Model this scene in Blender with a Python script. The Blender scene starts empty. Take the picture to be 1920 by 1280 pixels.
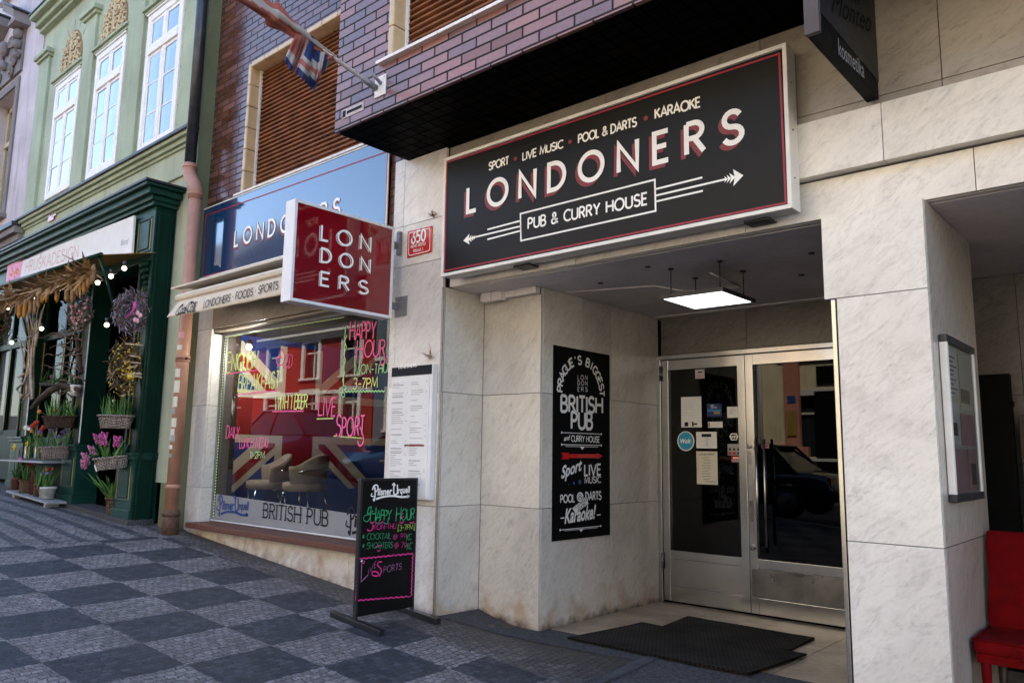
import bpy, bmesh, math, random
from mathutils import Vector, Matrix, noise as mnoise
C = bpy.context.scene.collection
rnd = random.Random(7)
R = math.radians

# ------------------------------------------------------------------ camera, sky, sun, exposure
H = 1.41                                   # eye height above the entrance floor (z = 0)
YAW, PITCH, ROLL, FPX = R(-41.305), R(8.2212), R(0.8936), 1452.68
_f = Vector((math.sin(YAW)*math.cos(PITCH), math.cos(YAW)*math.cos(PITCH), math.sin(PITCH)))
_r0 = Vector((math.cos(YAW), -math.sin(YAW), 0)); _u0 = _r0.cross(_f)
_r = _r0*math.cos(ROLL) + _u0*math.sin(ROLL); _u = -_r0*math.sin(ROLL) + _u0*math.cos(ROLL)
EYE = Vector((0, 0, H))
cam_d = bpy.data.cameras.new('camera'); cam = bpy.data.objects.new('camera', cam_d); C.objects.link(cam)
cam_d.sensor_width = 36; cam_d.lens = FPX/1920*36; cam_d.clip_start = 0.05; cam_d.clip_end = 600
cam.matrix_world = Matrix(((_r.x, _u.x, -_f.x, 0), (_r.y, _u.y, -_f.y, 0), (_r.z, _u.z, -_f.z, H), (0, 0, 0, 1)))
bpy.context.scene.camera = cam

SUN_EL, SUN_ROT = R(52), R(24)
world = bpy.data.worlds.new("World"); bpy.context.scene.world = world; world.use_nodes = True
wn = world.node_tree.nodes; wl = world.node_tree.links
sky = wn.new('ShaderNodeTexSky'); sky.sky_type = 'NISHITA'; sky.sun_disc = False
sky.sun_elevation = SUN_EL; sky.sun_rotation = SUN_ROT; sky.air_density = 1.0; sky.dust_density = .7; sky.ozone_density = 1.0
bg = wn['Background']; bg.inputs[1].default_value = 0.15; wl.new(sky.outputs[0], bg.inputs[0])
sd = bpy.data.lights.new('sun', 'SUN'); sd.energy = 5.0; sd.angle = R(0.5); sd.color = (1, .93, .81)
so = bpy.data.objects.new('sun', sd); C.objects.link(so)
sdir = Vector((math.sin(SUN_ROT)*math.cos(SUN_EL), math.cos(SUN_ROT)*math.cos(SUN_EL), math.sin(SUN_EL)))
so.rotation_euler = (-sdir).to_track_quat('-Z', 'Y').to_euler()
so.location = (0, 10, 40)
vs = bpy.context.scene.view_settings
vs.view_transform = 'Standard'; vs.look = 'None'; vs.gamma = 1; vs.exposure = 2.4
cy = bpy.context.scene.cycles
cy.max_bounces = 8; cy.diffuse_bounces = 4; cy.glossy_bounces = 4; cy.transparent_max_bounces = 12
cy.transmission_bounces = 6; cy.sample_clamp_indirect = 6; cy.caustics_reflective = False; cy.caustics_refractive = False
cy.use_denoising = True

# ------------------------------------------------------------------ helpers: points on real planes of the place
def ray(x, y): return _r*((x-960)/FPX) - _u*((y-640)/FPX) + _f
def PY(x, y, Y): d = ray(x, y); return EYE + d*(Y/d.y)
def PX(x, y, X): d = ray(x, y); return EYE + d*(X/d.x)
def PZ(x, y, Z): d = ray(x, y); return EYE + d*((Z-H)/d.z)
def slope(X): return .095 - .0866*(X+4.75) if X > -9.5 else .5064 + .05*(-9.5-X)
def sm(t): t = max(0, min(1, t)); return t*t*(3-2*t)
def gz(X, Y):
    p = slope(X)
    if X > -4.9:
        k = sm((Y-4.3)/.86)*sm((X+4.9)/.7)
        return p*(1-k) + 0.0*k
    return p

class MB:
    def __init__(s): s.v, s.f, s.m, s.s = [], [], [], []
    def add(s, vs_, fs, mi=0, smooth=False):
        o = len(s.v); s.v += [Vector(p) for p in vs_]
        for f in fs: s.f.append([i+o for i in f]); s.m.append(mi); s.s.append(smooth)
        return s
    def quad(s, a, b, c, d, mi=0): return s.add([a, b, c, d], [(0, 1, 2, 3)], mi)
    def box(s, x0, x1, y0, y1, z0, z1, mi=0):
        x0, x1 = sorted((x0, x1)); y0, y1 = sorted((y0, y1)); z0, z1 = sorted((z0, z1))
        return s.add([(x0,y0,z0),(x1,y0,z0),(x1,y1,z0),(x0,y1,z0),(x0,y0,z1),(x1,y0,z1),(x1,y1,z1),(x0,y1,z1)],
                     [(0,3,2,1),(4,5,6,7),(0,1,5,4),(1,2,6,5),(2,3,7,6),(3,0,4,7)], mi)
    def obox(s, c, size, M, mi=0):
        hx, hy, hz = size[0]/2, size[1]/2, size[2]/2
        p = [(-hx,-hy,-hz),(hx,-hy,-hz),(hx,hy,-hz),(-hx,hy,-hz),(-hx,-hy,hz),(hx,-hy,hz),(hx,hy,hz),(-hx,hy,hz)]
        return s.add([Vector(c)+M @ Vector(q) for q in p], [(0,3,2,1),(4,5,6,7),(0,1,5,4),(1,2,6,5),(2,3,7,6),(3,0,4,7)], mi)
    def tube(s, pts, r, n=8, mi=0, smooth=True, caps=True, closed=False):
        pts = [Vector(p) for p in pts]; k = len(pts); rs = r if isinstance(r, (list, tuple)) else [r]*k
        vs_, fs = [], []; up = None
        for i, p in enumerate(pts):
            a = pts[i-1] if (i > 0 or closed) else p; b = pts[(i+1) % k] if (i < k-1 or closed) else p
            t = (b-a).normalized() if (b-a).length > 1e-9 else Vector((0,0,1))
            if up is None:
                up = Vector((0,0,1)) if abs(t.z) < .9 else Vector((1,0,0))
            x = t.cross(up).normalized(); up = x.cross(t).normalized()
            for j in range(n):
                a_ = 2*math.pi*j/n; vs_.append(p + (x*math.cos(a_)+up*math.sin(a_))*rs[i])
        for i in range(k if closed else k-1):
            i2 = (i+1) % k
            for j in range(n):
                j2 = (j+1) % n; fs.append((i*n+j, i*n+j2, i2*n+j2, i2*n+j))
        if caps and not closed: fs.append(tuple(range(n))[::-1]); fs.append(tuple((k-1)*n+j for j in range(n)))
        return s.add(vs_, fs, mi, smooth)
    def ball(s, c, r, n=8, mi=0, sq=(1,1,1)):
        c = Vector(c); vs_, fs = [], []; m = max(4, n//2+1)
        for i in range(m+1):
            t = math.pi*i/m
            for j in range(n):
                a = 2*math.pi*j/n; vs_.append(c + Vector((math.sin(t)*math.cos(a)*r*sq[0], math.sin(t)*math.sin(a)*r*sq[1], math.cos(t)*r*sq[2])))
        for i in range(m):
            for j in range(n): fs.append((i*n+j, (i+1)*n+j, (i+1)*n+(j+1) % n, i*n+(j+1) % n))
        return s.add(vs_, fs, mi, True)
    def prism(s, poly, d, mi=0):            # poly: 3-D outline, swept by vector d
        n = len(poly); d = Vector(d); p = [Vector(q) for q in poly]
        fs = [tuple(range(n))[::-1], tuple(n+i for i in range(n))] + [(i, (i+1) % n, n+(i+1) % n, n+i) for i in range(n)]
        return s.add(p + [q+d for q in p], fs, mi)
    def disc(s, c, rx, ry, u, v, n=28, mi=0):
        c, u, v = Vector(c), Vector(u), Vector(v)
        return s.add([c + u*rx*math.cos(2*math.pi*i/n) + v*ry*math.sin(2*math.pi*i/n) for i in range(n)], [tuple(range(n))], mi)
    def build(s, name, mat, parent=None, bevel=0, label=None, fix=True):
        me = bpy.data.meshes.new(name); off = wloc(parent)
        me.from_pydata([p-off for p in s.v], [], s.f)
        for m in (mat if isinstance(mat, (list, tuple)) else [mat]): me.materials.append(m)
        me.polygons.foreach_set('material_index', s.m); me.polygons.foreach_set('use_smooth', s.s)
        if bevel or fix:
            b = bmesh.new(); b.from_mesh(me)
            if fix and len(s.f) > 1: bmesh.ops.recalc_face_normals(b, faces=b.faces)
            if bevel:
                es = [e for e in b.edges if len(e.link_faces) == 2 and e.calc_face_angle(0) > .5]
                bmesh.ops.bevel(b, geom=es, offset=bevel, segments=2, affect='EDGES', profile=.6, clamp_overlap=True)
            b.to_mesh(me); b.free()
        boxuv(me, off)
        o = bpy.data.objects.new(name, me); C.objects.link(o)
        if parent: o.parent = parent
        if label: o['label'] = label
        return o
def build_each(mb, name, mat, parent):      # every box of mb becomes a part of its own
    for i in range(0, len(mb.v), 8):
        q = MB(); q.v = mb.v[i:i+8]; k = i//8*6; q.f = [[a-i for a in f] for f in mb.f[k:k+6]]; q.m = mb.m[k:k+6]; q.s = mb.s[k:k+6]; q.build(name, mat, parent)
def boxuv(me, off):
    uv = me.uv_layers.new(name='UVMap') if not me.uv_layers else me.uv_layers[0]
    vv = me.vertices
    for p in me.polygons:
        n = p.normal; ax, ay, az = abs(n.x), abs(n.y), abs(n.z)
        for li in p.loop_indices:
            q = vv[me.loops[li].vertex_index].co + off
            uv.data[li].uv = (q.x, q.z) if ay >= ax and ay >= az else ((q.y, q.z) if ax >= az else (q.x, q.y))
def wloc(o):
    v = Vector((0,0,0))
    while o is not None: v = v + Vector(o.location); o = o.parent
    return v
def tag(o, label, cat, group=None, kind=None):
    o['label'] = label; o['category'] = cat
    if group: o['group'] = group
    if kind: o['kind'] = kind
    return o
def thing(name, label, cat, loc=(0,0,0), group=None):
    o = bpy.data.objects.new(name, None); C.objects.link(o); o.location = loc; o.empty_display_size = .1
    return tag(o, label, cat, group)
def struct(o): o['kind'] = 'structure'; return o
def copy_tree(o, loc, parent=None):
    c = o.copy(); C.objects.link(c); c.parent = parent
    if loc is not None: c.location = loc
    for ch in list(o.children): copy_tree(ch, None, c)
    return c

# ------------------------------------------------------------------ materials
def newmat(name):
    m = bpy.data.materials.new(name); m.use_nodes = True; nt = m.node_tree
    b = nt.nodes['Principled BSDF']; return m, nt, b
def nd(nt, t, **kw):
    n = nt.nodes.new(t)
    for k, v in kw.items():
        if k.startswith('_'): setattr(n, k[1:], v)
        else: n.inputs[int(k[1:]) if k[0] == 'i' and k[1:].isdigit() else k].default_value = v
    return n
def mixc(nt, fac, a, b, mode='MIX'):
    n = nt.nodes.new('ShaderNodeMix'); n.data_type = 'RGBA'; n.blend_type = mode
    for s, v in ((0, fac), (6, a), (7, b)):
        if hasattr(v, 'default_value') or hasattr(v, 'is_linked'): nt.links.new(v, n.inputs[s])
        else: n.inputs[s].default_value = (*v, 1) if isinstance(v, tuple) and len(v) == 3 else v
    return n.outputs[2]
def ramp(nt, fac, stops):
    n = nt.nodes.new('ShaderNodeValToRGB'); nt.links.new(fac, n.inputs[0]); e = n.color_ramp.elements
    while len(e) < len(stops): e.new(.5)
    for i, (p, c) in enumerate(stops): e[i].position = p; e[i].color = (*c, 1) if isinstance(c, tuple) else (c, c, c, 1)
    return n.outputs[0]
def noise_tex(nt, scale, detail=4, vec=None, rough=.5, dist=0):
    n = nd(nt, 'ShaderNodeTexNoise'); n.inputs['Scale'].default_value = scale; n.inputs['Detail'].default_value = detail
    n.inputs['Roughness'].default_value = rough; n.inputs['Distortion'].default_value = dist
    if vec is None: vec = nd(nt, 'ShaderNodeNewGeometry').outputs['Position']
    nt.links.new(vec, n.inputs['Vector']); return n.outputs['Fac']
def add_bump(nt, b, h, strength, dist=.01):
    n = nd(nt, 'ShaderNodeBump'); n.inputs['Strength'].default_value = strength; n.inputs['Distance'].default_value = dist
    nt.links.new(h, n.inputs['Height']); nt.links.new(n.outputs[0], b.inputs['Normal'])
def math_(nt, op, a, b=None, c=None):
    n = nt.nodes.new('ShaderNodeMath'); n.operation = op
    for i, v in enumerate((a, b, c)):
        if v is None: continue
        if isinstance(v, (int, float)): n.inputs[i].default_value = v
        else: nt.links.new(v, n.inputs[i])
    return n.outputs[0]
def plain(name, rgb, rough=.5, metal=0, spec=.5, var=.12, vscale=6, bump=0, bscale=60, coat=0, rvar=.1, sheen=0):
    m, nt, b = newmat(name)
    f = noise_tex(nt, vscale, 5, rough=.6)
    c = ramp(nt, f, [(.3, tuple(max(0, x*(1-var)) for x in rgb)), (.7, tuple(min(1, x*(1+var)) for x in rgb))])
    nt.links.new(c, b.inputs['Base Color'])
    nt.links.new(math_(nt, 'MULTIPLY_ADD', noise_tex(nt, vscale*2.3, 3), rvar*2, rough-rvar), b.inputs['Roughness'])
    b.inputs['Metallic'].default_value = metal; b.inputs['Specular IOR Level'].default_value = spec
    b.inputs['Coat Weight'].default_value = coat; b.inputs['Coat Roughness'].default_value = .05
    if sheen: b.inputs['Sheen Weight'].default_value = sheen
    if bump: add_bump(nt, b, noise_tex(nt, bscale, 4), bump)
    return m
def emit(name, rgb, strength):
    m, nt, b = newmat(name); b.inputs['Base Color'].default_value = (*rgb, 1)
    b.inputs['Emission Color'].default_value = (*rgb, 1); b.inputs['Emission Strength'].default_value = strength; return m
def glassmat(name, tint=(.9,.93,.92), ior=1.5, rough=0.0, boost=1.0):
    m, nt, b = newmat(name); nt.nodes.remove(b); out = nt.nodes['Material Output']
    fr = nd(nt, 'ShaderNodeFresnel'); fr.inputs[0].default_value = ior
    t = nd(nt, 'ShaderNodeBsdfTransparent'); t.inputs[0].default_value = (*tint, 1)
    g = nd(nt, 'ShaderNodeBsdfGlossy'); g.inputs['Roughness'].default_value = rough
    mx = nd(nt, 'ShaderNodeMixShader'); nt.links.new(math_(nt, 'MULTIPLY', fr.outputs[0], boost), mx.inputs[0])
    nt.links.new(t.outputs[0], mx.inputs[1]); nt.links.new(g.outputs[0], mx.inputs[2]); nt.links.new(mx.outputs[0], out.inputs[0]); return m
def marble(name, light=(.82,.785,.735), dark=(.52,.495,.47), stain=True, rough=.27, seed=0.0, ang=38, bump=.12):
    m, nt, b = newmat(name); L = nt.links.new
    geo = nd(nt, 'ShaderNodeNewGeometry'); uv = nd(nt, 'ShaderNodeUVMap')
    off = nd(nt, 'ShaderNodeCombineXYZ')
    L(math_(nt, 'MULTIPLY', geo.outputs['Random Per Island'], 37.0), off.inputs[0]); L(math_(nt, 'MULTIPLY', geo.outputs['Random Per Island'], 91.0), off.inputs[1])
    va = nd(nt, 'ShaderNodeVectorMath', _operation='ADD'); L(uv.outputs[0], va.inputs[0]); L(off.outputs[0], va.inputs[1])
    rotn = nd(nt, 'ShaderNodeMapping'); rotn.inputs['Rotation'].default_value = (0, 0, R(-ang)); L(va.outputs[0], rotn.inputs[0])
    mp = nd(nt, 'ShaderNodeMapping'); mp.inputs['Scale'].default_value = (4.5, 13.0, 1); L(rotn.outputs[0], mp.inputs[0])
    f1 = noise_tex(nt, 1.0, 8, mp.outputs[0], .68, 1.6)
    mp2 = nd(nt, 'ShaderNodeMapping'); mp2.inputs['Scale'].default_value = (28, 62.0, 1); L(rotn.outputs[0], mp2.inputs[0])
    f2 = noise_tex(nt, 1.0, 5, mp2.outputs[0], .6, .5)
    cl = noise_tex(nt, 1.6, 4, va.outputs[0])
    t = math_(nt, 'ADD', math_(nt, 'MULTIPLY', f1, .62), math_(nt, 'MULTIPLY', f2, .38))
    c = ramp(nt, t, [(.32, dark), (.42, tuple((a*.35+b_*.65) for a, b_ in zip(dark, light))), (.52, light), (.68, tuple(min(1, x*1.07) for x in light))])
    c = mixc(nt, math_(nt, 'MULTIPLY', math_(nt, 'LESS_THAN', cl, .42), .0), c, (.5,.47,.42))
    c = mixc(nt, .35, c, ramp(nt, cl, [(.35, (.55,.5,.44)), (.65, (.72,.71,.71))]), 'MULTIPLY') if False else c
    # island tone
    tone = ramp(nt, geo.outputs['Random Per Island'], [(0, (.84,.84,.86)), (.5, (.97,.95,.92)), (1, (1,1,1))])
    tone = mixc(nt, 1.0, tone, ramp(nt, noise_tex(nt, .9, 4, va.outputs[0], .6, .6), [(.34, (.80,.79,.79)), (.6, (1,1,1))]), 'MULTIPLY')
    c = mixc(nt, 1.0, c, tone, 'MULTIPLY')
    if stain:
        sp = nd(nt, 'ShaderNodeSeparateXYZ'); L(geo.outputs['Position'], sp.inputs[0])
        lvl = math_(nt, 'MULTIPLY_ADD', sp.outputs[0], .0866, math_(nt, 'ADD', sp.outputs[2], .0866*4.75-.095))   # height above the sloping pavement
        nz = noise_tex(nt, 5.0, 5)
        s1 = math_(nt, 'SUBTRACT', math_(nt, 'MULTIPLY_ADD', nz, .95, -.30), lvl)
        s1 = math_(nt, 'MULTIPLY', math_(nt, 'MAXIMUM', s1, 0.0), 2.6); s1 = math_(nt, 'MINIMUM', s1, .6)
        c = mixc(nt, s1, c, (.34,.21,.11))
        nz2 = noise_tex(nt, 9.0, 5)
        s2 = math_(nt, 'SUBTRACT', math_(nt, 'MULTIPLY_ADD', nz2, .2, -.085), lvl)
        s2 = math_(nt, 'MINIMUM', math_(nt, 'MULTIPLY', math_(nt, 'MAXIMUM', s2, 0.0), 12.0), .9)
        c = mixc(nt, s2, c, (.05,.035,.025))
    L(c, b.inputs['Base Color']); b.inputs['Roughness'].default_value = rough
    add_bump(nt, b, f2, bump, .004)
    return m
def brickmat(name, cols, mortar, bw=.29, bh=.082, ms=.0085, rough=.28, offset=.5, bump=.6, spec=.5, coat=.4):
    m, nt, b = newmat(name); L = nt.links.new
    uv = nd(nt, 'ShaderNodeUVMap')
    br = nd(nt, 'ShaderNodeTexBrick'); br.offset = offset; br.inputs['Scale'].default_value = 1; br.inputs['Mortar Size'].default_value = ms
    br.inputs['Mortar Smooth'].default_value = .15; br.inputs['Brick Width'].default_value = bw; br.inputs['Row Height'].default_value = bh
    br.inputs['Color1'].default_value = (0,0,0,1); br.inputs['Color2'].default_value = (1,1,1,1); br.inputs['Mortar'].default_value = (.5,.5,.5,1)
    L(uv.outputs[0], br.inputs['Vector'])
    bt = nd(nt, 'ShaderNodeRGBToBW'); L(br.outputs['Color'], bt.inputs[0])
    # second random per brick from a snapped coordinate
    c = ramp(nt, bt.outputs[0], [(i/(len(cols)-1), q) for i, q in enumerate(cols)])
    c = mixc(nt, .55, c, ramp(nt, noise_tex(nt, 1.3, 3), [(.35, (.55,.5,.52)), (.65, (1,1,1))]), 'MULTIPLY')
    c = mixc(nt, .35, c, ramp(nt, noise_tex(nt, 38, 4), [(.3, (.6,.55,.5)), (.7, (1,1,1))]), 'MULTIPLY')
    c = mixc(nt, br.outputs['Fac'], c, mortar); L(c, b.inputs['Base Color'])
    rg = math_(nt, 'MULTIPLY_ADD', br.outputs['Fac'], .6, math_(nt, 'MULTIPLY_ADD', bt.outputs[0], .14, rough-.05)); L(rg, b.inputs['Roughness'])
    b.inputs['Specular IOR Level'].default_value = spec
    cw = math_(nt, 'MULTIPLY_ADD', br.outputs['Fac'], -coat, coat); L(cw, b.inputs['Coat Weight']); b.inputs['Coat Roughness'].default_value = .12
    h = math_(nt, 'ADD', math_(nt, 'SUBTRACT', 1.0, br.outputs['Fac']), math_(nt, 'MULTIPLY', noise_tex(nt, 14, 3), .35))
    h = math_(nt, 'ADD', h, math_(nt, 'MULTIPLY', bt.outputs[0], .12))
    add_bump(nt, b, h, bump, .006); return m
def plaster(name, rgb, dirt=(.25,.2,.14), rough=.85):
    m, nt, b = newmat(name); L = nt.links.new
    geo = nd(nt, 'ShaderNodeNewGeometry')
    c = ramp(nt, noise_tex(nt, 1.4, 5), [(.3, tuple(x*.82 for x in rgb)), (.7, tuple(min(1, x*1.1) for x in rgb))])
    mp = nd(nt, 'ShaderNodeMapping'); mp.inputs['Scale'].default_value = (9, 9, .7); L(geo.outputs['Position'], mp.inputs[0])
    s = noise_tex(nt, 1.0, 5, mp.outputs[0], .6)
    s = math_(nt, 'MULTIPLY', math_(nt, 'MAXIMUM', math_(nt, 'SUBTRACT', s, .52), 0.0), 2.2)
    c = mixc(nt, s, c, dirt); c = mixc(nt, .25, c, ramp(nt, noise_tex(nt, 22, 4), [(.35, (.75,.75,.72)), (.65, (1,1,1))]), 'MULTIPLY')
    L(c, b.inputs['Base Color']); b.inputs['Roughness'].default_value = rough; b.inputs['Specular IOR Level'].default_value = .25
    add_bump(nt, b, noise_tex(nt, 45, 4), .25, .004); return m

M = {}
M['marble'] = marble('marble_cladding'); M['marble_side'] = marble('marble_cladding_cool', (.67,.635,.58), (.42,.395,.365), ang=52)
M['marble_polished'] = marble('marble_polished', (.54,.48,.425), (.31,.28,.25), ang=60, rough=.12, bump=.03)  # polished finish, with the pier side's shade put into the darker colour
M['marble_dark'] = marble('marble_recess_shade', (.20,.185,.17), (.09,.085,.08), stain=False, ang=30)  # shade of the deep recess put into the near-black colour
M['marble_shaded'] = marble('marble_overhang_shade', (.37,.325,.27), (.19,.165,.14), stain=False, ang=24)  # shade under awning and bay put into the darker colour
M['granite'] = plain('red_granite', (.13,.05,.033), .55, var=.35, vscale=60, spec=.3)
M['brick'] = brickmat('glazed_brick', [(.085,.024,.009), (.15,.050,.027), (.12,.046,.040), (.20,.085,.058)], (.012,.006,.0035), coat=.32, bump=.3, rough=.24)
M['brick_bay'] = brickmat('glazed_brick_bay', [(.34,.145,.11), (.29,.15,.14), (.19,.115,.125), (.39,.185,.15), (.21,.08,.055)], (.010,.006,.0035), coat=.22, bump=.3, rough=.24)
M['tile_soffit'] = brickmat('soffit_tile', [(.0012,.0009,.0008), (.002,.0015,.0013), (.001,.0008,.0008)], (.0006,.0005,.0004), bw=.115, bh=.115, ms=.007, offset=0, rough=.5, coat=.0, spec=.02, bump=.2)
M['cream_tile'] = plain('cream_glazed_tile', (.56,.40,.22), .35, var=.14, vscale=9, coat=.25)
M['shutter'] = plain('brown_wooden_slat', (.26,.105,.045), .45, var=.4, vscale=5)
M['green_plaster'] = plaster('green_plaster', (.42,.465,.345))
M['green_trim'] = plaster('green_trim_plaster', (.375,.43,.31))
M['green_return'] = plaster('green_side_plaster', (.17,.185,.10))  # darker than the front: shade of the return put into the colour
M['mauve'] = plaster('mauve_plaster', (.56,.49,.51), dirt=(.2,.17,.16))
M['grey_stucco'] = plaster('grey_stucco', (.22,.19,.185), dirt=(.1,.09,.08))
M['cream_stucco'] = plaster('cream_stucco', (.62,.50,.32), dirt=(.3,.22,.12))
M['white_paint'] = plain('white_window_paint', (.80,.76,.72), .5, var=.08, vscale=14)
M['lead'] = plain('dark_sheet_metal', (.035,.035,.042), .45, metal=.3, var=.3)
M['shop_green'] = plain('green_gloss_paint_shaded', (.0028,.020,.0125), .45, var=.3, vscale=3, spec=.1)  # shaded copy of the one shopfront green
M['shop_green_lit'] = plain('green_gloss_paint_lit', (.006,.040,.030), .42, var=.25, vscale=3, spec=.2)  # same green painted brighter for the lit joinery
M['gold'] = plain('gold_line_paint', (.34,.22,.05), .45, var=.2)
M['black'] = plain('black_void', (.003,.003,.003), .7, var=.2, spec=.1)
M['dark_wood'] = plain('dark_wood', (.035,.02,.013), .45, var=.3)
M['pipe_clay'] = plain('terracotta_painted_pipe', (.40,.20,.135), .5, var=.16, vscale=5)
M['pipe_black'] = plain('grey_metal_pipe', (.05,.052,.06), .32, metal=.6, var=.3)
M['shop_glass'] = glassmat('shop_glass', (.5,.55,.55), boost=.45)
M['poster_black'] = plain('matt_black_board', (.0035,.0035,.004), .6, spec=.08, var=.1)
M['sign_black'] = plain('black_sign_panel', (.0045,.0045,.006), .38, spec=.22, var=.1, rvar=.03)
M['sign_gloss'] = plain('black_acrylic_painted_sky', (.006,.034,.105), .08, spec=1.0, var=.1, rvar=.02, coat=1.0)  # blue base colour stands in for the reflected sky
M['sign_red'] = plain('red_acrylic', (.17,.0008,.006), .04, spec=.6, var=.35, vscale=2.2, rvar=.02, coat=.5)
M['ink_white'] = plain('white_vinyl', (.90,.88,.84), .45, var=.03)
M['ink_red'] = plain('red_vinyl', (.20,.014,.022), .45, var=.06)
M['ink_red_line'] = plain('crimson_line', (.30,.008,.03), .45, var=.06)
M['ink_dark'] = plain('dark_lettering', (.018,.017,.024), .7, var=.1, spec=.15)
M['ink_blue'] = plain('blue_lettering', (.02,.06,.22), .5, var=.1)
M['alu'] = plain('silver_sign_frame', (.78,.75,.70), .42, metal=.0, var=.08)
M['white_frame'] = plain('white_sign_frame', (.74,.73,.75), .4, var=.05)
M['steel'] = plain('brushed_steel', (.44,.445,.455), .22, metal=1.0, var=.10, vscale=2, rvar=.05)
M['steel_dark'] = plain('stained_steel', (.20,.20,.205), .3, metal=1.0, var=.45, vscale=3)
M['galv'] = plain('grey_bracket_metal', (.22,.22,.23), .5, metal=.4, var=.2)
M['enamel_red'] = plain('red_enamel', (.52,.012,.012), .2, var=.05, coat=.5)
M['awning'] = plain('cream_canvas', (.66,.57,.46), .8, var=.05, vscale=20, bump=.1, bscale=300)
M['ceiling'] = plaster('grey_ceiling_paint', (.74,.69,.71), dirt=(.5,.46,.46))
M['glass'] = glassmat('window_glass', (.74,.78,.79), boost=1.25); M['glass_dark'] = glassmat('door_glass', (.05,.05,.05), boost=.75)
M['glass_sky'] = glassmat('old_window_glass', (.9,.92,.95), boost=3.2, rough=.02)
M['frost'] = plain('frosted_film', (.27,.275,.285), .4, var=.08)
M['board'] = plain('blackboard', (.003,.003,.0035), .5, var=.2, spec=.2)
M['blackmetal'] = plain('black_painted_metal', (.014,.014,.016), .35, var=.2, coat=.2)
M['paper'] = plain('white_paper', (.74,.73,.72), .7, var=.04)
M['paper_old'] = plain('cream_paper', (.62,.58,.48), .7, var=.06)
M['rubber'] = plain('black_rubber', (.008,.007,.007), .8, var=.35, vscale=9)
M['red_cloth'] = plain('red_slipcover', (.12,.001,.002), .85, var=.35, vscale=7, spec=.1, bump=.5, bscale=9)
M['pink'] = plain('pink_chalk_ink', (.92,.13,.36), .6, var=.05); M['lime'] = plain('lime_chalk_ink', (.74,.90,.28), .6, var=.05)
M['mint'] = plain('green_chalk_ink', (.36,.72,.30), .6, var=.05)
M['chalk_green'] = plain('green_chalk', (.03,.34,.14), .7, var=.5, vscale=40); M['chalk_pink'] = plain('pink_chalk', (.62,.03,.22), .7, var=.4, vscale=40)
M['chalk_lime'] = plain('lime_chalk', (.42,.62,.10), .7, var=.3, vscale=40); M['chalk_mauve'] = plain('mauve_chalk', (.36,.13,.30), .7, var=.5, vscale=40)
M['fl_red'] = plain('faded_red_cloth', (.30,.085,.062), .8, var=.15); M['fl_white'] = plain('faded_white_cloth', (.34,.30,.27), .8, var=.12); M['fl_blue'] = plain('blue_cloth', (.012,.024,.10), .8, var=.2)
M['mu_red'] = plain('mural_red', (.32,.010,.012), .6, var=.1); M['mu_white'] = plain('mural_cream', (.74,.66,.54), .6, var=.06); M['mu_blue'] = plain('mural_blue', (.012,.05,.28), .6, var=.1)
M['lamp'] = emit('lamp_diffuser', (.88,.97,1), .9)
M['bulb'] = emit('bulb_glow', (1,.84,.55), 1.6)
M['led'] = emit('led_glow', (.75,1,.35), .12)
M['marble_floor'] = marble('marble_floor', (.46,.365,.265), (.24,.18,.125), stain=False, rough=.3, ang=15)
_nt = M['marble_floor'].node_tree; _b = _nt.nodes['Principled BSDF']; _l = _b.inputs['Base Color'].links[0].from_socket
_c = mixc(_nt, .85, _l, ramp(_nt, noise_tex(_nt, 2.6, 6, rough=.68), [(.36, (.42,.36,.30)), (.58, (1,1,1))]), 'MULTIPLY')
_c = mixc(_nt, ramp(_nt, noise_tex(_nt, 11, 5, rough=.7), [(.60, 0.0), (.74, .7)]), _c, (.06,.045,.032)); _nt.links.new(_c, _b.inputs['Base Color'])
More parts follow.
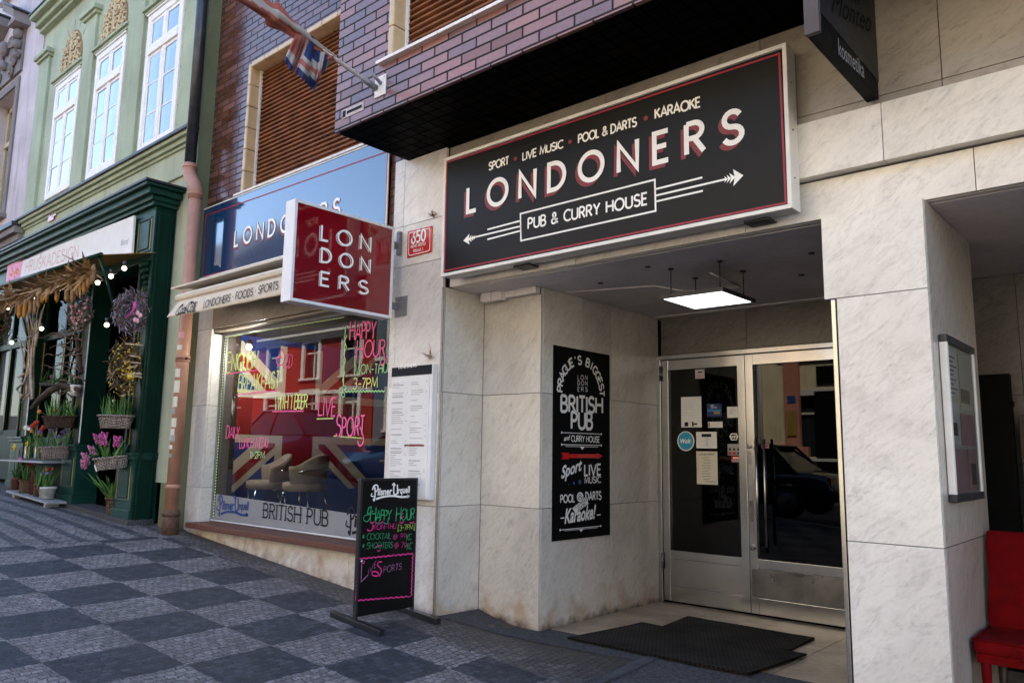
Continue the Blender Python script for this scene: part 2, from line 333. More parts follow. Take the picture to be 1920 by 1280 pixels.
# ------------------------------------------------------------------ lettering: a geometric stroke alphabet
def arc(cx, cy, rx, ry, a0, a1, n=16): return [(cx+rx*math.cos(R(a0+(a1-a0)*i/n)), cy+ry*math.sin(R(a0+(a1-a0)*i/n))) for i in range(n+1)]
_ring = lambda cx, cy, rx, ry: arc(cx, cy, rx, ry, 90, 450, 30)
_Ssh = arc(.27,.755,.24,.245,25,270,12)+arc(.27,.255,.27,.255,90,-155,12)[1:]
GL = {
'A': (.72, [[(0,0),(.36,1),(.72,0)], [(.12,.33),(.60,.33)]]),
'B': (.54, [[(0,0),(0,1)], [(0,1),(.26,1)]+arc(.26,.765,.22,.235,90,-90,10)+[(0,.53)], [(.02,.53),(.28,.53)]+arc(.28,.265,.25,.265,90,-90,10)+[(0,0)]]),
'C': (.68, [arc(.44,.5,.42,.5,48,312,20)]), 'D': (.66, [[(0,0),(0,1),(.2,1)]+arc(.2,.5,.44,.5,90,-90,18)+[(.2,0),(0,0)]]),
'E': (.46, [[(.46,1),(0,1),(0,0),(.46,0)], [(0,.52),(.40,.52)]]), 'F': (.44, [[(.44,1),(0,1),(0,0)], [(0,.52),(.38,.52)]]),
'G': (.76, [arc(.44,.5,.42,.5,45,340,20)+[(.84,.44),(.5,.44)]]), 'H': (.62, [[(0,0),(0,1)], [(.62,0),(.62,1)], [(0,.52),(.62,.52)]]),
'I': (.04, [[(.02,0),(.02,1)]]), 'J': (.34, [[(.32,1),(.32,.2)]+arc(.16,.2,.16,.2,0,-150,8)]),
'K': (.56, [[(0,0),(0,1)], [(.52,1),(.02,.45)], [(.16,.60),(.56,0)]]), 'L': (.42, [[(0,1),(0,0),(.42,0)]]),
'M': (.80, [[(0,0),(.1,1),(.40,.12),(.70,1),(.80,0)]]), 'N': (.66, [[(0,0),(0,1),(.66,0),(.66,1)]]),
'O': (.88, [_ring(.44,.5,.44,.5)]), 'P': (.50, [[(0,0),(0,1)], [(.0,1),(.24,1)]+arc(.24,.74,.25,.26,90,-90,12)+[(0,.48)]]),
'Q': (.88, [_ring(.44,.5,.44,.5), [(.5,.3),(.84,-.04)]]), 'R': (.54, [[(0,0),(0,1)], [(.0,1),(.24,1)]+arc(.24,.75,.25,.25,90,-90,12)+[(0,.5)], [(.24,.5),(.54,0)]]),
'S': (.54, [_Ssh]), 'T': (.54, [[(0,1),(.54,1)], [(.27,1),(.27,0)]]), 'U': (.60, [[(0,1),(0,.3)]+arc(.3,.3,.3,.3,180,360,14)+[(.6,.3),(.6,1)]]),
'V': (.68, [[(0,1),(.34,0),(.68,1)]]), 'W': (1.0, [[(0,1),(.25,0),(.5,.9),(.75,0),(1,1)]]), 'X': (.62, [[(0,0),(.62,1)], [(0,1),(.62,0)]]),
'Y': (.62, [[(0,1),(.31,.48),(.62,1)], [(.31,.48),(.31,0)]]), 'Z': (.54, [[(0,1),(.54,1),(0,0),(.54,0)]]),
'0': (.56, [_ring(.28,.5,.28,.5)]), '1': (.2, [[(0,.8),(.16,1),(.16,0)]]), '2': (.5, [arc(.25,.74,.25,.26,170,-30,12)+[(0,0),(.5,0)]]),
'3': (.5, [arc(.24,.76,.22,.24,150,-90,10)+arc(.24,.26,.26,.26,90,-150,10)]), '4': (.56, [[(.42,0),(.42,1),(0,.28),(.56,.28)]]),
'5': (.5, [[(.46,1),(.08,1),(.04,.56)]+arc(.22,.31,.27,.31,115,-140,12)]), '6': (.52, [[(.42,1),(.06,.48)]+arc(.26,.3,.26,.3,140,500,20)]),
'7': (.5, [[(0,1),(.5,1),(.14,0)]]), '8': (.52, [_ring(.26,.76,.21,.24), _ring(.26,.26,.26,.26)]), '9': (.52, [[(.1,0),(.46,.52)]+arc(.26,.7,.26,.3,-40,320,20)]),
'&': (.66, [[(.66,0),(.14,.72)]+arc(.28,.8,.16,.2,200,-20,10)+[(.36,.6),(.1,.42)]+arc(.24,.23,.24,.23,135,330,10)+[(.62,.45)]]),
'-': (.34, [[(0,.45),(.34,.45)]]), '.': (.06, [[(.03,0),(.03,.1)]]), ',': (.08, [[(.06,.1),(0,-.12)]]), "'": (.06, [[(.04,1),(.02,.78)]]), '!': (.06, [[(.03,1),(.03,.3)], [(.03,.1),(.03,0)]]),
'*': (.3, [[(.15,.3),(.15,.75)], [(0,.4),(.3,.65)], [(.3,.4),(0,.65)]]), '#': (.36, [[(.1,.2),(.14,.8)], [(.24,.2),(.28,.8)], [(0,.4),(.36,.4)], [(0,.6),(.36,.6)]]),
'@': (.86, [arc(.42,.42,.2,.22,0,360,16)+[(.64,.3),(.8,.35)]+arc(.42,.45,.42,.5,-12,300,20)]), '[': (.22, [[(.22,1.1),(0,1.1),(0,-.15),(.22,-.15)]]), ']': (.22, [[(0,1.1),(.22,1.1),(.22,-.15),(0,-.15)]]),
'~': (.1, [arc(.05,.5,.05,.05,0,360,12)]), ' ': (.30, []), '·': (.14, [[(.0,.45),(.14,.45)],[(.0,.53),(.14,.53)]]),
}
GL['Š'] = (.54, [_Ssh, [(.12,1.3),(.27,1.12),(.42,1.3)]]); GL['Ě'] = (.46, GL['E'][1]+[[(.1,1.28),(.23,1.1),(.36,1.28)]]); GL['É'] = (.46, GL['E'][1]+[[(.2,1.1),(.34,1.3)]])
def layout(s, track=.2, slant=0, caps_big=1.0, wob=0, rr=None):
    out, u = [], 0
    for k, ch in enumerate(s):
        w, st = GL[ch]; sc = caps_big if (k == 0 or s[k-1] == ' ') else 1.0
        dy = (rr.uniform(-wob, wob) if rr else 0); sl = slant + (rr.uniform(-wob, wob) if rr else 0)
        for pl in st: out.append([(u + x*sc + y*sc*sl, y*sc+dy) for x, y in pl])
        u += w*sc + track
    return out, u-track
def ribbon(poly, w, closed=None):
    """a flat stroke of width w with mitred joins; returns left and right edges"""
    P = []
    for p in poly:
        if not P or math.hypot(p[0]-P[-1][0], p[1]-P[-1][1]) > 1e-6: P.append(p)
    closed = len(P) > 3 and math.hypot(P[0][0]-P[-1][0], P[0][1]-P[-1][1]) < 1e-4
    if closed: P = P[:-1]
    n = len(P); Lf, Rt = [], []
    for i in range(n):
        a = P[i-1] if (i > 0 or closed) else None; b = P[(i+1) % n] if (i < n-1 or closed) else None
        def nrm(p, q): l = math.hypot(q[0]-p[0], q[1]-p[1]) or 1; return (-(q[1]-p[1])/l, (q[0]-p[0])/l)
        if a is None: m = nrm(P[i], b); k = 1
        elif b is None: m = nrm(a, P[i]); k = 1
        else:
            n1, n2 = nrm(a, P[i]), nrm(P[i], b); m = (n1[0]+n2[0], n1[1]+n2[1]); l = math.hypot(*m)
            if l < .3: m = n1; k = 1
            else: m = (m[0]/l, m[1]/l); k = min(2.2, 1/max(.3, (m[0]*n1[0]+m[1]*n1[1])))
        Lf.append((P[i][0]+m[0]*w/2*k, P[i][1]+m[1]*w/2*k)); Rt.append((P[i][0]-m[0]*w/2*k, P[i][1]-m[1]*w/2*k))
    return Lf, Rt, closed
class Plane:
    """a flat writing surface: pixel-free local frame with origin, across, up and outward normal"""
    def __init__(s, o, u, v, n): s.o, s.u, s.v, s.n = Vector(o), Vector(u).normalized(), Vector(v).normalized(), Vector(n).normalized()
    def at(s, a, b, d=0): return s.o + s.u*a + s.v*b + s.n*d
    def loc(s, p): q = Vector(p)-s.o; return (q.dot(s.u), q.dot(s.v))
def planeY(Y): return Plane((0,Y,0), (1,0,0), (0,0,1), (0,-1,0)), (lambda x, y: PY(x, y, Y))
def planeX(X): return Plane((X,0,0), (0,1,0), (0,0,1), (1,0,0)), (lambda x, y: PX(x, y, X))
def strokes(mb, pl, lines, w, d=.002, mi=0, ext=0):
    """lay 2-D polylines as flat ribbons on plane pl"""
    for k, ln in enumerate(lines):
        if len(ln) < 2: continue
        Lf, Rt, cl = ribbon(ln, w); n = len(Lf); dd = d + (k % 9)*.00022
        mb.add([pl.at(a, b, dd) for a, b in Lf] + [pl.at(a, b, dd) for a, b in Rt],
               [(i, n+i, n+(i+1) % n, (i+1) % n) for i in range(n if cl else n-1)], mi)
def fit(pl, lines, width, BL, BR, TL):
    """map text-space lines (cap height 1) so that the baseline runs BL->BR and the cap top sits at TL"""
    b0, b1, t0 = pl.loc(BL), pl.loc(BR), pl.loc(TL)
    ux, uy = (b1[0]-b0[0])/width, (b1[1]-b0[1])/width; vx, vy = 0.0, t0[1]-b0[1]; vx = (t0[0]-b0[0]) if False else 0
    return [[(b0[0]+x*ux+y*vx, b0[1]+x*uy+y*vy) for x, y in ln] for ln in lines], abs(vy)
def text(mb, pl, P, s, BL, BR, TL, w=.14, track=.2, d=.002, mi=0, slant=0, serif=False, caps_big=1.0, wob=0, thin=None, ofs=(0,0)):
    rr = random.Random(len(s)*7+int(BL[0])) if wob else None
    lines, W = layout(s, track, slant, caps_big, wob, rr)
    ln, h = fit(pl, lines, W, P(*BL), P(*BR), P(*TL))
    if ofs != (0,0): ln = [[(x+ofs[0]*h, y+ofs[1]*h) for x, y in l] for l in ln]
    strokes(mb, pl, ln, w*h, d, mi)
    if serif:
        ends = [e for l in ln if len(l) > 1 for e in (l[0], l[-1])]
        lo = min(y for l in ln for _, y in l)
        strokes(mb, pl, [[(x-.16*h, y), (x+.16*h, y)] for x, y in ends if True], w*h*.5, d+.0025, mi)
    return h
_font_cache = {}
def btext(mb, pl, P, s, BL, BR, TL, shear=0, bold=0.0, d=.002, mi=0, space=1.0):
    """lower-case words: the built-in outline font as flat mesh, stretched into the box BL-BR-TL"""
    key = (s, shear, bold, space)
    if key not in _font_cache:
        cu = bpy.data.curves.new('t', 'FONT'); cu.body = s; cu.shear = shear; cu.offset = bold; cu.space_character = space; cu.resolution_u = 4
        ob = bpy.data.objects.new('t', cu); C.objects.link(ob); bpy.context.view_layer.update()
        me = bpy.data.meshes.new_from_object(ob.evaluated_get(bpy.context.evaluated_depsgraph_get()))
        _font_cache[key] = ([(v.co.x, v.co.y) for v in me.vertices], [tuple(p.vertices) for p in me.polygons])
        bpy.data.objects.remove(ob); bpy.data.curves.remove(cu); bpy.data.meshes.remove(me)
    vv, ff = _font_cache[key]
    if not vv: return
    x0, x1 = min(v[0] for v in vv), max(v[0] for v in vv); y0, y1 = min(v[1] for v in vv), max(v[1] for v in vv)
    b0, b1, t0 = pl.loc(P(*BL)), pl.loc(P(*BR)), pl.loc(P(*TL)); hh = t0[1]-b0[1]
    mb.add([pl.at(b0[0]+(x-x0)/(x1-x0)*(b1[0]-b0[0]), b0[1]+(x-x0)/(x1-x0)*(b1[1]-b0[1])+(y-y0)/(y1-y0)*hh, d) for x, y in vv], ff, mi)
def smooth(pts, n=6):
    out = []; P = [pts[0]]+list(pts)+[pts[-1]]
    for i in range(1, len(P)-2):
        for k in range(n):
            t = k/n; a, b, c, e = P[i-1], P[i], P[i+1], P[i+2]
            out.append(tuple(.5*((2*b[j])+(-a[j]+c[j])*t+(2*a[j]-5*b[j]+4*c[j]-e[j])*t*t+(-a[j]+3*b[j]-3*c[j]+e[j])*t**3) for j in range(2)))
    return out+[tuple(pts[-1])]
def pxline(mb, pl, P, pts, w, d=.002, mi=0, sm_=False):
    q = [pl.loc(P(*p)) for p in pts]
    strokes(mb, pl, [smooth(q) if sm_ else q], w, d, mi)
def pxpoly(mb, pl, P, pts, d=.002, mi=0):
    mb.add([pl.at(*pl.loc(P(*p)), d) for p in pts], [tuple(range(len(pts)))], mi)
def zig(a, b, n, amp):
    return [(a[0]+(b[0]-a[0])*i/n, a[1]+(b[1]-a[1])*i/n + (amp if i % 2 else -amp)) for i in range(n+1)]

# ------------------------------------------------------------------ setting: pavement, apron, road, entrance floor
def pavemat():
    m, nt, b = newmat('mosaic_pavement'); L = nt.links.new
    geo = nd(nt, 'ShaderNodeNewGeometry')
    wv = nd(nt, 'ShaderNodeTexNoise'); wv.inputs['Scale'].default_value = 1.6; L(geo.outputs['Position'], wv.inputs['Vector'])
    dis = nd(nt, 'ShaderNodeVectorMath', _operation='SCALE'); L(wv.outputs['Color'], dis.inputs[0]); dis.inputs['Scale'].default_value = .12
    wv2 = nd(nt, 'ShaderNodeTexNoise'); wv2.inputs['Scale'].default_value = 14; L(geo.outputs['Position'], wv2.inputs['Vector'])
    dis2 = nd(nt, 'ShaderNodeVectorMath', _operation='SCALE'); L(wv2.outputs['Color'], dis2.inputs[0]); dis2.inputs['Scale'].default_value = .05
    ad = nd(nt, 'ShaderNodeVectorMath', _operation='ADD'); L(geo.outputs['Position'], ad.inputs[0]); L(dis2.outputs[0], ad.inputs[1])
    ad2 = nd(nt, 'ShaderNodeVectorMath', _operation='ADD'); L(ad.outputs[0], ad2.inputs[0]); L(dis.outputs[0], ad2.inputs[1])
    mp = nd(nt, 'ShaderNodeMapping'); mp.vector_type = 'POINT'; mp.inputs['Rotation'].default_value = (0, 0, R(-4)); L(ad.outputs[0], mp.inputs[0])
    sep = nd(nt, 'ShaderNodeSeparateXYZ'); L(mp.outputs[0], sep.inputs[0])
    # checker of 0.56 x 0.58 m fields; origin fitted to the fields by the kerb
    cx = math_(nt, 'FLOOR', math_(nt, 'DIVIDE', math_(nt, 'ADD', sep.outputs[0], CHK[0]), CHK[2]))
    cy_ = math_(nt, 'FLOOR', math_(nt, 'DIVIDE', math_(nt, 'ADD', sep.outputs[1], CHK[1]), CHK[3]))
    chk = math_(nt, 'ABSOLUTE', math_(nt, 'MODULO', math_(nt, 'ADD', math_(nt, 'ADD', cx, cy_), 1.0), 2.0))
    br = nd(nt, 'ShaderNodeTexBrick'); br.offset = .5; br.inputs['Scale'].default_value = 1; br.inputs['Brick Width'].default_value = .062; br.inputs['Row Height'].default_value = .056
    br.inputs['Mortar Size'].default_value = .0045; br.inputs['Mortar Smooth'].default_value = .6
    br.inputs['Color1'].default_value = (0,0,0,1); br.inputs['Color2'].default_value = (1,1,1,1); br.inputs['Mortar'].default_value = (.5,.5,.5,1)
    mp2 = nd(nt, 'ShaderNodeMapping'); mp2.inputs['Rotation'].default_value = (0, 0, R(86)); L(ad2.outputs[0], mp2.inputs[0]); L(mp2.outputs[0], br.inputs['Vector'])
    bw_ = nd(nt, 'ShaderNodeRGBToBW'); L(br.outputs['Color'], bw_.inputs[0])
    dark = ramp(nt, bw_.outputs[0], [(0, (.024,.027,.037)), (.5, (.040,.043,.056)), (1, (.070,.072,.084))])
    lite = ramp(nt, bw_.outputs[0], [(0, (.150,.130,.127)), (.5, (.215,.188,.183)), (1, (.285,.252,.243))])
    # plain strip of mixed stone along the wall
    ps = nd(nt, 'ShaderNodeSeparateXYZ'); L(geo.outputs['Position'], ps.inputs[0])
    edge = math_(nt, 'GREATER_THAN', ps.outputs[1], 4.15)
    nearE = math_(nt, 'GREATER_THAN', ps.outputs[0], -4.2)
    c = mixc(nt, chk, lite, dark)
    # wavy dark bands by the flower shop
    wave = nd(nt, 'ShaderNodeTexWave'); wave.inputs['Scale'].default_value = 1.1; wave.inputs['Distortion'].default_value = 3.5; wave.inputs['Detail'].default_value = 2; wave.inputs['Detail Scale'].default_value = .5
    wave.bands_direction = 'Y'; L(geo.outputs['Position'], wave.inputs['Vector'])
    bands = ramp(nt, wave.outputs['Fac'], [(.62, 0.0), (.80, 1.0)])
    cb = mixc(nt, math_(nt, 'MULTIPLY', bands, .75), lite, dark)
    west = math_(nt, 'LESS_THAN', ps.outputs[0], -8.75)
    c = mixc(nt, west, c, cb)
    mid = ramp(nt, bw_.outputs[0], [(0, (.08,.070,.066)), (1, (.17,.148,.14))])
    c = mixc(nt, math_(nt, 'MULTIPLY', edge, math_(nt, 'SUBTRACT', 1.0, west)), c, mid)
    c = mixc(nt, .7, c, ramp(nt, noise_tex(nt, 2.2, 5), [(.3, (.55,.54,.56)), (.7, (1,1,1))]), 'MULTIPLY')
    c = mixc(nt, 1.0, c, ramp(nt, noise_tex(nt, 75, 5, rough=.7), [(.32, (.38,.38,.42)), (.52, (.95,.95,.95)), (.7, (1.5,1.48,1.45))]), 'MULTIPLY')
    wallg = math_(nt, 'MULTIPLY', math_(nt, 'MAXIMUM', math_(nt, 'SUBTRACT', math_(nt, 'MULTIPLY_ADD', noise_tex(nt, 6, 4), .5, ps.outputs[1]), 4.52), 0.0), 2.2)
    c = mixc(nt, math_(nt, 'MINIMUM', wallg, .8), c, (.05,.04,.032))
    c = mixc(nt, br.outputs['Fac'], c, (.016,.015,.016)); L(c, b.inputs['Base Color'])
    b.inputs['Roughness'].default_value = .62; b.inputs['Specular IOR Level'].default_value = .4
    h = math_(nt, 'ADD', math_(nt, 'MULTIPLY', br.outputs['Fac'], -1.0), math_(nt, 'ADD', math_(nt, 'MULTIPLY', noise_tex(nt, 70, 4), .55), math_(nt, 'ADD', math_(nt, 'MULTIPLY', bw_.outputs[0], .4), math_(nt, 'MULTIPLY', noise_tex(nt, 5, 3), 1.6))))
    add_bump(nt, b, h, .6, .012); return m
CHK = (5.634, -2.804, .533, .615)
M['pave'] = pavemat()
M['asphalt'] = plain('dark_asphalt', (.060,.057,.060), .85, var=.6, vscale=45, bump=1.0, bscale=90, spec=.25)
M['iron'] = plain('iron_cover', (.075,.075,.085), .55, metal=.3, var=.3, bump=.3, bscale=40)
M['kerb'] = plain('granite_kerb', (.24,.23,.22), .7, var=.25, vscale=50)

def sheet(name, x0, x1, y0, y1, nx, ny, zf, mat, dz=0):
    mb = MB(); v = []
    for j in range(ny+1):
        for i in range(nx+1):
            x, y = x0+(x1-x0)*i/nx, y0+(y1-y0)*j/ny; v.append((x, y, zf(x, y)+dz))
    mb.add(v, [(j*(nx+1)+i, j*(nx+1)+i+1, (j+1)*(nx+1)+i+1, (j+1)*(nx+1)+i) for j in range(ny) for i in range(nx)], 0, True)
    return mb.build(name, mat, fix=False)
struct(sheet('pavement', -34, 8, -1.2, 5.17, 168, 40, gz, M['pave']))
struct(sheet('ground', -90, 60, -70, -1.2, 30, 14, lambda x, y: slope(x)-.13 if y > -69 else slope(x), M['asphalt'], -.004)); bpy.data.objects['ground'].name = 'road'
struct(sheet('ground', -120, 90, -90, 60, 20, 14, lambda x, y: slope(x)-.6, M['asphalt'], -.1))
kb = MB()
for i in range(42):
    x0 = -34+i; kb.add([(x0+.006,-1.2,slope(x0)-.2),(x0+.994,-1.2,slope(x0+1)-.2),(x0+.994,-1.2,slope(x0+1)+.012),(x0+.006,-1.2,slope(x0)+.012),
                   (x0+.006,-1.42,slope(x0)-.2),(x0+.994,-1.42,slope(x0+1)-.2),(x0+.994,-1.42,slope(x0+1)+.006),(x0+.006,-1.42,slope(x0)+.006)],
                  [(0,1,2,3),(5,4,7,6),(3,2,6,7),(0,3,7,4),(1,5,6,2),(0,4,5,1)])
struct(kb.build('kerb', M['kerb'], bevel=.01))
# asphalt apron in front of the entrance
ap = MB(); v = []; nx, ny = 240, 16
a0, a1 = (-4.75, 4.44), (5.0, 3.2)
for j in range(ny+1):
    for i in range(nx+1):
        x = -4.75 + 9.75*i/nx; fy = (4.56+.2*(x+4.65) + .03*mnoise.noise(Vector((x*5, 3, 0)))) if x < -3.08 else 3.1
        y = fy + (5.17-fy)*j/ny
        v.append((x, y, gz(x, y)+.004+.003*mnoise.noise(Vector((x*3, y*3, 0)))))
ap.add(v, [(j*(nx+1)+i, j*(nx+1)+i+1, (j+1)*(nx+1)+i+1, (j+1)*(nx+1)+i) for j in range(ny) for i in range(nx)], 0, True)
struct(ap.build('asphalt_apron', M['asphalt'], fix=False))
fl = MB()
for i in range(7):
    for j in range(2):
        x0 = -4.09+i*.62; fl.box(x0+.002, x0+.618, 5.17+j*.89, 5.17+(j+1)*.89-.004, -.3, 0)
struct(fl.build('entrance_floor', M['marble_floor'], bevel=.002))
# iron gully strip crossing the apron
gs = MB(); A, B = PZ(1180,1248,0), PZ(1075,1300,-.05)
def gpt(px, py):
    d = ray(px, py); t = (slope(0)-H)/(d.z+.0866*d.x); p = EYE+d*t; return Vector((p.x, p.y, gz(p.x, p.y)))
for (a, b, w) in (((1238,1243),(1108,1282),.05),):
    p, q = gpt(*a), gpt(*b); q = q+(q-p)*.8; n = Vector((-(q-p).y, (q-p).x, 0)).normalized()*w
    gs.prism([p-n+Vector((0,0,.0)), p+n, q+n, q-n], (0,0,.012))
g = gs.build('gully_cover', M['iron']); tag(g, 'narrow iron strip crossing the asphalt in front of the black mats', 'drain cover')
# ------------------------------------------------------------------ the pub building
M['room_wall'] = plain('room_wall_paint', (.10,.06,.045), .7); M['room_floor'] = plain('room_floorboards', (.28,.18,.11), .5, var=.3)
pub = thing('pub_building', 'brown glazed brick building with marble ground floor housing the pub', 'building', (-5, 4.5, 0))
def slabsY(mb, xs, zs, Y, th=.03, gap=.004):           # marble slabs on a wall facing the street
    for i in range(len(xs)-1):
        for j in range(len(zs)-1): mb.box(xs[i]+gap/2, xs[i+1]-gap/2, Y, Y+th, zs[j]+gap/2, zs[j+1]-gap/2)
def slabsX(mb, X, ys, zs, th=.03, gap=.004):           # slabs facing +X
    for i in range(len(ys)-1):
        for j in range(len(zs)-1): mb.box(X-th, X, ys[i]+gap/2, ys[i+1]-gap/2, zs[j]+gap/2, zs[j+1]-gap/2)
J1, J2 = H-.445, H+.507                                  # the two bed joints that run round the ground floor
ZT, ZB = H+1.41, H+2.67                                  # lintel underside, bay soffit
GF = .5
# core behind the cladding (dark mortar seen only in the joints)
core = MB()
core.box(-9.16, -8.74, 4.532, 4.9, -.3, ZB); core.box(-5.42, -4.785, 4.532, 4.99, -.6, ZB)
core.box(-4.785, -4.125, 5.053, 6.9, -.6, ZT+.2); core.box(-8.74, -5.42, 4.532, 4.62, ZT+.03, H+2.04)
core.box(-9.0, -5.4, 4.505, 4.9, -.6, H-.9)
core.box(-1.52, -1.04, 4.532, 5.63, -.7, ZT-.01)
core.box(-4.9, 4.2, 4.61, 4.98, ZT+.02, ZB)
core.build('core_wall', M['dark_wood'], pub)
# marble piers
mb = MB(); slabsY(mb, [-9.18, -8.97, -8.722], [.1, J1, J2, H+1.42, H+2.05], 4.5)
slabsX(mb, -8.722, [4.53, 4.66], [.3, J1, J2, H+1.36]); mb.build('marble_pier', M['marble'], pub, bevel=.002)
mb = MB(); slabsY(mb, [-5.44, -5.36, -4.752], [-.4, J1, J2, H+1.66], 4.5); slabsY(mb, [-5.44, -5.30, -4.752], [H+1.66, H+2.04, ZB+.02], 4.497)
mb.build('marble_pier', M['marble'], pub, bevel=.002)
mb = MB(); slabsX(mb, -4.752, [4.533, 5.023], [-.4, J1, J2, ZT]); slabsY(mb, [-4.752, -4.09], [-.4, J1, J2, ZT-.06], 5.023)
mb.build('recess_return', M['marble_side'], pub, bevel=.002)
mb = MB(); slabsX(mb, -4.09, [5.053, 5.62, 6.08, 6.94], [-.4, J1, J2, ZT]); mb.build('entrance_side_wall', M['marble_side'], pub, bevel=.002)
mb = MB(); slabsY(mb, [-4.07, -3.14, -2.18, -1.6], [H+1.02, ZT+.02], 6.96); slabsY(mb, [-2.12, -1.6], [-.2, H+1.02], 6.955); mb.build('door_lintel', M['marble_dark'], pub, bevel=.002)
# right pier, with its notch above the steel corner trim
mb = MB(); slabsY(mb, [-1.484, -1.006], [-.7, J1, H+.908], 4.5); slabsY(mb, [-1.552, -1.006], [H+.908, ZT], 4.5)
mb.build('marble_pier', M['marble'], pub, bevel=.002)
mb = MB(); slabsX(mb, -1.006, [4.533, 5.655], [-.7, J1, ZT]); mb.build('pier_side', M['marble_polished'], pub, bevel=.002)
mb = MB(); mb.box(-1.516, -1.44, 4.64, 6.94, -.2, ZT); mb.build('inner_side_wall', M['marble_dark'], pub)
# under-window panels, sill, lintel
mb = MB(); xs = [-8.97, -8.55, -8.12, -7.66, -7.2, -6.78, -6.3, -5.86, -5.44]
slabsY(mb, xs, [-.3, H-.897], 4.475); mb.build('base_panel', M['marble'], pub, bevel=.002)
mb = MB(); mb.box(-8.75, -5.442, 4.36, 4.67, H-.892, H-.832); mb.build('stone_sill', M['granite'], pub, bevel=.008)
mb = MB(); slabsY(mb, [-8.722, -8.66, -7.6, -6.5, -5.44], [H+1.41, H+2.04], 4.502); mb.box(-8.72, -5.44, 4.533, 4.66, H+1.38, H+1.408); mb.build('window_lintel', M['marble_shaded'], pub, bevel=.002)
# beams over the entrance
mb = MB(); slabsY(mb, [-4.75, -3.6, -2.4, -1.19, .05, 1.3, 2.6, 4], [H+1.662, H+2.008], 4.5, th=.1); mb.build('fascia_beam', M['marble'], pub, bevel=.003)
mb = MB(); slabsY(mb, [-4.75, -3.4, -2.05, -.764, .5, 1.8, 4], [ZT+.003, H+1.655], 4.575); mb.box(-4.75, 4, 4.61, 4.66, ZT+.003, H+1.6); mb.build('lintel_beam', M['marble'], pub, bevel=.002)
mb = MB(); slabsY(mb, [-4.75, -3.1, -1.9, -.88, .5, 1.9, 4], [H+2.012, H+2.06], 4.525, th=.06); slabsY(mb, [-4.75, -3.1, -1.9, -.88, .5, 1.9, 4], [H+2.064, ZB+.02], 4.535, th=.06)
mb.build('soffit_wall', M['marble_shaded'], pub, bevel=.002)
mb = MB(); mb.box(-4.79, 4.2, 4.665, 7.2, ZT+.0, ZT+.2); mb.box(-4.09, -1.6, 6.85, 6.95, ZT-.012, ZT-.001); mb.build('recess_ceiling', M['ceiling'], pub)
mb = MB(); mb.box(-4.75, -4.10, 4.96, 5.02, ZT-.062, ZT-.002); mb.build('ceiling_trunking', M['ceiling'], pub, bevel=.004)
# right-hand recess
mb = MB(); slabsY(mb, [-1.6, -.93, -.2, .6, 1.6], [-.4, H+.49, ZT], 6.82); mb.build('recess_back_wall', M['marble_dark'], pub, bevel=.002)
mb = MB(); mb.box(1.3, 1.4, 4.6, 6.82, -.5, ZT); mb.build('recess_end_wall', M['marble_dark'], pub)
mb = MB(); mb.box(-1.52, 1.35, 4.62, 6.85, -.4, -.006); mb.build('recess_floor', M['marble_floor'], pub)
mb = MB(); mb.box(-1.26, -.955, 6.42, 6.50, 0, H+.615); mb.box(-.955, -.94, 6.43, 6.46, H+.38, H+.42); mb.build('dark_panel_door', M['black'], pub, bevel=.004)
mb = MB(); mb.box(-.93, .4, 6.5, 6.8, 0, H+.33); mb.build('dark_cupboard', M['dark_wood'], pub, bevel=.004)
# steel corner trim on the pier and slim trim on the left pier
mb = MB(); mb.box(-1.512, -1.488, 4.492, 4.62, -.4, H+.902); mb.build('steel_corner_trim', M['steel'], pub, bevel=.003)
mb = MB(); mb.tube([(-4.742, 4.494, -.05), (-4.742, 4.494, H+1.4)], .011, 8); mb.build('corner_cable', M['marble_shaded'], pub)

# brick storeys -------------------------------------------------
WX0, WX1, WZ0, WZ1 = -8.237, -5.56, H+2.99, H+4.605
mb = MB()
mb.box(-9.065, WX0, 4.5, 4.9, H+2.04, 16); mb.box(WX1, -5.0, 4.5, 4.9, H+2.04, 16)
mb.box(WX0, WX1, 4.5, 4.9, WZ1, 16); mb.box(WX0, WX1, 4.503, 4.9, H+2.04, WZ0-.02)
mb.build('brick_wall', M['brick'], pub)
BX0, BX1, BY = -5.285, 4.0, 3.69
VX0, VX1, VZ0, VZ1 = -4.585, -2.3, H+3.10, H+4.7
mb = MB()
mb.box(BX0, VX0, BY, 4.6, ZB, 16); mb.box(VX1, BX1, BY, 4.6, ZB, 16); mb.box(VX0, VX1, BY, 4.6, ZB, VZ0-.02); mb.box(VX0, VX1, BY, 4.6, VZ1, 16)
bay = mb.build('brick_bay', M['brick_bay'], pub)
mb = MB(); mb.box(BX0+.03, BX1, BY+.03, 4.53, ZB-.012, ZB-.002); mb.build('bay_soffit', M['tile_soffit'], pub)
mb = MB(); mb.box(-9.06, 4, 4.9, 12, -.5, 2.9); mb.build('rear_block', M['black'], pub) if False else None
mb = MB(); mb.box(-9.06, 9, 8.6, 14, -.5, 16); mb.box(4.0, 30, 4.5, 8.6, -3, 16); mb.box(-9.06, 4.2, 4.6, 8.6, 15.6, 16.02); mb.build('unseen_rear_block', M['brick'], pub)  # unseen mass, extended along the street to keep out sun and sky light
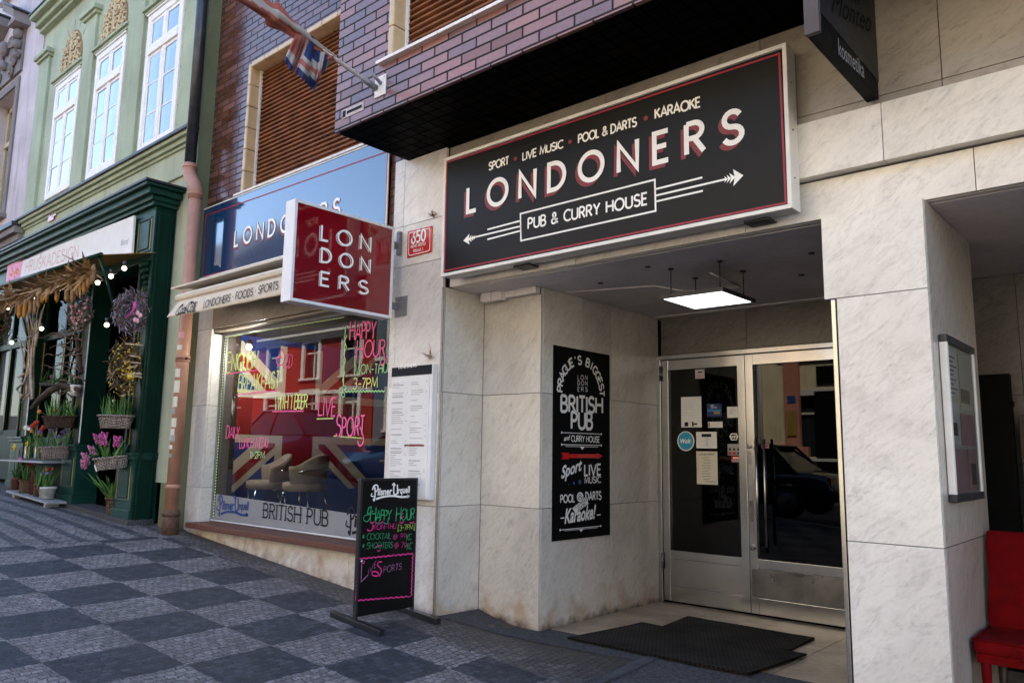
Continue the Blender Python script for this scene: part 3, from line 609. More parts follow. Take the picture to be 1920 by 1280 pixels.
# cream-tiled brick window with a timber roller shutter
def cream_window(X0, X1, Y, Z0, Z1, depth, name):
    f = MB(); n = round((Z1-Z0)/.268)
    for i in range(n):
        a, b = Z0+(Z1-Z0)*i/n, Z0+(Z1-Z0)*(i+1)/n
        f.box(X0-.012, X0+.05, Y-.02, Y+depth, a+.003, b-.003); f.box(X1-.05, X1+.012, Y-.02, Y+depth, a+.003, b-.003)
    k = round((X1-X0)/.30)
    for i in range(k):
        a, b = X0+.05+(X1-X0-.1)*i/k, X0+.05+(X1-X0-.1)*(i+1)/k
        f.box(a+.003, b-.003, Y-.02, Y+depth, Z1-.05, Z1+.012)
    w = f.build('window', M['cream_tile'], pub, bevel=.014)
    sl = MB(); z = Z0
    while z < Z1-.07:
        sl.add([(X0+.06, Y+depth-.040, z), (X1-.06, Y+depth-.040, z), (X1-.06, Y+depth-.008, z+.046), (X0+.06, Y+depth-.008, z+.046),
                (X0+.06, Y+depth+.02, z), (X1-.06, Y+depth+.02, z), (X1-.06, Y+depth+.02, z+.046), (X0+.06, Y+depth+.02, z+.046)],
               [(0,1,2,3), (0,4,5,1), (3,2,6,7)]); z += .054
    sl.build('roller_shutter', M['shutter'], w, fix=False)
    bk = MB(); bk.box(X0, X1, Y+depth+.03, Y+depth+.06, Z0-.01, Z1); bk.build('shutter_back', M['dark_wood'], w)
    rl = MB(); rl.box(X0+.05, X0+.062, Y+depth-.06, Y+depth-.03, Z0, Z1-.05); rl.build('guide_rail', M['alu'], w)
    si = MB(); m_ = round((X1-X0)/.33)
    for i in range(m_): si.box(X0-.12+(X1-X0+.24)*i/m_+.002, X0-.12+(X1-X0+.24)*(i+1)/m_-.002, Y-.05, Y+depth, Z0-.028, Z0-.002)
    si.build('sill', M['white_paint'], w, bevel=.004)
cream_window(WX0, WX1, 4.5, WZ0, WZ1, .165, 'a'); cream_window(VX0, VX1, BY, VZ0, VZ1, .165, 'b')
# small enamel plate on the bay: two lines of worn lettering
pl, P = planeY(BY-.004)
mb = MB(); a = P(642,208); b = P(681,213); mb.box(a.x, b.x, BY-.006, BY+.01, P(642,224).z, P(642,208).z); o = mb.build('wall_plate', M['mauve'], pub)
mb = MB()
for k, zf in enumerate((.30, .62)): mb.box(a.x+.07, b.x-.02, BY-.009, BY-.0065, P(642,224).z+.016+zf*.04, P(642,224).z+.028+zf*.04)
mb.box(a.x+.01, a.x+.05, BY-.009, BY-.0065, P(642,224).z+.01, P(642,208).z-.01); mb.build('plate_print', M['ink_dark'], o)

# pub room behind the window -----------------------------------------
RX0, RX1, RY1, RZ0 = -8.9, -5.0, 7.6, .55
mb = MB(); mb.box(RX0-.1, RX0, 4.67, RY1, 0, H+1.5); mb.build('room_side_wall', M['mu_blue'], pub)
mb = MB(); mb.box(RX0, RX1, RY1, RY1+.1, 0, H+1.5); mb.box(RX1, RX1+.1, 5.06, RY1, 0, H+1.5); mb.build('room_back_wall', M['room_wall'], pub)
mb = MB(); mb.box(RX0, RX1, 4.67, RY1, RZ0-.1, RZ0); mb.build('room_floor', M['room_floor'], pub)
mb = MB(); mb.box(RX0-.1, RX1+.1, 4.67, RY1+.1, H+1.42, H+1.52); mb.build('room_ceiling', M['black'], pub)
mb = MB(); mb.box(-5.6, -4.8, 4.672, 4.7, .3, H+1.4) if False else mb.box(-5.44, -5.3, 4.62, 4.70, .3, H+1.4); mb.build('room_jamb', M['dark_wood'], pub)
# union flag mural on the side wall: centre (5.87, .415+H), drawn as layered paint
CY, CZ, hw, hh = 5.875, H+.415, 1.09, .93
def band(mb, p, q, w, x, mi):                                  # painted stripe clipped to the mural
    d = Vector((q[0]-p[0], q[1]-p[1])).normalized(); n = Vector((-d.y, d.x))*w/2
    poly = [Vector(p)+n, Vector(q)+n, Vector(q)-n, Vector(p)-n]
    for ax, lim, sg in ((0, CY-hw, 1), (0, CY+hw+.6, -1), (1, CZ-hh, 1), (1, CZ+hh, -1)):
        out = []
        for i in range(len(poly)):
            a, b = poly[i], poly[(i+1) % len(poly)]; ia, ib = (a[ax]-lim)*sg >= 0, (b[ax]-lim)*sg >= 0
            if ia: out.append(a)
            if ia != ib: t = (lim-a[ax])/(b[ax]-a[ax]); out.append(a+(b-a)*t)
        poly = out
        if len(poly) < 3: return
    mb.add([(x, c[0], c[1]) for c in poly], [tuple(range(len(poly)))], mi)
mu = MB(); x = RX0+.003
for s in (1, -1):
    band(mu, (CY-2*hw, CZ-s*2*hh), (CY+2.6*hw, CZ+s*2.6*hh), .30, x+.0006*s, 0)
for s in (1, -1):
    band(mu, (CY-2*hw, CZ-s*2*hh-.03), (CY+2.6*hw, CZ+s*2.6*hh-.03), .10, x+.002+.0006*s, 1)
for k, (p, q, w) in enumerate((((CY-2, CZ), (CY+3, CZ), .66), ((CY, CZ-2), (CY, CZ+2), .66))): band(mu, p, q, w, x+.004+.001*k, 0)
for k, (p, q, w) in enumerate((((CY-2, CZ), (CY+3, CZ), .46), ((CY, CZ-2), (CY, CZ+2), .46))): band(mu, p, q, w, x+.0065+.001*k, 1)
mu.build('flag_mural', [M['mu_white'], M['mu_red']], pub, fix=False)

# display window -----------------------------------------------------
GY = 4.66; GX0, GX1, GZ0, GZ1 = -8.69, -5.45, H-.80, H+1.345
fr = MB(); fr.box(GX0-.03, GX1, GY-.02, GY+.04, GZ1, GZ1+.035); fr.box(GX0-.03, GX1, GY-.025, GY+.04, GZ0-.03, GZ0); fr.box(GX0-.03, GX0, GY-.02, GY+.04, GZ0, GZ1)
win = fr.build('display_window', M['galv'], pub, bevel=.004)
pn = MB(); pn.quad((GX0, GY, GZ0), (GX1, GY, GZ0), (GX1, GY, GZ1), (GX0, GY, GZ1)); pane = pn.build('pane', M['glass'], win, fix=False)
# frosted band with lettering
pl, P = planeY(GY-.002)
fb = MB(); bt = P(404,926).z; bt2 = P(680,966).z
fb.add([pl.at(GX0, GZ0, .001), pl.at(GX1, GZ0, .001), pl.at(GX1, bt2-.01, .001), pl.at(GX0, bt+.005, .001)], [(0,1,2,3)]); fb.build('frosted_band', M['frost'], win, fix=False)
lt = MB()
text(lt, pl, P, 'BRITISH PUB', (494,969), (615,986), (494,943), w=.125, track=.2, d=.004, mi=0, serif=True); lt.build('band_lettering', M['ink_dark'], win, fix=False)
def pilsner(lt, pl, P, x0, y0, x1, y1, hgt, d, mi, crop=None):
    """the two-word beer mark with its tall P and U and the swash below"""
    dy = (y1-y0)
    def q(t, v): return (x0+(x1-x0)*t, y0+dy*t-hgt*v)
    if not crop:
        btext(lt, pl, P, 'ilsner', q(.14,.12), q(.53,.12), q(.14,.80), bold=.035, d=d, mi=mi, shear=.05); btext(lt, pl, P, 'rquell', q(.68,-.06), q(1,-.06), q(.68,.78), bold=.03, d=d+.0004, mi=mi, shear=.05)
    else: btext(lt, pl, P, 'ils', q(.14,.12), q(.38,.12), q(.14,.80), bold=.035, d=d, mi=mi, shear=.05)
    W = (pl.loc(P(*q(1,0)))[0]-pl.loc(P(*q(0,0)))[0])*.034
    S = lambda pts, w=1: pxline(lt, pl, P, [q(*p) for p in pts], abs(W)*w, d+.0008, mi, True)
    S([(.02,-.12),(.05,-.28),(.07,.2),(.07,.75),(.05,.95)], 1.1); S([(.0,.7),(.04,1.05),(.11,1.12),(.15,.95),(.13,.62),(.07,.5)], .9); S([(-.01,.4),(-.03,.15),(.05,.08)], .7)
    if not crop:
        S([(.58,1.05),(.57,.6),(.58,.15),(.64,.1),(.67,.3),(.67,1.0)], 1.0); S([(.53,.98),(.58,1.15),(.61,.9)], .7)
        S([(.1,-.18),(.3,-.02),(.55,-.02),(.8,-.2),(.98,-.16)], 1.2); S([(.93,-.06),(.99,-.18),(.93,-.3)], .8)
    else: S([(.1,-.2),(.24,-.06),(.38,-.05)], 1.2)
lt = MB(); pilsner(lt, pl, P, 409, 958, 466, 960, 26, .004, 0); lt.build('beer_lettering', M['ink_blue'], win, fix=False)
lt = MB(); pilsner(lt, pl, P, 652, 990, 740, 1006, 36, .004, 0, True); lt.build('beer_lettering', M['ink_dark'], win, fix=False)
ls = MB(); ls.box(GX0, GX1, GY-.03, GY-.012, GZ0-.02, GZ0-.006); ls.build('window_bead', M['white_frame'], win)
# chalk-pen writing on the pane
hw_ = MB(); D_ = .003
def hand(s, BL, BR, TL, mi, w=.10, big=1.15, wob=.05, slant=.06, track=.16): text(hw_, pl, P, s, BL, BR, TL, w=w, track=track, d=D_, mi=mi, caps_big=big, wob=wob, slant=slant)
hand('ENGLISH', (425,698), (482,690), (425,668), 1, big=1.25); pxline(hw_, pl, P, zig((424,701),(481,694),14,.5), .012, D_, 0)
hand('BREAKFAST', (446,735), (524,726), (446,706), 1, big=1.1); pxline(hw_, pl, P, zig((444,740),(520,732),16,.5), .012, D_, 0)
hand('WITH 1 BEER', (515,768), (576,764), (515,744), 1, big=1.1, track=.1); pxline(hw_, pl, P, zig((511,771),(570,770),26,1.2), .012, D_, 0)
hand('DAILY', (424,822), (448,820), (424,802), 0); hand('LUNCH MENU', (449,840), (503,838), (449,822), 0, track=.12); hand('11-2PM', (468,860), (496,858), (468,848), 2, w=.13)
hand('HAPPY', (656,638), (704,634), (656,608), 0, track=.14); hand('HOUR', (669,672), (722,667), (669,642), 0, track=.14, w=.09); pxline(hw_, pl, P, [(718,650),(722,672),(720,682),(715,684),(714,676)], .016, D_, 0, True)
hand('MON-THUR', (665,702), (734,698), (665,685), 2, w=.1); hand('3-7PM', (662,729), (708,726), (662,711), 1, w=.11)
pxline(hw_, pl, P, zig((648,612),(644,728),44,0), .014, D_, 2); pxline(hw_, pl, P, [(651,628),(647,640),(650,652),(645,664),(649,676),(644,688),(647,700),(643,712),(646,724)], .012, D_+.001, 2)
pxline(hw_, pl, P, zig((648,734),(722,733),26,1.3), .012, D_, 2)
for a, b in ((640,732), (647,727), (644,740)): pxline(hw_, pl, P, [(a+3*math.cos(t*.8), b+4*math.sin(t*.8)) for t in range(9)], .008, D_, 2)
hand('LIVE', (597,780), (629,778), (597,747), 0, track=.14, w=.09); hand('SPORT', (630,818), (683,815), (630,784), 0, w=.10, big=1.2); pxline(hw_, pl, P, [(676,800),(682,820),(680,832),(674,835),(671,826)], .016, D_, 0, True)
pxline(hw_, pl, P, zig((594,785),(626,784),18,.8), .008, D_, 1); pxline(hw_, pl, P, zig((626,817),(680,821),24,.7), .008, D_, 1)
pxline(hw_, pl, P, [(526,660),(529,654),(532,660),(535,668),(533,676),(529,684),(521,682),(519,674),(524,668),(526,660)], .016, D_, 0, True)
pxline(hw_, pl, P, [(525,668),(527,672)], .03, D_, 0)
for dx in (0, 5, 10): pxline(hw_, pl, P, [(535+dx,668-dx*.3),(533+dx*.9,684),(531+dx,690),(538+dx,682),(541+dx*.7,664),(536+dx,668)], .010, D_, 0, True)
hw_.build('chalk_writing', [M['pink'], M['lime'], M['mint']], win, fix=False)
# LED rope around the pane
ld = MB(); n = 62
for i in range(n): ld.ball((GX0+.03, GY-.012, GZ0+.03+(GZ1-GZ0-.05)*i/n), .0065, 5)
for i in range(96): ld.ball((GX0+.03+(GX1-GX0-.9)*i/96, GY-.012, GZ1-.018), .0042, 5)
ld.build('led_rope', M['led'], win)
rp = MB(); rp.tube([(GX0+.03, GY-.006, GZ0+.02), (GX0+.03, GY-.006, GZ1-.018), (GX1-.6, GY-.006, GZ1-.018)], .006, 5); rp.build('led_cable', M['lead'], win)

# entrance doors -----------------------------------------------------
DY, DZ1 = 6.90, H+1.01
df = MB(); df.box(-4.09, -4.045, DY, DY+.1, 0, DZ1); df.box(-2.2, -2.15, DY, DY+.1, 0, DZ1); df.box(-4.09, -2.15, DY-.004, DY+.1, DZ1-.045, DZ1); df.build('door_frame', M['steel'], pub, bevel=.003)
def leaf(x0, x1, hinge_left):
    sw = .075; mb = MB(); y0, y1 = DY+.012, DY+.062; zt = DZ1-.052
    mb.box(x0, x0+sw, y0, y1, .02, zt); mb.box(x1-sw, x1, y0, y1, .02, zt); mb.box(x0+sw, x1-sw, y0+.002, y1, zt-.10, zt)
    mb.box(x0+sw, x1-sw, y0+.002, y1, .02, .16); mb.box(x0+sw, x1-sw, y0+.002, y1, .42, .50); mb.box(x0+sw, x1-sw, y0+.012, y1, .16, .42)
    d = mb.build('door_leaf', M['steel'], pub, bevel=.003)
    g = MB(); g.quad((x0+sw, y0+.03, .50), (x1-sw, y0+.03, .50), (x1-sw, y0+.03, zt-.10), (x0+sw, y0+.03, zt-.10)); g.build('glass_pane', M['glass_dark'], d, fix=False)
    return d
dl = leaf(-4.04, -3.15, True); dr = leaf(-3.145, -2.205, False)
hb = MB(); hx = -3.03
hb.tube([(hx, DY-.05, .55), (hx, DY-.05, H+.17)], .014, 10)
for z in (.62, H+.08): hb.tube([(hx, DY-.05, z), (hx-.045, DY+.012, z)], .009, 8)
hb.tube([(hx+.075, DY-.05, .62), (hx+.075, DY-.05, H+.17)], .012, 10); hb.tube([(hx+.075, DY-.05, H+.12), (hx-.02, DY+.02, H+.12)], .008, 8)
hb.build('pull_bar', M['steel'], dr)
lk = MB(); lk.box(hx-.10, hx-.07, DY+.002, DY+.014, H-.06, H+.05); lk.box(hx-.105, hx-.06, DY+.0, DY+.014, .83, 1.02); lk.tube([(hx-.085, DY-.012, .60), (hx-.085, DY+.014, .60)], .026, 16); lk.tube([(hx-.09, DY-.01, H+.1), (hx-.09, DY+.014, H+.1)], .02, 14)
lk.build('lock', M['steel_dark'], dr, bevel=.002)
hg = MB()
for z in (.32, H+.75): hg.tube([(-4.043, DY-.005, z), (-4.043, DY-.005, z+.15)], .012, 8)
hg.build('hinge', M['steel_dark'], dl)
kp = MB(); kp.box(-3.15+.02, -2.3, DY+.008, DY+.0105, .17, .41); kp.build('kick_plate', M['steel_dark'], dr)
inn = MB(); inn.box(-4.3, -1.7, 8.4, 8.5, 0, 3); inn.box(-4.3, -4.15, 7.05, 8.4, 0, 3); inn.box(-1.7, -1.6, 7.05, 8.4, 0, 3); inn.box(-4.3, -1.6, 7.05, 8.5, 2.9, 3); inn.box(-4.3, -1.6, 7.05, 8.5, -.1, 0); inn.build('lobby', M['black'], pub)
mb = MB(); mb.tube([(-4.05, 5.3, ZT-.006), (-3.3, 5.55, ZT-.006), (-3.2, 5.9, ZT-.006), (-2.75, 6.0, ZT-.006), (-2.72, 5.4, ZT-.006)], .007, 6); mb.build('ceiling_cable', M['ceiling'], pub)
mb = MB()
for q in ((-3.6,5.2),(-2.2,5.9),(-3.0,4.95),(-1.9,5.3)): mb.tube([(q[0], q[1], ZT-.008), (q[0], q[1], ZT-.0005)], .022, 12)
mb.build('ceiling_plug', M['lead'], pub)
# ceiling junction boxes
for (xa, xb) in ((908,926), (927,945)):
    mb = MB(); a = PY(xa, 550, 4.94); b = PY(xb, 532, 4.94); mb.box(a.x, b.x, 4.9, 4.97, ZT-.085, ZT-.004); mb.build('junction_box', M['ceiling'], pub, bevel=.006)
# ------------------------------------------------------------------ green townhouse
YG = 4.33
M['relief_ground'] = plain('brown_stucco_ground', (.26,.18,.09), .9)
gh = thing('green_townhouse', 'pale green plastered townhouse with tall white windows above the flower shop', 'building', (-12, YG, .7))
GXR, GXL = -9.07, -15.45
wins = [(-10.84, -9.75), (-12.70, -11.60), (-14.50, -13.38)]
wz = [(H+4.05, H+6.13), (H+4.11, H+6.17), (H+4.15, H+6.21)]
ZS = H+4.0
def wall_holes(mb, x0, x1, z0, z1, y0, y1, holes):
    xs = sorted({x0, x1, *[h for q in holes for h in q[:2]]})
    for i in range(len(xs)-1):
        a, b = xs[i], xs[i+1]; hs = sorted([(q[2], q[3]) for q in holes if q[0] <= a+1e-6 and q[1] >= b-1e-6]); z = z0
        for h0, h1 in hs:
            if h0 > z: mb.box(a, b, y0, y1, z, h0)
            z = max(z, h1)
        if z < z1: mb.box(a, b, y0, y1, z, z1)
mb = MB(); wall_holes(mb, GXL, GXR, 1.0, 13, YG, YG+.5, [(a, b, c, d) for (a, b), (c, d) in zip(wins, wz)]+[(-15.4,-9.6,1.0,H+3.0)])
mb.build('wall', M['green_plaster'], gh)
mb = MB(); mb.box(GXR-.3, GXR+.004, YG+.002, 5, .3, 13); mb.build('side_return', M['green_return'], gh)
mb = MB(); mb.box(GXL, GXR-.05, 8.6, 10, 0, 13); mb.box(GXL, GXR-.02, YG+.02, 10, 12.8, 13.1); mb.build('roof', M['lead'], gh)
for x0, x1 in ((-15.45,-14.95), (-13.28,-12.82), (-11.5,-10.95), (-9.62,-9.1)):
    mb = MB(); mb.box(x0, x1, YG-.05, YG+.01, ZS+.0, H+6.95); mb.box(x0-.05, x1+.05, YG-.09, YG+.01, H+6.95, H+7.0); mb.box(x0-.09, x1+.09, YG-.13, YG+.01, H+7.0, H+7.08)
    mb.build('pilaster', M['green_trim'], gh, bevel=.008)
mb = MB()
for z0, z1, d in ((7.55,7.62,.10), (7.62,7.72,.18), (7.72,7.8,.28), (8.5,8.6,.12), (8.6,8.75,.2)): mb.box(GXL-.04, GXR, YG-d, YG+.01, H+z0, H+z1)
mb.build('cornice', M['green_trim'], gh, bevel=.012)
mb = MB(); mb.box(GXL-.06, GXR, YG-.3, YG, H+7.8, H+7.825); mb.build('sheet_metal_ledge', M['lead'], gh); mb = MB(); mb.box(GXL-.06, GXR+.0, YG-.16, YG, ZS-.05, ZS-.015); mb.build('sheet_metal_ledge', M['lead'], gh)
mb = MB()
for z0, z1, d in ((-.1,-.05,.12), (-.16,-.1,.07), (-.2,-.16,.03)): mb.box(GXL, GXR-.02, YG-d, YG+.01, ZS+z0, ZS+z1)
mb.box(GXL, GXR-.02, YG-.03, YG+.01, H+3.42, H+3.46); mb.build('string_course', M['green_trim'], gh, bevel=.01)
for k, ((a, b), (c, d)) in enumerate(zip(wins, wz)):
    f = MB(); y0 = YG-.03; fw = .1; xm = (a+b)/2; tz = c+(d-c)*.70
    f.box(a, a+fw, y0, YG+.1, c, d); f.box(b-fw, b, y0, YG+.1, c, d); f.box(a+fw, b-fw, y0, YG+.1, d-fw, d); f.box(a+fw, b-fw, y0, YG+.1, c, c+.09); f.box(a+fw, b-fw, y0-.012, YG+.1, tz, tz+.12)
    f.box(a-.02, b+.02, y0-.02, YG+.02, d, d+.03)
    w = f.build('window', M['white_paint'], gh, bevel=.012)
    g = MB(); y = YG-.006
    for x0, x1 in ((a+fw, xm-.03), (xm+.03, b-fw)):
        for z0, z1 in ((c+.09, tz), (tz+.12, d-fw)):
            g.box(x0, x0+.045, YG-.016, YG+.05, z0, z1); g.box(x1-.045, x1, YG-.016, YG+.05, z0, z1); g.box(x0, x1, YG-.014, YG+.048, z0, z0+.05); g.box(x0, x1, YG-.014, YG+.048, z1-.05, z1)
            if z0 < tz:
                for q in (1/3, 2/3): g.box(x0+.04, x1-.04, YG-.012, YG+.02, z0+(z1-z0)*q-.011, z0+(z1-z0)*q+.011)
    g.box(xm-.034, xm+.034, YG-.024, YG+.06, c+.08, d-fw)
    g.build('sash', M['white_paint'], w, bevel=.004)
    p = MB()
    for x0, x1 in ((a+fw, xm-.03), (xm+.03, b-fw)):
        for z0, z1 in ((c+.09, tz), (tz+.12, d-fw)):
            n = 3 if z0 < tz else 1
            for q in range(n):   # each pane leans its own way, as old glass does
                e = [rnd.uniform(-.004, .004) for _ in range(4)]; za, zb = z0+(z1-z0)*q/n, z0+(z1-z0)*(q+1)/n
                p.quad((x0, y+e[0], za), (x1, y+e[1], za), (x1, y+e[2], zb), (x0, y+e[3], zb))
    p.build('pane', M['glass_sky'], w, fix=False)
    c_ = MB(); c_.box(a+.1, b-.1, YG+.42, YG+.45, c, d); c_.build('net_curtain', M['paper'], w)
    h = MB(); h.box(a-.08, b+.08, YG-.05, YG+.01, d+.035, d+.085); h.box(a-.12, b+.12, YG-.085, YG+.01, d+.085, d+.13); h.build('hood_mould', M['green_trim'], gh, bevel=.008)
    # fan relief: a half-round panel of scrolls
    o = MB(); cx, cz, rx, rz = xm, d+.15, .50, .72; n = 24; rr = random.Random(5+k)
    o.prism([(cx+rx*math.cos(math.pi*i/n), YG-.012, cz+rz*math.sin(math.pi*i/n)) for i in range(n+1)], (0, .02, 0), 1)
    for s in (-1, 1):
        for (ox, oz, r0, t0, turns) in ((.12,.16,.13,0,1.5), (.30,.20,.12,40,1.4), (.10,.42,.12,80,1.5), (.27,.40,.09,10,1.3), (.38,.10,.07,0,1.2), (.06,.60,.06,30,1.2), (.19,.06,.05,0,1.2), (.17,.55,.07,20,1.2)):
            pts = []
            for i in range(20):
                t = i/19; a_ = R(t0)+t*turns*2*math.pi; r_ = r0*(1-.82*t); pts.append((cx+s*(ox+r_*math.cos(a_)), YG-.02-.012*t, cz+oz+r_*math.sin(a_)))
            o.tube(pts, [.021*(1-.4*i/19) for i in range(20)], 5)
        for i in range(16):
            a_ = math.pi/2*(i+.5)/16; r_ = rr.uniform(.55, .97); o.ball((cx+s*rx*r_*math.cos(a_), YG-.018, cz+rz*r_*math.sin(a_)), rr.uniform(.012, .028), 6)
    o.tube([(cx, YG-.02, cz+.02), (cx, YG-.03, cz+.66)], [.03, .015], 6)
    o.build('fan_relief', [M['cream_stucco'], M['relief_ground']], gh)
    l = MB()
    for i in range(7):      # raying joints in the plaster round the fan
        a_ = math.pi*(i+.5)/7; l.box(cx-.004, cx+.004, YG-.004, YG+.004, cz, cz+.001) if False else l.prism([(cx+math.cos(a_)*.56-.005, YG-.004, cz+math.sin(a_)*.77), (cx+math.cos(a_)*.56+.005, YG-.004, cz+math.sin(a_)*.77), (cx+math.cos(a_)*.66+.005, YG-.004, cz+math.sin(a_)*.92), (cx+math.cos(a_)*.66-.005, YG-.004, cz+math.sin(a_)*.92)], (0,.003,0))
    for i in range(8):
        z = c+.15+i*.27
        if z < d: l.box(a-.09, a-.005, YG-.003, YG+.001, z, z+.012); l.box(b+.005, b+.09, YG-.003, YG+.001, z, z+.012)
    l.build('plaster_joint', M['green_return'], gh)
mb = MB(); q = PY(97, 402, YG-.02); mb.box(q.x-.13, q.x+.13, YG-.03, YG-.005, q.z-.11, q.z+.11); o = mb.build('number_plate', M['enamel_red'], gh, bevel=.004)
pl, P = planeY(YG-.032); mb = MB(); text(mb, pl, P, '182', (89,409), (105,402), (89,396), w=.18); mb.build('plate_digits', M['ink_white'], o, fix=False)

# ------------------------------------------------------------------ flower shop front (joinery against the green house)
YS = 4.06
sf = thing('flower_shopfront', 'dark green timber shopfront with fascia, pedestals and gold lined panels', 'shopfront', (-12, YS, .6))
SXR = -9.5; SXL = -16.6
ZK = H+3.2
mb = MB()    # side cheek facing the pub
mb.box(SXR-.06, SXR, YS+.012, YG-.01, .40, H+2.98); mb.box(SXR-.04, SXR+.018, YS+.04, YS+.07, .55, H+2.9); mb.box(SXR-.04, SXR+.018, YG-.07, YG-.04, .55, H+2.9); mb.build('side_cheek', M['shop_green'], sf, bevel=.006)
mb = MB()
for z0, z1, d in ((2.98,3.03,.06), (3.03,3.09,.10), (3.09,3.17,.16), (3.17,3.21,.22)): mb.box(SXL, SXR+d*.9, YS-d, YG-.01, H+z0, H+z1)
mb.build('cornice', M['shop_green_lit'], sf, bevel=.012)
mb = MB(); mb.box(SXL, SXR+.22, YS-.24, YG-.008, H+3.212, H+3.24); mb.build('cornice_cover', M['lead'], sf)
mb = MB(); mb.box(SXL, SXR-.001, YS-.0, YG-.03, H+2.30, H+2.978); mb.build('fascia', M['shop_green_lit'], sf, bevel=.006)
def panel(mbp, mbg, x0, x1, z0, z1, y, m=.05):
    """raised-and-fielded panel with a gold outline"""
    mbp.box(x0+m*1.6, x1-m*1.6, y-.014, y+.002, z0+m*1.6, z1-m*1.6)
    for a, b, c, d in ((x0+m, x0+m+.012, z0+m, z1-m), (x1-m-.012, x1-m, z0+m, z1-m)): mbg.box(a, b, y-.006, y+.002, c, d)
    for a, b, c, d in ((x0+m, x1-m, z0+m, z0+m+.02), (x0+m, x1-m, z1-m-.02, z1-m)): mbp.box(a, b, y-.012, y+.002, c, d)
for (x0, x1) in ((-10.02, SXR-.005), (-11.85, -11.3), (-14.05, -13.45), (-16.4, -15.9)):
    gzb = slope((x0+x1)/2); p = MB(); g = MB(); zt = gzb+.83
    p.box(x0, x1, YS-.02, YS+.3, gzb-.02, gzb+.16); p.box(x0+.015, x1-.015, YS, YS+.3, gzb+.16, zt-.08); p.box(x0-.01, x1+.01, YS-.03, YS+.3, zt-.08, zt-.03); p.box(x0-.02, x1+.02, YS-.05, YS+.3, zt-.03, zt)
    panel(p, g, x0+.02, x1-.02, gzb+.2, zt-.1, YS, .06)
    o = p.build('pedestal', M['shop_green_lit'], sf, bevel=.006); build_each(g, 'gold_line', M['gold'], o)
    s_ = MB(); g = MB(); s_.box(x0+.12, x1-.02, YS+.05, YS+.3, zt, H+2.30); s_.box(x1-.10, x1-.02, YS+.02, YS+.06, zt, H+2.25); s_.box(x0+.12, x0+.18, YS+.02, YS+.06, zt, H+2.25)
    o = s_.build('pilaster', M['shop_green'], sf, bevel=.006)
    for e0, e1 in ((x0+.20, x0+.212), (x1-.13, x1-.118)): g = MB(); g.box(e0, e1, YS+.044, YS+.052, zt+.1, H+2.0); build_each(g, 'gold_line', M['gold'], o)
    ed = MB(); ed.box(x1-.022, x1-.008, YS+.012, YS+.022, zt+.02, H+1.95); ed.build('metal_edge', M['alu'], o)
    c = MB()   # carved bracket below the fascia
    for i in range(5): c.ball((x1-.18, YS-.0+.015*i, H+2.26-.075*i), .075-.008*i, 8, sq=(1.6, .8, .7))
    c.build('bracket', M['shop_green'], o)
    t = MB(); g = MB(); panel(t, g, x0, x1, H+2.35, H+2.93, YS-.002, .07); o = t.build('fascia_panel', M['shop_green_lit'], sf, bevel=.004); build_each(g, 'gold_line', M['gold'], o)
# display windows: frames, glass and the dark shop behind
def shopbay(x0, x1, zb, gold=True, mull=()):
    f = MB(); y = YS+.16
    f.box(x0, x0+.06, y-.03, y+.04, zb, H+2.3); f.box(x1-.06, x1, y-.03, y+.04, zb, H+2.3); f.box(x0, x1, y-.028, y+.038, H+1.62, H+1.72); f.box(x0, x1, y-.03, y+.04, zb, zb+.08)
    for m_ in mull: f.box(m_-.03, m_+.03, y-.03, y+.04, zb, H+2.3)
    o = f.build('shop_window', M['shop_green'], sf, bevel=.005)
    gl = MB()
    for e in (x0+.075, x1-.09, *[q+.04 for q in mull]): gl.box(e, e+.016, y-.036, y-.028, zb+.1, H+1.6)
    build_each(gl, 'gold_line', M['gold'], o)
    p = MB(); p.quad((x0, y+.01, zb), (x1, y+.01, zb), (x1, y+.01, H+2.3), (x0, y+.01, H+2.3)); p.build('pane', M['shop_glass'], o, fix=False)
shopbay(-13.45, -11.85, slope(-12.6)+.8, mull=(-12.55,)); shopbay(-15.9, -14.05, slope(-15)+.8, mull=(-15.0,))
mb = MB(); mb.box(-13.45, -11.83, YS+.05, YS+.2, slope(-12.6)+.1, slope(-12.6)+.8); mb.box(-15.9, -14.03, YS+.05, YS+.2, slope(-15)+.1, slope(-15)+.8); mb.build('stall_riser', M['shop_green'], sf)
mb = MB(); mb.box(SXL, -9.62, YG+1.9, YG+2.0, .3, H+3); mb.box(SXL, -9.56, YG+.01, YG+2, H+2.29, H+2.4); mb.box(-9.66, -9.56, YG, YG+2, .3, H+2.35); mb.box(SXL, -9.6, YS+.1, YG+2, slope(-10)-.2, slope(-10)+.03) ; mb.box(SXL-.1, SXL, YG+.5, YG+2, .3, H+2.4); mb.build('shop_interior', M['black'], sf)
mb = MB(); mb.box(-11.3, -10.02, YG+.35, YG+.42, slope(-10.6), H+2.3)
for i in range(2): mb.box(-11.2+.62*i, -10.68+.62*i, YG+.34, YG+.36, slope(-10.6)+.2, slope(-10.6)+.8)
d_ = mb.build('shop_door', M['shop_green'], sf, bevel=.006)
# stone step
mb = MB(); v0 = slope(SXL)
mb.add([(SXL,YS-.04,slope(SXL)-.1),(SXR+.03,YS-.04,slope(SXR)-.1),(SXR+.03,YG,slope(SXR)-.1),(SXL,YG,slope(SXL)-.1),(SXL,YS-.04,slope(SXL)+.05),(SXR+.03,YS-.04,slope(SXR)+.06),(SXR+.03,YG,slope(SXR)+.06),(SXL,YG,slope(SXL)+.05)],
       [(0,3,2,1),(4,5,6,7),(0,1,5,4),(1,2,6,5),(2,3,7,6),(3,0,4,7)]); mb.build('stone_step', M['asphalt'], sf, bevel=.01)

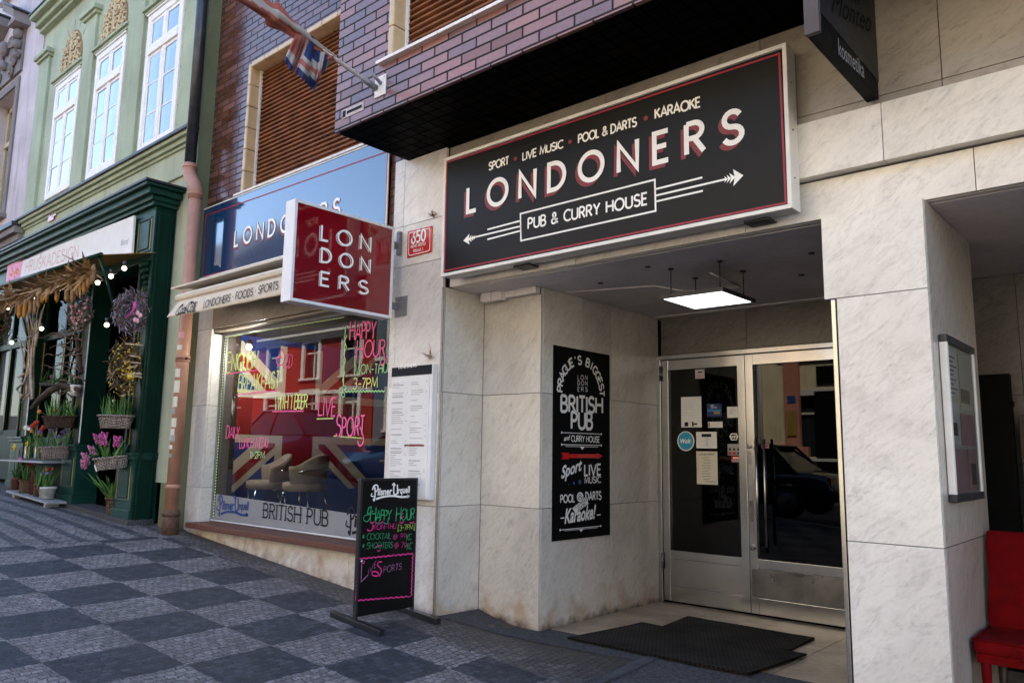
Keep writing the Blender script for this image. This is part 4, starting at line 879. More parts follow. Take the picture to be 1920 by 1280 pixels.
# ------------------------------------------------------------------ mauve townhouse
mh = thing('mauve_townhouse', 'mauve plastered townhouse with a carved window pediment beyond the green house', 'building', (-18, YG, 1.2))
wl_ = [(-18.15, -16.75, H+4.35, H+6.95), (-18.15, -16.85, H+9.3, H+12), (-21.6, -20.2, H+4.35, H+6.95), (-21.6, -20.2, H+9.3, H+12)]
mb = MB(); wall_holes(mb, -27, -15.46, .5, 15, YG-.02, YG+.5, wl_); mb.build('wall', M['mauve'], mh)
mb = MB(); mb.box(-27, -15.46, 9, 10, 0, 15); mb.box(-27, -15.46, YG, 10, 14.8, 15.2); mb.build('roof', M['lead'], mh)
mb = MB(); mb.box(-27, -15.42, YG-.22, YG-.02, H+3.86, H+3.94); mb.build('sheet_metal_ledge', M['lead'], mh)
mb = MB(); mb.box(-27, -15.42, YG-.18, YG-.02, H+3.74, H+3.86); mb.box(-27, -15.44, YG-.10, YG-.02, H+3.62, H+3.74); mb.build('string_course', M['grey_stucco'], mh, bevel=.012)
for k, (a, b, c, d) in enumerate(wl_):
    f = MB(); f.box(a, a+.1, YG+.22, YG+.3, c, d); f.box(b-.1, b, YG+.22, YG+.3, c, d); f.box(a, b, YG+.22, YG+.3, d-.1, d); f.box(a, b, YG+.2, YG+.3, c+(d-c)*.66, c+(d-c)*.66+.1); f.box((a+b)/2-.05, (a+b)/2+.05, YG+.2, YG+.3, c, d)
    w = f.build('window', M['cream_stucco'], mh, bevel=.008)
    p = MB(); p.quad((a, YG+.26, c), (b, YG+.26, c), (b, YG+.26, d), (a, YG+.26, d)); p.build('pane', M['glass_sky'], w, fix=False)
    t = MB(); e = .16
    t.box(a-e, a-.001, YG-.06, YG-.021, c-.02, d+e); t.box(b+.001, b+e, YG-.06, YG-.021, c-.02, d+e); t.box(a-.001, b+.001, YG-.06, YG-.021, d+.001, d+e); t.box(a-e-.06, b+e+.06, YG-.14, YG-.021, c-.1, c-.02); t.build('surround', M['grey_stucco'] if k % 2 == 0 else M['mauve'], w, bevel=.01)
    if k % 2 == 0:
        o = MB(); xm = (a+b)/2; z0 = d+.25; rr = random.Random(k)
        o.box(a-.2, b+.2, YG-.07, YG-.021, z0, z0+.9)
        for s in (-1, 1):
            for i in range(9):
                pts = []; cx, cz, r0 = xm+s*rr.uniform(.1,.62), z0+rr.uniform(.12,.8), rr.uniform(.07,.16)
                for j in range(14): tt = j/13; aa = tt*8+i; pts.append((cx+s*r0*(1-.8*tt)*math.cos(aa), YG-.09-.02*tt, cz+r0*(1-.8*tt)*math.sin(aa)))
                o.tube(pts, .028, 6)
            for i in range(3): o.ball((xm+s*(.82), YG-.13, z0+.75-.22*i), .11-.015*i, 8)
        o.ball((xm, YG-.14, z0+.72), .14, 10, sq=(.8,.8,1.1)); o.ball((xm, YG-.12, z0+.35), .1, 10)
        o.build('pediment_carving', M['grey_stucco'], w)
        z1 = z0+1.0
        for s in (-1, 1):
            pd = MB(); pd.prism([(xm+s*.30, YG-.32, z1+.52), (xm+s*1.05, YG-.32, z1+.1), (xm+s*1.05, YG-.32, z1-.06), (xm+s*.30, YG-.32, z1+.34)], (0,.31,0)); pd.box(xm+s*.7, xm+s*1.1, YG-.30, YG-.02, z1-.14, z1-.05)
            pd.build('broken_pediment', M['grey_stucco'], w, bevel=.012)
        for s in (-1, 1): ld_ = MB(); ld_.prism([(xm+s*.27, YG-.36, z1+.54), (xm+s*1.1, YG-.36, z1+.095), (xm+s*1.1, YG-.36, z1+.125), (xm+s*.27, YG-.36, z1+.57)], (0,.35,0)); ld_.build('pediment_cover', M['lead'], w)

# ------------------------------------------------------------------ far side of the street (seen in the panes and lighting them)
M['op_red'] = plaster('brick_red_plaster', (.27,.028,.018), dirt=(.2,.03,.02)); M['op_white'] = plain('white_stucco', (.62,.58,.52), .8); M['op_cream'] = plaster('pale_yellow_plaster', (.78,.66,.42))
M['op_pink'] = plaster('salmon_plaster', (.58,.24,.16)); M['op_grey'] = plaster('slate_blue_plaster', (.10,.14,.17)); M['op_sand'] = plaster('sand_plaster', (.55,.44,.3)); M['roof_tile'] = plain('dark_roof_tile', (.04,.03,.028), .8)
M['op_glass'] = plain('far_window_glass', (.02,.025,.03), .08, spec=.8)
YO = -11.0
def opposite(name, label, x0, x1, wallm, top, trim, storeys=2, pitch=1.9, wx=1.15, first=1.3, wgap=1.25):
    g0 = slope((x0+x1)/2)-.13
    t = thing(name, label, 'building', ((x0+x1)/2, YO, g0), 'houses across the street'); holes = []
    n = max(1, int((x1-x0-.4)/pitch)); st = (x1-x0)/n
    for s in range(storeys):
        zb = g0+first+s*((top-g0-.6)/storeys)
        for i in range(n): xc = x0+st*(i+.5); holes.append((xc-wx/2, xc+wx/2, zb, zb+(top-g0-.6)/storeys-wgap))
    mb = MB(); wall_holes(mb, x0, x1, g0-.4, top, YO-.5, YO, holes); mb.build('wall', wallm, t)
    mb = MB()
    for z0, z1, d in ((-.35,-.25,.1), (-.25,-.12,.2), (-.12,0,.34)): mb.box(x0, x1, YO-.1, YO+d, top+z0, top+z1)
    mb.box(x0, x1, YO-.1, YO+.06, g0+(top-g0)*.46, g0+(top-g0)*.46+.16); mb.build('cornice', trim, t, bevel=.01)
    mb = MB(); mb.prism([(x0, YO+.3, top+.005), (x0, YO-9, top+.005), (x0, YO-4.5, top+3.8)], (x1-x0,0,0)); mb.box(x0, x1, YO-9, YO-8.6, g0-1, top); mb.build('roof', M['roof_tile'], t)
    for (a, b, c, d) in holes:
        f = MB(); e = .17; f.box(a-e, a+.03, YO-.06, YO+.05, c-.05, d+e); f.box(b-.03, b+e, YO-.06, YO+.05, c-.05, d+e); f.box(a+.03, b-.03, YO-.06, YO+.05, d-.03, d+e); f.box(a-e-.06, b+e+.06, YO-.06, YO+.12, c-.14, c-.05)
        f.box((a+b)/2-.035, (a+b)/2+.035, YO-.22, YO-.16, c, d); f.box(a, b, YO-.22, YO-.16, c+(d-c)*.68, c+(d-c)*.68+.07)
        w = f.build('window', trim, t)
        p = MB(); p.box(a, b, YO-.28, YO-.24, c, d); p.build('pane', M['op_glass'], w)
    return t
opposite('red_house', 'brick red house with white window surrounds mirrored in the pub window', -37.5, -25.5, M['op_red'], H+5.3, M['op_white'], 2, 2.75, 1.15, .9, .72)
opposite('grey_house', 'slate grey house mirrored beside the red one', -25.4, -19.5, M['op_grey'], H+8.5, M['op_white'], 3, 2.2)
opposite('sand_house', 'tall sand coloured house across the street', -19.4, -11.9, M['op_sand'], H+9.5, M['op_white'], 3, 2.1)
t = opposite('yellow_house', 'pale yellow house with a salmon pilaster mirrored in the door glass', -10.9, -3, M['op_cream'], H+9.0, M['op_white'], 3, 2.6, 1.3)
mb = MB(); mb.box(-9.95, -9.45, YO, YO+.16, .3, H+5.5); mb.box(-10.1, -9.3, YO+.001, YO+.22, H+3.3, H+3.5); mb.box(-10.4, -9.2, YO+.001, YO+.2, .0, H+.35); mb.build('pilaster', M['op_pink'], t, bevel=.01)
mb = MB(); mb.box(-9.0, -7.2, YO+.01, YO+.06, 0, H+2.1); mb.box(-8.9, -7.4, YO+.02, YO+.08, H+2.35, H+2.9); mb.build('doorway', M['black'], t)
mb = MB(); mb.box(-9.82, -9.56, YO+.16, YO+.18, H+1.75, H+1.98); mb.build('number_plate', M['ink_blue'], t)
mb = MB(); mb.box(-9.86, -9.55, YO+.16, YO+.2, H+.7, H+1.5); mb.build('letter_box', M['gold'], t)
mb = MB(); mb.tube([(-10.75, YO+.12, .2), (-10.75, YO+.12, H+8)], .07, 8); mb.build('downpipe', M['alu'], t)
opposite('corner_house', 'slate fronted house beside the yellow one across the street', -11.85, -10.95, M['op_grey'], H+8.7, M['op_grey'], 3, .9, .5)
opposite('white_house', 'long white plastered house across the street', -2.9, 26, M['op_white'], H+9, M['op_sand'], 3, 2.2)  # lengthened unseen along the street to cut sky light
opposite('mauve_house', 'pale house at the far end across the street', -52, -37.6, M['op_white'], H+9.5, M['op_sand'], 3, 2.2)
# parked cars along the kerb
def make_car(name, label, loc, paint, kind):
    t = thing(name, label, 'car', loc, 'cars parked along the kerb')
    suv = kind == 'suv'; L_, W_ = 4.4, 1.8; hb_, hr = (.98, 1.62) if suv else (.90, 1.44); x0, y0, z0 = loc
    sec = [(-2.2,.42,.74,.80), (-2.08,.30,.86,.90), (-1.2,.26,hb_-.05,.94), (-.6,.25,hb_+.0,.95), (.9,.25,hb_+.02,.95), (1.7,.27,hb_+.02,.94), (2.1,.32,hb_-.06,.9), (2.2,.42,hb_-.2,.82)]
    b = MB(); v = []; n = 12
    for (x, zb, zt, k) in sec:
        w = W_/2*k
        for q in ((-w*.86,zb), (-w,zb+.14), (-w,zb+(zt-zb)*.62), (-w*.93,zt-.05), (-w*.80,zt), (-w*.3,zt+.03), (w*.3,zt+.03), (w*.80,zt), (w*.93,zt-.05), (w,zb+(zt-zb)*.62), (w,zb+.14), (w*.86,zb)): v.append((x0+x, y0+q[0], z0+q[1]))
    fs = [(i*n+j, i*n+(j+1) % n, (i+1)*n+(j+1) % n, (i+1)*n+j) for i in range(len(sec)-1) for j in range(n)]; fs += [tuple(range(n)), tuple((len(sec)-1)*n+j for j in range(n))[::-1]]
    b.add(v, fs, 0, True); b.build('body', paint, t)
    g = MB(); rk = 2.0 if suv else 1.55
    def ring(x, z, w): return [(x0+x, y0-w, z0+z), (x0+x, y0+w, z0+z)]
    pr = [(-1.05, hb_-.02, .80), (-.35, hr-.06, .62), (.0, hr, .60), (.9, hr, .60), (1.25 if suv else 1.0, hr-.07, .62), (rk, hb_, .78)]
    v = []
    for (x, z, w) in pr: v += [(x0+x, y0-w, z0+z), (x0+x, y0+w, z0+z)]
    k = len(pr); fs = [(2*i, 2*i+1, 2*i+3, 2*i+2) for i in range(k-1)]
    fs += [tuple(2*i for i in range(k)), tuple(2*i+1 for i in range(k))[::-1]]
    g.add(v, fs, 0, False); g.build('cabin_glass', M['op_glass'], t, bevel=.03)
    rf = MB(); rf.box(x0-.2, x0+1.05, y0-.58, y0+.58, z0+hr-.004, z0+hr+.025)
    for s in (-1, 1):
        rf.tube([(x0-1.05, y0+s*.80, z0+hb_), (x0-.3, y0+s*.625, z0+hr-.03), (x0+1.0, y0+s*.615, z0+hr-.02), (x0+rk-.05, y0+s*.79, z0+hb_)], .035, 6); rf.tube([(x0+.35, y0+s*.79, z0+hb_), (x0+.35, y0+s*.61, z0+hr)], .03, 6)
    rf.build('roof_frame', paint, t)
    for sx in (-1.38, 1.36):
        for s in (-1, 1):
            w = MB(); w.tube([(x0+sx, y0+s*.72, z0+.32), (x0+sx, y0+s*.90, z0+.32)], .32, 20); wo = w.build('wheel', M['rubber'], t)
            r_ = MB(); r_.tube([(x0+sx, y0+s*.88, z0+.32), (x0+sx, y0+s*.912, z0+.32)], .2, 14); r_.build('rim', M['galv'], wo)
    for s in (-1, 1):
        h = MB(); h.ball((x0-2.06, y0+s*.58, z0+.72), .13, 8, sq=(.7,1.4,.7)); h.build('headlight', M['paper'], t)
        h = MB(); h.box(x0+2.12, x0+2.19, y0+s*.5, y0+s*.74, z0+.66, z0+.82); h.build('tail_light', M['enamel_red'], t)
        h = MB(); h.ball((x0-.75, y0+s*.98, z0+hb_+.06), .1, 8, sq=(.6,1,.7)); h.build('mirror', paint, t)
    return t
M['car_plum'] = plain('plum_car_paint', (.42,.02,.14), .15, coat=1, var=.03); M['car_silver'] = plain('silver_blue_car_paint', (.40,.55,.75), .2, metal=.3, coat=1, var=.03)
M['car_dark'] = plain('dark_blue_car_paint', (.012,.02,.05), .15, coat=1, var=.03)
for nm, lb, x, y, p, k in (('parked_car', 'plum coloured estate car parked along the kerb, mirrored in the pub window', -18.3, -2.5, M['car_plum'], 'suv'),
                           ('parked_car', 'silver blue hatchback parked along the kerb, mirrored in the pub window', -12.9, -2.5, M['car_silver'], 'hatch'),
                           ('parked_car', 'dark blue car parked along the kerb behind the viewer', -7.6, -2.5, M['car_dark'], 'hatch')):
    make_car(nm, lb, (x, y, slope(x)-.13), p, k)
# ------------------------------------------------------------------ signs
def frame_boxes(mb, x0, x1, y0, y1, z0, z1, w):
    mb.box(x0, x1, y0, y1, z0, z0+w); mb.box(x0, x1, y0, y1, z1-w, z1); mb.box(x0, x0+w, y0, y1, z0+w, z1-w); mb.box(x1-w, x1, y0, y1, z0+w, z1-w)
SY = 4.36
sx0, sx1, sz0, sz1 = -4.632, -1.662, H+1.447, H+2.482
ms = thing('pub_sign', 'long black sign with large white capitals and arrows over the entrance', 'sign', ((sx0+sx1)/2, 4.43, sz0))
mb = MB(); mb.box(sx0+.004, sx1-.004, SY+.012, 4.497, sz0+.004, sz1-.004); mb.build('sign_box', M['alu'], ms)
mb = MB(); frame_boxes(mb, sx0, sx1, SY-.006, SY+.03, sz0, sz1, .026); mb.build('frame', M['alu'], ms, bevel=.004)
mb = MB(); mb.quad((sx0+.03, SY+.006, sz0+.03), (sx1-.03, SY+.006, sz0+.03), (sx1-.03, SY+.006, sz1-.03), (sx0+.03, SY+.006, sz1-.03)); mb.build('face', M['sign_black'], ms, fix=False)
mb = MB()
for z in (.2, .5, .8): mb.ball((sx1-.002, 4.42, sz0+z), .006, 6)
mb.build('screw', M['galv'], ms)
for x in (-3.9, -2.0): mb = MB(); mb.box(x, x+.16, 4.44, 4.56, sz0-.012, sz0+.002); mb.build('bracket', M['lead'], ms)
pl, P = planeY(SY+.005)
mb = MB(); D1, D2 = .0015, .004
pxline(mb, pl, P, [(838.4,305),(1460.8,101.2),(1473.7,380.3),(833.6,508),(838.4,305)], .013, D1, 1)
text(mb, pl, P, 'SPORT', (917,319.5), (954,308), (916,306), w=.20, track=.13, d=D1); text(mb, pl, P, 'LIVE MUSIC', (980.5,300.5), (1055.5,277), (980,287), w=.20, track=.13, d=D1)
text(mb, pl, P, 'POOL & DARTS', (1085,268.5), (1193.5,236.5), (1084,253.5), w=.20, track=.13, d=D1); text(mb, pl, P, 'KARAOKE', (1229,222.5), (1313,200.5), (1228,205.5), w=.20, track=.13, d=D1)
for c in ((966.5,298), (1069,266), (1211,222)): q = pl.loc(P(*c)); mb.disc(pl.at(q[0], q[1], D1), .017, .017, pl.u, pl.v, 16, 2)
for o_, d_, mi in (((-.12,-.12), D1, 2), ((0,0), D2, 0)): text(mb, pl, P, 'LONDONERS', (877,398.2), (1392,263.6), (877,353.5), w=.175, track=.60, d=d_, mi=mi, ofs=o_)
text(mb, pl, P, 'PUB & CURRY HOUSE', (990.5,429), (1213.5,383), (990,410), w=.18, track=.2, d=D1)
B_ = [(976,401),(1228,337),(1229.5,395.5),(977,451.5),(976,401)]
pxline(mb, pl, P, B_, .013, D1, 0)
for a, b in (((914,430.5),(976,414)), ((914,449),(977,432.5)), ((1229,355),(1317,333)), ((1230,378),(1318,358))): pxline(mb, pl, P, [a, b], .013, D1, 0)
pxline(mb, pl, P, [(885,446),(977,424)], .013, D1, 0); pxline(mb, pl, P, [(1229.5,367),(1362,336)], .013, D1, 0)
def arrow(tip, tail, hw):
    (tx, ty), (bx, by) = pl.loc(P(*tip)), pl.loc(P(*tail)); d = Vector((bx-tx, by-ty)); L_ = d.length; d /= L_; n = Vector((-d.y, d.x)); t = Vector((tx, ty))
    for a0, a1, w0 in ((0,.5,hw), (.38,.68,hw*.62), (.6,.82,hw*.5), (.75,.95,hw*.4)):
        p0 = t+d*L_*a0; p1 = t+d*L_*a1; c = t+d*L_*(a1-.08); mb.add([pl.at(p0.x, p0.y, D1+a0*.001)]+[pl.at(q.x, q.y, D1+a0*.001) for q in (p1+n*w0, c, p1-n*w0)], [(0,1,2,3)], 0)
arrow((869,451.5), (892,445), .045); arrow((1394,329), (1356,337.5), .055)
mb.build('lettering', [M['ink_white'], M['ink_red_line'], M['ink_red']], ms, fix=False)

# dark fascia sign over the window, sky reflection painted into its blue
FY = 4.47
fs_ = thing('fascia_sign', 'glossy dark fascia sign reflecting blue sky above the pub window', 'sign', (-7.3, 4.5, H+2.06))
fx0, fx1, fz0, fz1 = -9.11, -5.50, H+2.055, H+2.955
mb = MB(); mb.box(fx0, fx1, FY+.002, 4.499, fz0, fz1); mb.build('sign_box', M['alu'], fs_)
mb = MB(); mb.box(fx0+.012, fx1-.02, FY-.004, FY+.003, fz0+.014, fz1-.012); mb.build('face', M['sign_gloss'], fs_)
mb = MB(); frame_boxes(mb, fx0, fx1, FY-.01, FY+.03, fz0, fz1, .013); mb.build('frame', M['alu'], fs_)
pl, P = planeY(FY-.005); mb = MB()
pxline(mb, pl, P, [(387,404),(727,284),(722,440),(381,518),(387,404)], .014, .0015, 1)
for o_, d_, mi in (((-.10,-.12), .0015, 2), ((0,0), .004, 0)): text(mb, pl, P, 'LONDONERS', (440,462), (637,405), (440,434), w=.16, track=.60, d=d_, mi=mi, ofs=o_)
mb.build('lettering', [M['ink_white'], M['ink_red_line'], M['ink_red']], fs_, fix=False)

# blade sign
BX = -5.275
bs = thing('blade_sign', 'red square projecting sign with three rows of white letters and a white edge', 'sign', (BX-.07, 4.4, H+1.15))
by0, by1, bz0, bz1 = 3.345, 4.38, H+1.165, H+2.0
mb = MB(); mb.box(BX-.135, BX-.012, by0, by1, bz0, bz1); mb.build('sign_box', M['white_frame'], bs, bevel=.006)
mb = MB(); w = .026
mb.box(BX-.013, BX, by0, by1, bz0, bz0+w); mb.box(BX-.013, BX, by0, by1, bz1-w, bz1); mb.box(BX-.013, BX, by0, by0+w, bz0+w, bz1-w); mb.box(BX-.013, BX, by1-w, by1, bz0+w, bz1-w); mb.build('frame', M['white_frame'], bs, bevel=.003)
mb = MB(); mb.quad((BX-.006, by0+w, bz0+w), (BX-.006, by1-w, bz0+w), (BX-.006, by1-w, bz1-w), (BX-.006, by0+w, bz1-w)); mb.build('face', M['sign_red'], bs, fix=False)
pl, P = planeX(BX-.006); mb = MB()
for s, a, b, c in (('LON', (602,449.5), (694,471), (602,422)), ('DON', (602,490.5), (693,510.5), (602,465)), ('ERS', (601,534), (689,552), (601,509))):
    text(mb, pl, P, s, a, b, c, w=.15, track=.62, d=.004)
    for k in (1,): text(mb, pl, P, s, a, b, c, w=.045, track=.62, d=.002, ofs=(-.15,-.07))
mb.build('lettering', [M['ink_white']], bs, fix=False)
mb = MB()
mb.box(BX-.09, BX-.05, by1, 4.47, H+1.83, H+1.89); mb.box(BX-.07, BX-.03, 4.46, 4.497, H+1.77, H+1.99); mb.build('wall_bracket', M['galv'], bs, bevel=.004)
mb = MB(); mb.box(BX-.09, BX-.05, by1, 4.49, H+1.27, H+1.33); mb.box(BX-.09, BX+.07, 4.488, 4.497, H+1.205, H+1.385); mb.build('wall_bracket', M['galv'], bs, bevel=.004)

# house number plate
hp = thing('house_number_plate', 'red enamel house number plate reading 650 on the marble pier', 'sign', (-5.08, 4.49, H+1.7))
pl, P = planeY(4.486); q0, q1, q2, q3 = P(764,434), P(810,423), P(809,472), P(763,484)
mb = MB(); mb.prism([q0, q1, q2, q3], (0,.010,0)); mb.build('plate', M['enamel_red'], hp, bevel=.003)
mb = MB(); pxline(mb, pl, P, [(768,437),(805,428),(806.5,431),(806,468),(803,470.5),(769,479),(766.5,477),(767,440),(768,437)], .007, .002, 0)
text(mb, pl, P, '650', (772,457), (797.5,450.5), (772,436.5), w=.18, track=.2); text(mb, pl, P, 'NOVÉ MĚSTO', (770.5,465.5), (798,459), (770.5,460.5), w=.18, track=.2); text(mb, pl, P, 'PRAHA 1', (775.5,473.5), (793,469.5), (775.5,468.5), w=.18, track=.2)
mb.build('lettering', M['ink_white'], hp, fix=False)

# black poster on the entrance side wall
PXX = -4.082
po = thing('pub_poster', 'tall black poster board reading BRITISH PUB on the marble side wall', 'poster', (-4.085, 5.6, H+.1))
mb = MB(); mb.box(-4.089, PXX, 5.19, 6.04, H-.716, H+.93); mb.build('board', M['poster_black'], po)
pl, P = planeX(PXX+.0005); mb = MB(); T = lambda s, a, b, c, **k: text(mb, pl, P, s, a, b, c, d=.0015, **k)
T('BRITISH', (1052,771), (1129,774), (1052,741), w=.19, track=.16); T('PUB', (1071.5,803), (1110,804), (1071.5,772), w=.19, track=.16)
# arched line
s = "PRAGUE'S BIGGEST"; c0 = pl.loc(P(1090.5,736)); top_ = pl.loc(P(1090.5,679)); rx = (pl.loc(P(1128,736))[0]-pl.loc(P(1053,736))[0])/2*.93; rz = (top_[1]-c0[1])*.93
n = len(s)
for i, ch in enumerate(s):
    if ch == ' ': continue
    th = math.pi*(1-(i+.3)/(n-.4)); th = math.pi*1.0*(1-(i+.25)/(n-.5)); cx_, cy_ = c0[0]+rx*math.cos(th), c0[1]+rz*math.sin(th)
    tx, ty = rx*math.sin(th), -rz*math.cos(th); l = math.hypot(tx, ty); tx, ty = tx/l, ty/l; nx_, ny_ = -ty, tx; hh = .072; wgl, st = GL[ch]; sc = min(1, .62/max(wgl, .3))
    strokes(mb, pl, [[(cx_+((x-wgl/2)*sc*.095)*tx+(y*hh)*nx_, cy_+((x-wgl/2)*sc*.095)*ty+(y*hh)*ny_) for x, y in ln] for ln in st], .0165, .0015)
for s_, y in (('LON',711), ('DON',721.5), ('ERS',733)): T(s_, (1083,y), (1101,y+.8), (1083,y-8), w=.13, track=.5)
for y, yb in ((810.5,813.5), (833,834.5)): pxline(mb, pl, P, [(1053,y),(1127,yb)], .006, .0015)
for q in ((1053,810.5), (1127,813.5), (1053,833), (1127,834.5)): z = pl.loc(P(*q)); mb.disc(pl.at(z[0], z[1], .002), .010, .010, pl.u, pl.v, 10)
pxline(mb, pl, P, [(1060,836.5),(1121,837.5)], .004, .0015); pxpoly(mb, pl, P, [(1087,837),(1096,837),(1091.5,843)], .002)
T('CURRY HOUSE', (1071,827), (1123.5,829), (1071,816), w=.17, track=.17); btext(mb, pl, P, 'and', (1057,826.5), (1069,824), (1057,817), shear=.4, bold=.03, d=.0015)
pxline(mb, pl, P, [(1063,854.5),(1121,854.5)], .034, .0015, 1); pxpoly(mb, pl, P, [(1119,848.5),(1130,854.5),(1119,860)], .002, 1); pxpoly(mb, pl, P, [(1052,848),(1066,848),(1064,854.5),(1066,860.5),(1052,860.5),(1055,854.5)], .0022, 1)
btext(mb, pl, P, 'Sport', (1052,905), (1091,888), (1052,874), shear=.25, bold=.03, d=.0015)
T('LIVE', (1096,891), (1126,889.5), (1096,871), w=.2, track=.18); T('MUSIC', (1096,905.5), (1126,904), (1096,894), w=.17, track=.17)
for q, r_ in (((1066,908),.006), ((1076,905.5),.013), ((1087,903),.02)): z = pl.loc(P(*q)); mb.disc(pl.at(z[0], z[1], .0015), r_*1.1, r_, pl.u, pl.v, 16, 2)
T('POOL', (1051,942), (1077,940), (1051,928), w=.18, track=.16); T('DARTS', (1098,937.5), (1126.5,935.5), (1098,922.5), w=.18, track=.16)
z = pl.loc(P(1087.5,931)); mb.disc(pl.at(z[0], z[1], .0015), .048, .042, pl.u, pl.v, 24); text(mb, pl, P, '&', (1083,936), (1092,935), (1083,926), w=.12, d=.0025, mi=3)
btext(mb, pl, P, 'Karaoke!', (1058,982), (1117,972), (1058,953), shear=.3, bold=.028, d=.0015)
for a, b in (((1051,971),(1058,970)), ((1119,965),(1126,964))): pxline(mb, pl, P, [a, b], .009, .0015)
pxline(mb, pl, P, [(1050,993),(1126,985.5)], .006, .0015); pxline(mb, pl, P, [(1058,994.5),(1120,988.5)], .004, .0015); pxpoly(mb, pl, P, [(1085,991.5),(1094,990.5),(1089.5,996.5)], .002)
for q in ((1050,993), (1126,985.5)): z = pl.loc(P(*q)); mb.disc(pl.at(z[0], z[1], .002), .010, .010, pl.u, pl.v, 10)
pxpoly(mb, pl, P, [(1072.5,952),(1099,930),(1103,944),(1078,962)], .0035)
text(mb, pl, P, 'COMING', (1077,952), (1099,937.5), (1075.5,946), w=.15, track=.16, d=.005, mi=3); text(mb, pl, P, 'SOON', (1082,957), (1097,946.5), (1080.5,951.5), w=.15, track=.16, d=.005, mi=3)
mb.build('lettering', [M['paper'], M['enamel_red'], M['ink_blue'], M['ink_dark']], po, fix=False)

# menu case on the pier
mc = thing('menu_case', 'tall white menu in a shallow glazed case beside the pub window', 'menu board', (-5.3, 4.47, H-.2))
pl, P = planeY(4.43); a, b = P(733,690), P(811,680); zt, zb = (a.z+b.z)/2, P(805,938).z
x0, x1 = P(731,760).x, P(808,760).x
mb = MB(); mb.box(x0, x1, 4.44, 4.498, zb, zt); mb.build('case', M['white_frame'], mc, bevel=.006)
mb = MB(); mb.box(x0+.005, x1-.012, 4.433, 4.442, zt-.085, zt-.004); mb.build('header', M['ink_dark'], mc)
mb = MB(); mb.box(x0+.012, x1-.03, 4.431, 4.441, zb+.02, zt-.09); mb.build('menu_sheet', M['paper'], mc)
mb = MB(); text(mb, pl, P, 'LONDONERS', (748,691), (781,687), (748,686), w=.24, track=.5); mb.build('header_lettering', M['ink_white'], mc, fix=False)
mb = MB(); rr = random.Random(3); W_ = x1-x0-.06
for col in range(2):
    z = zt-.15; cx_ = x0+.03+col*W_*.52
    while z > zb+.06:
        L_ = W_*rr.uniform(.12, .36); hd = rr.random() < .14
        mb.box(cx_, cx_+(L_ if not hd else W_*.3), 4.429, 4.4308, z, z+(.011 if hd else .006)); z -= .018 if rr.random() < .72 else .05
        if rr.random() < .3: mb.box(cx_+W_*.40, cx_+W_*.43, 4.429, 4.4308, z+.018, z+.024)
mb.build('menu_print', plain('faint_print', (.42,.41,.42), .8), mc)
mb = MB(); mb.box(x0+.45*W_, x0+.98*W_, 4.4285, 4.4305, zb+.44, zb+.455); mb.build('menu_red_note', M['ink_red'], mc)
mb = MB(); mb.box(x0-.05, x0-.004, 4.45, 4.49, zb+.55, zb+.95); mb.build('side_latch', M['alu'], mc, bevel=.004)

# hanging cosmetics sign
KX = -1.19
ks = thing('hanging_sign', 'dark hanging sign with the word kosmetika under the brick bay', 'sign', (KX, 4.0, H+2.05))
q = PX(1541,62,KX); ky0 = q.y; kz0 = q.z-.0; ky1 = 4.49
mb = MB(); mb.box(KX-.07, KX-.004, ky0, ky1, kz0, kz0+1.1); mb.build('sign_box', M['poster_black'], ks, bevel=.004)
mb = MB(); mb.box(KX-.072, KX-.002, ky0-.03, ky0-.001, kz0, kz0+1.1); mb.build('edge', plain('dull_brown_edge', (.07,.055,.052), .6), ks)
pl, P = planeX(KX); mb = MB(); zb_ = PX(1541,27,KX).z; mb.box(KX-.004, KX, ky0, ky1, zb_+.004, kz0+1.09); mb.build('face', plain('dim_grey_panel', (.016,.016,.018), .45, var=.15, spec=.2), ks)
mb = MB(); btext(mb, pl, P, 'kosmetika', (1572,104), (1620,148), (1574,76), bold=.0, d=.002, mi=0); btext(mb, pl, P, 'Monteo', (1558,24), (1633,64), (1560,-16), shear=.45, d=.003, mi=1); btext(mb, pl, P, 'salon', (1575,-14), (1610,12), (1577,-44), shear=.3, d=.003, mi=1)
mb.build('lettering', [M['frost'], M['poster_black']], ks, fix=False)

# notice board on the right pier
nb = thing('notice_board', 'slim glazed notice board with papers on the pier side beside the red chair', 'notice board', (-1.0, 5.0, H))
y0, y1, z0, z1 = 4.645, 5.345, H-.216, H+.673
mb = MB(); mb.box(-1.003, -.985, y0+.02, y1-.02, z0+.02, z1-.02); mb.build('back', M['paper_old'], nb)
for ya in (y0, y1-.035): mb = MB(); mb.box(-1.003, -.965, ya, ya+.035, z0+.035, z1-.035); mb.build('side_frame', M['alu'], nb, bevel=.006)
for za in (z0-.004, z1-.04): mb = MB(); mb.box(-1.003, -.962, y0-.004, y1+.004, za, za+.044); mb.build('end_frame', M['lead'], nb, bevel=.008)
mb = MB(); mb.quad((-.972, y0+.03, z0+.03), (-.972, y1-.03, z0+.03), (-.972, y1-.03, z1-.03), (-.972, y0+.03, z1-.03)); mb.build('pane', M['glass'], nb, fix=False)
mb = MB(); rr = random.Random(8); M['pink_paper'] = plain('pink_paper', (.6,.3,.34), .8)
for (a, b, c, d, mi) in ((.05,.30,.56,.84,0), (.33,.62,.50,.82,1), (.06,.28,.30,.53,0), (.30,.62,.30,.48,2), (.06,.40,.04,.28,2), (.42,.62,.05,.28,2), (.10,.2,.35,.42,3), (.34,.56,.54,.62,3), (.48,.6,.08,.2,3)):
    mb.box(-.985, -.982+.001*mi, y0+a, y0+b, z0+c, z0+d, mi)
for i in range(9): mb.box(-.983, -.9795, y0+.09, y0+.09+rr.uniform(.08,.18), z0+.58+i*.025, z0+.586+i*.025, 3)
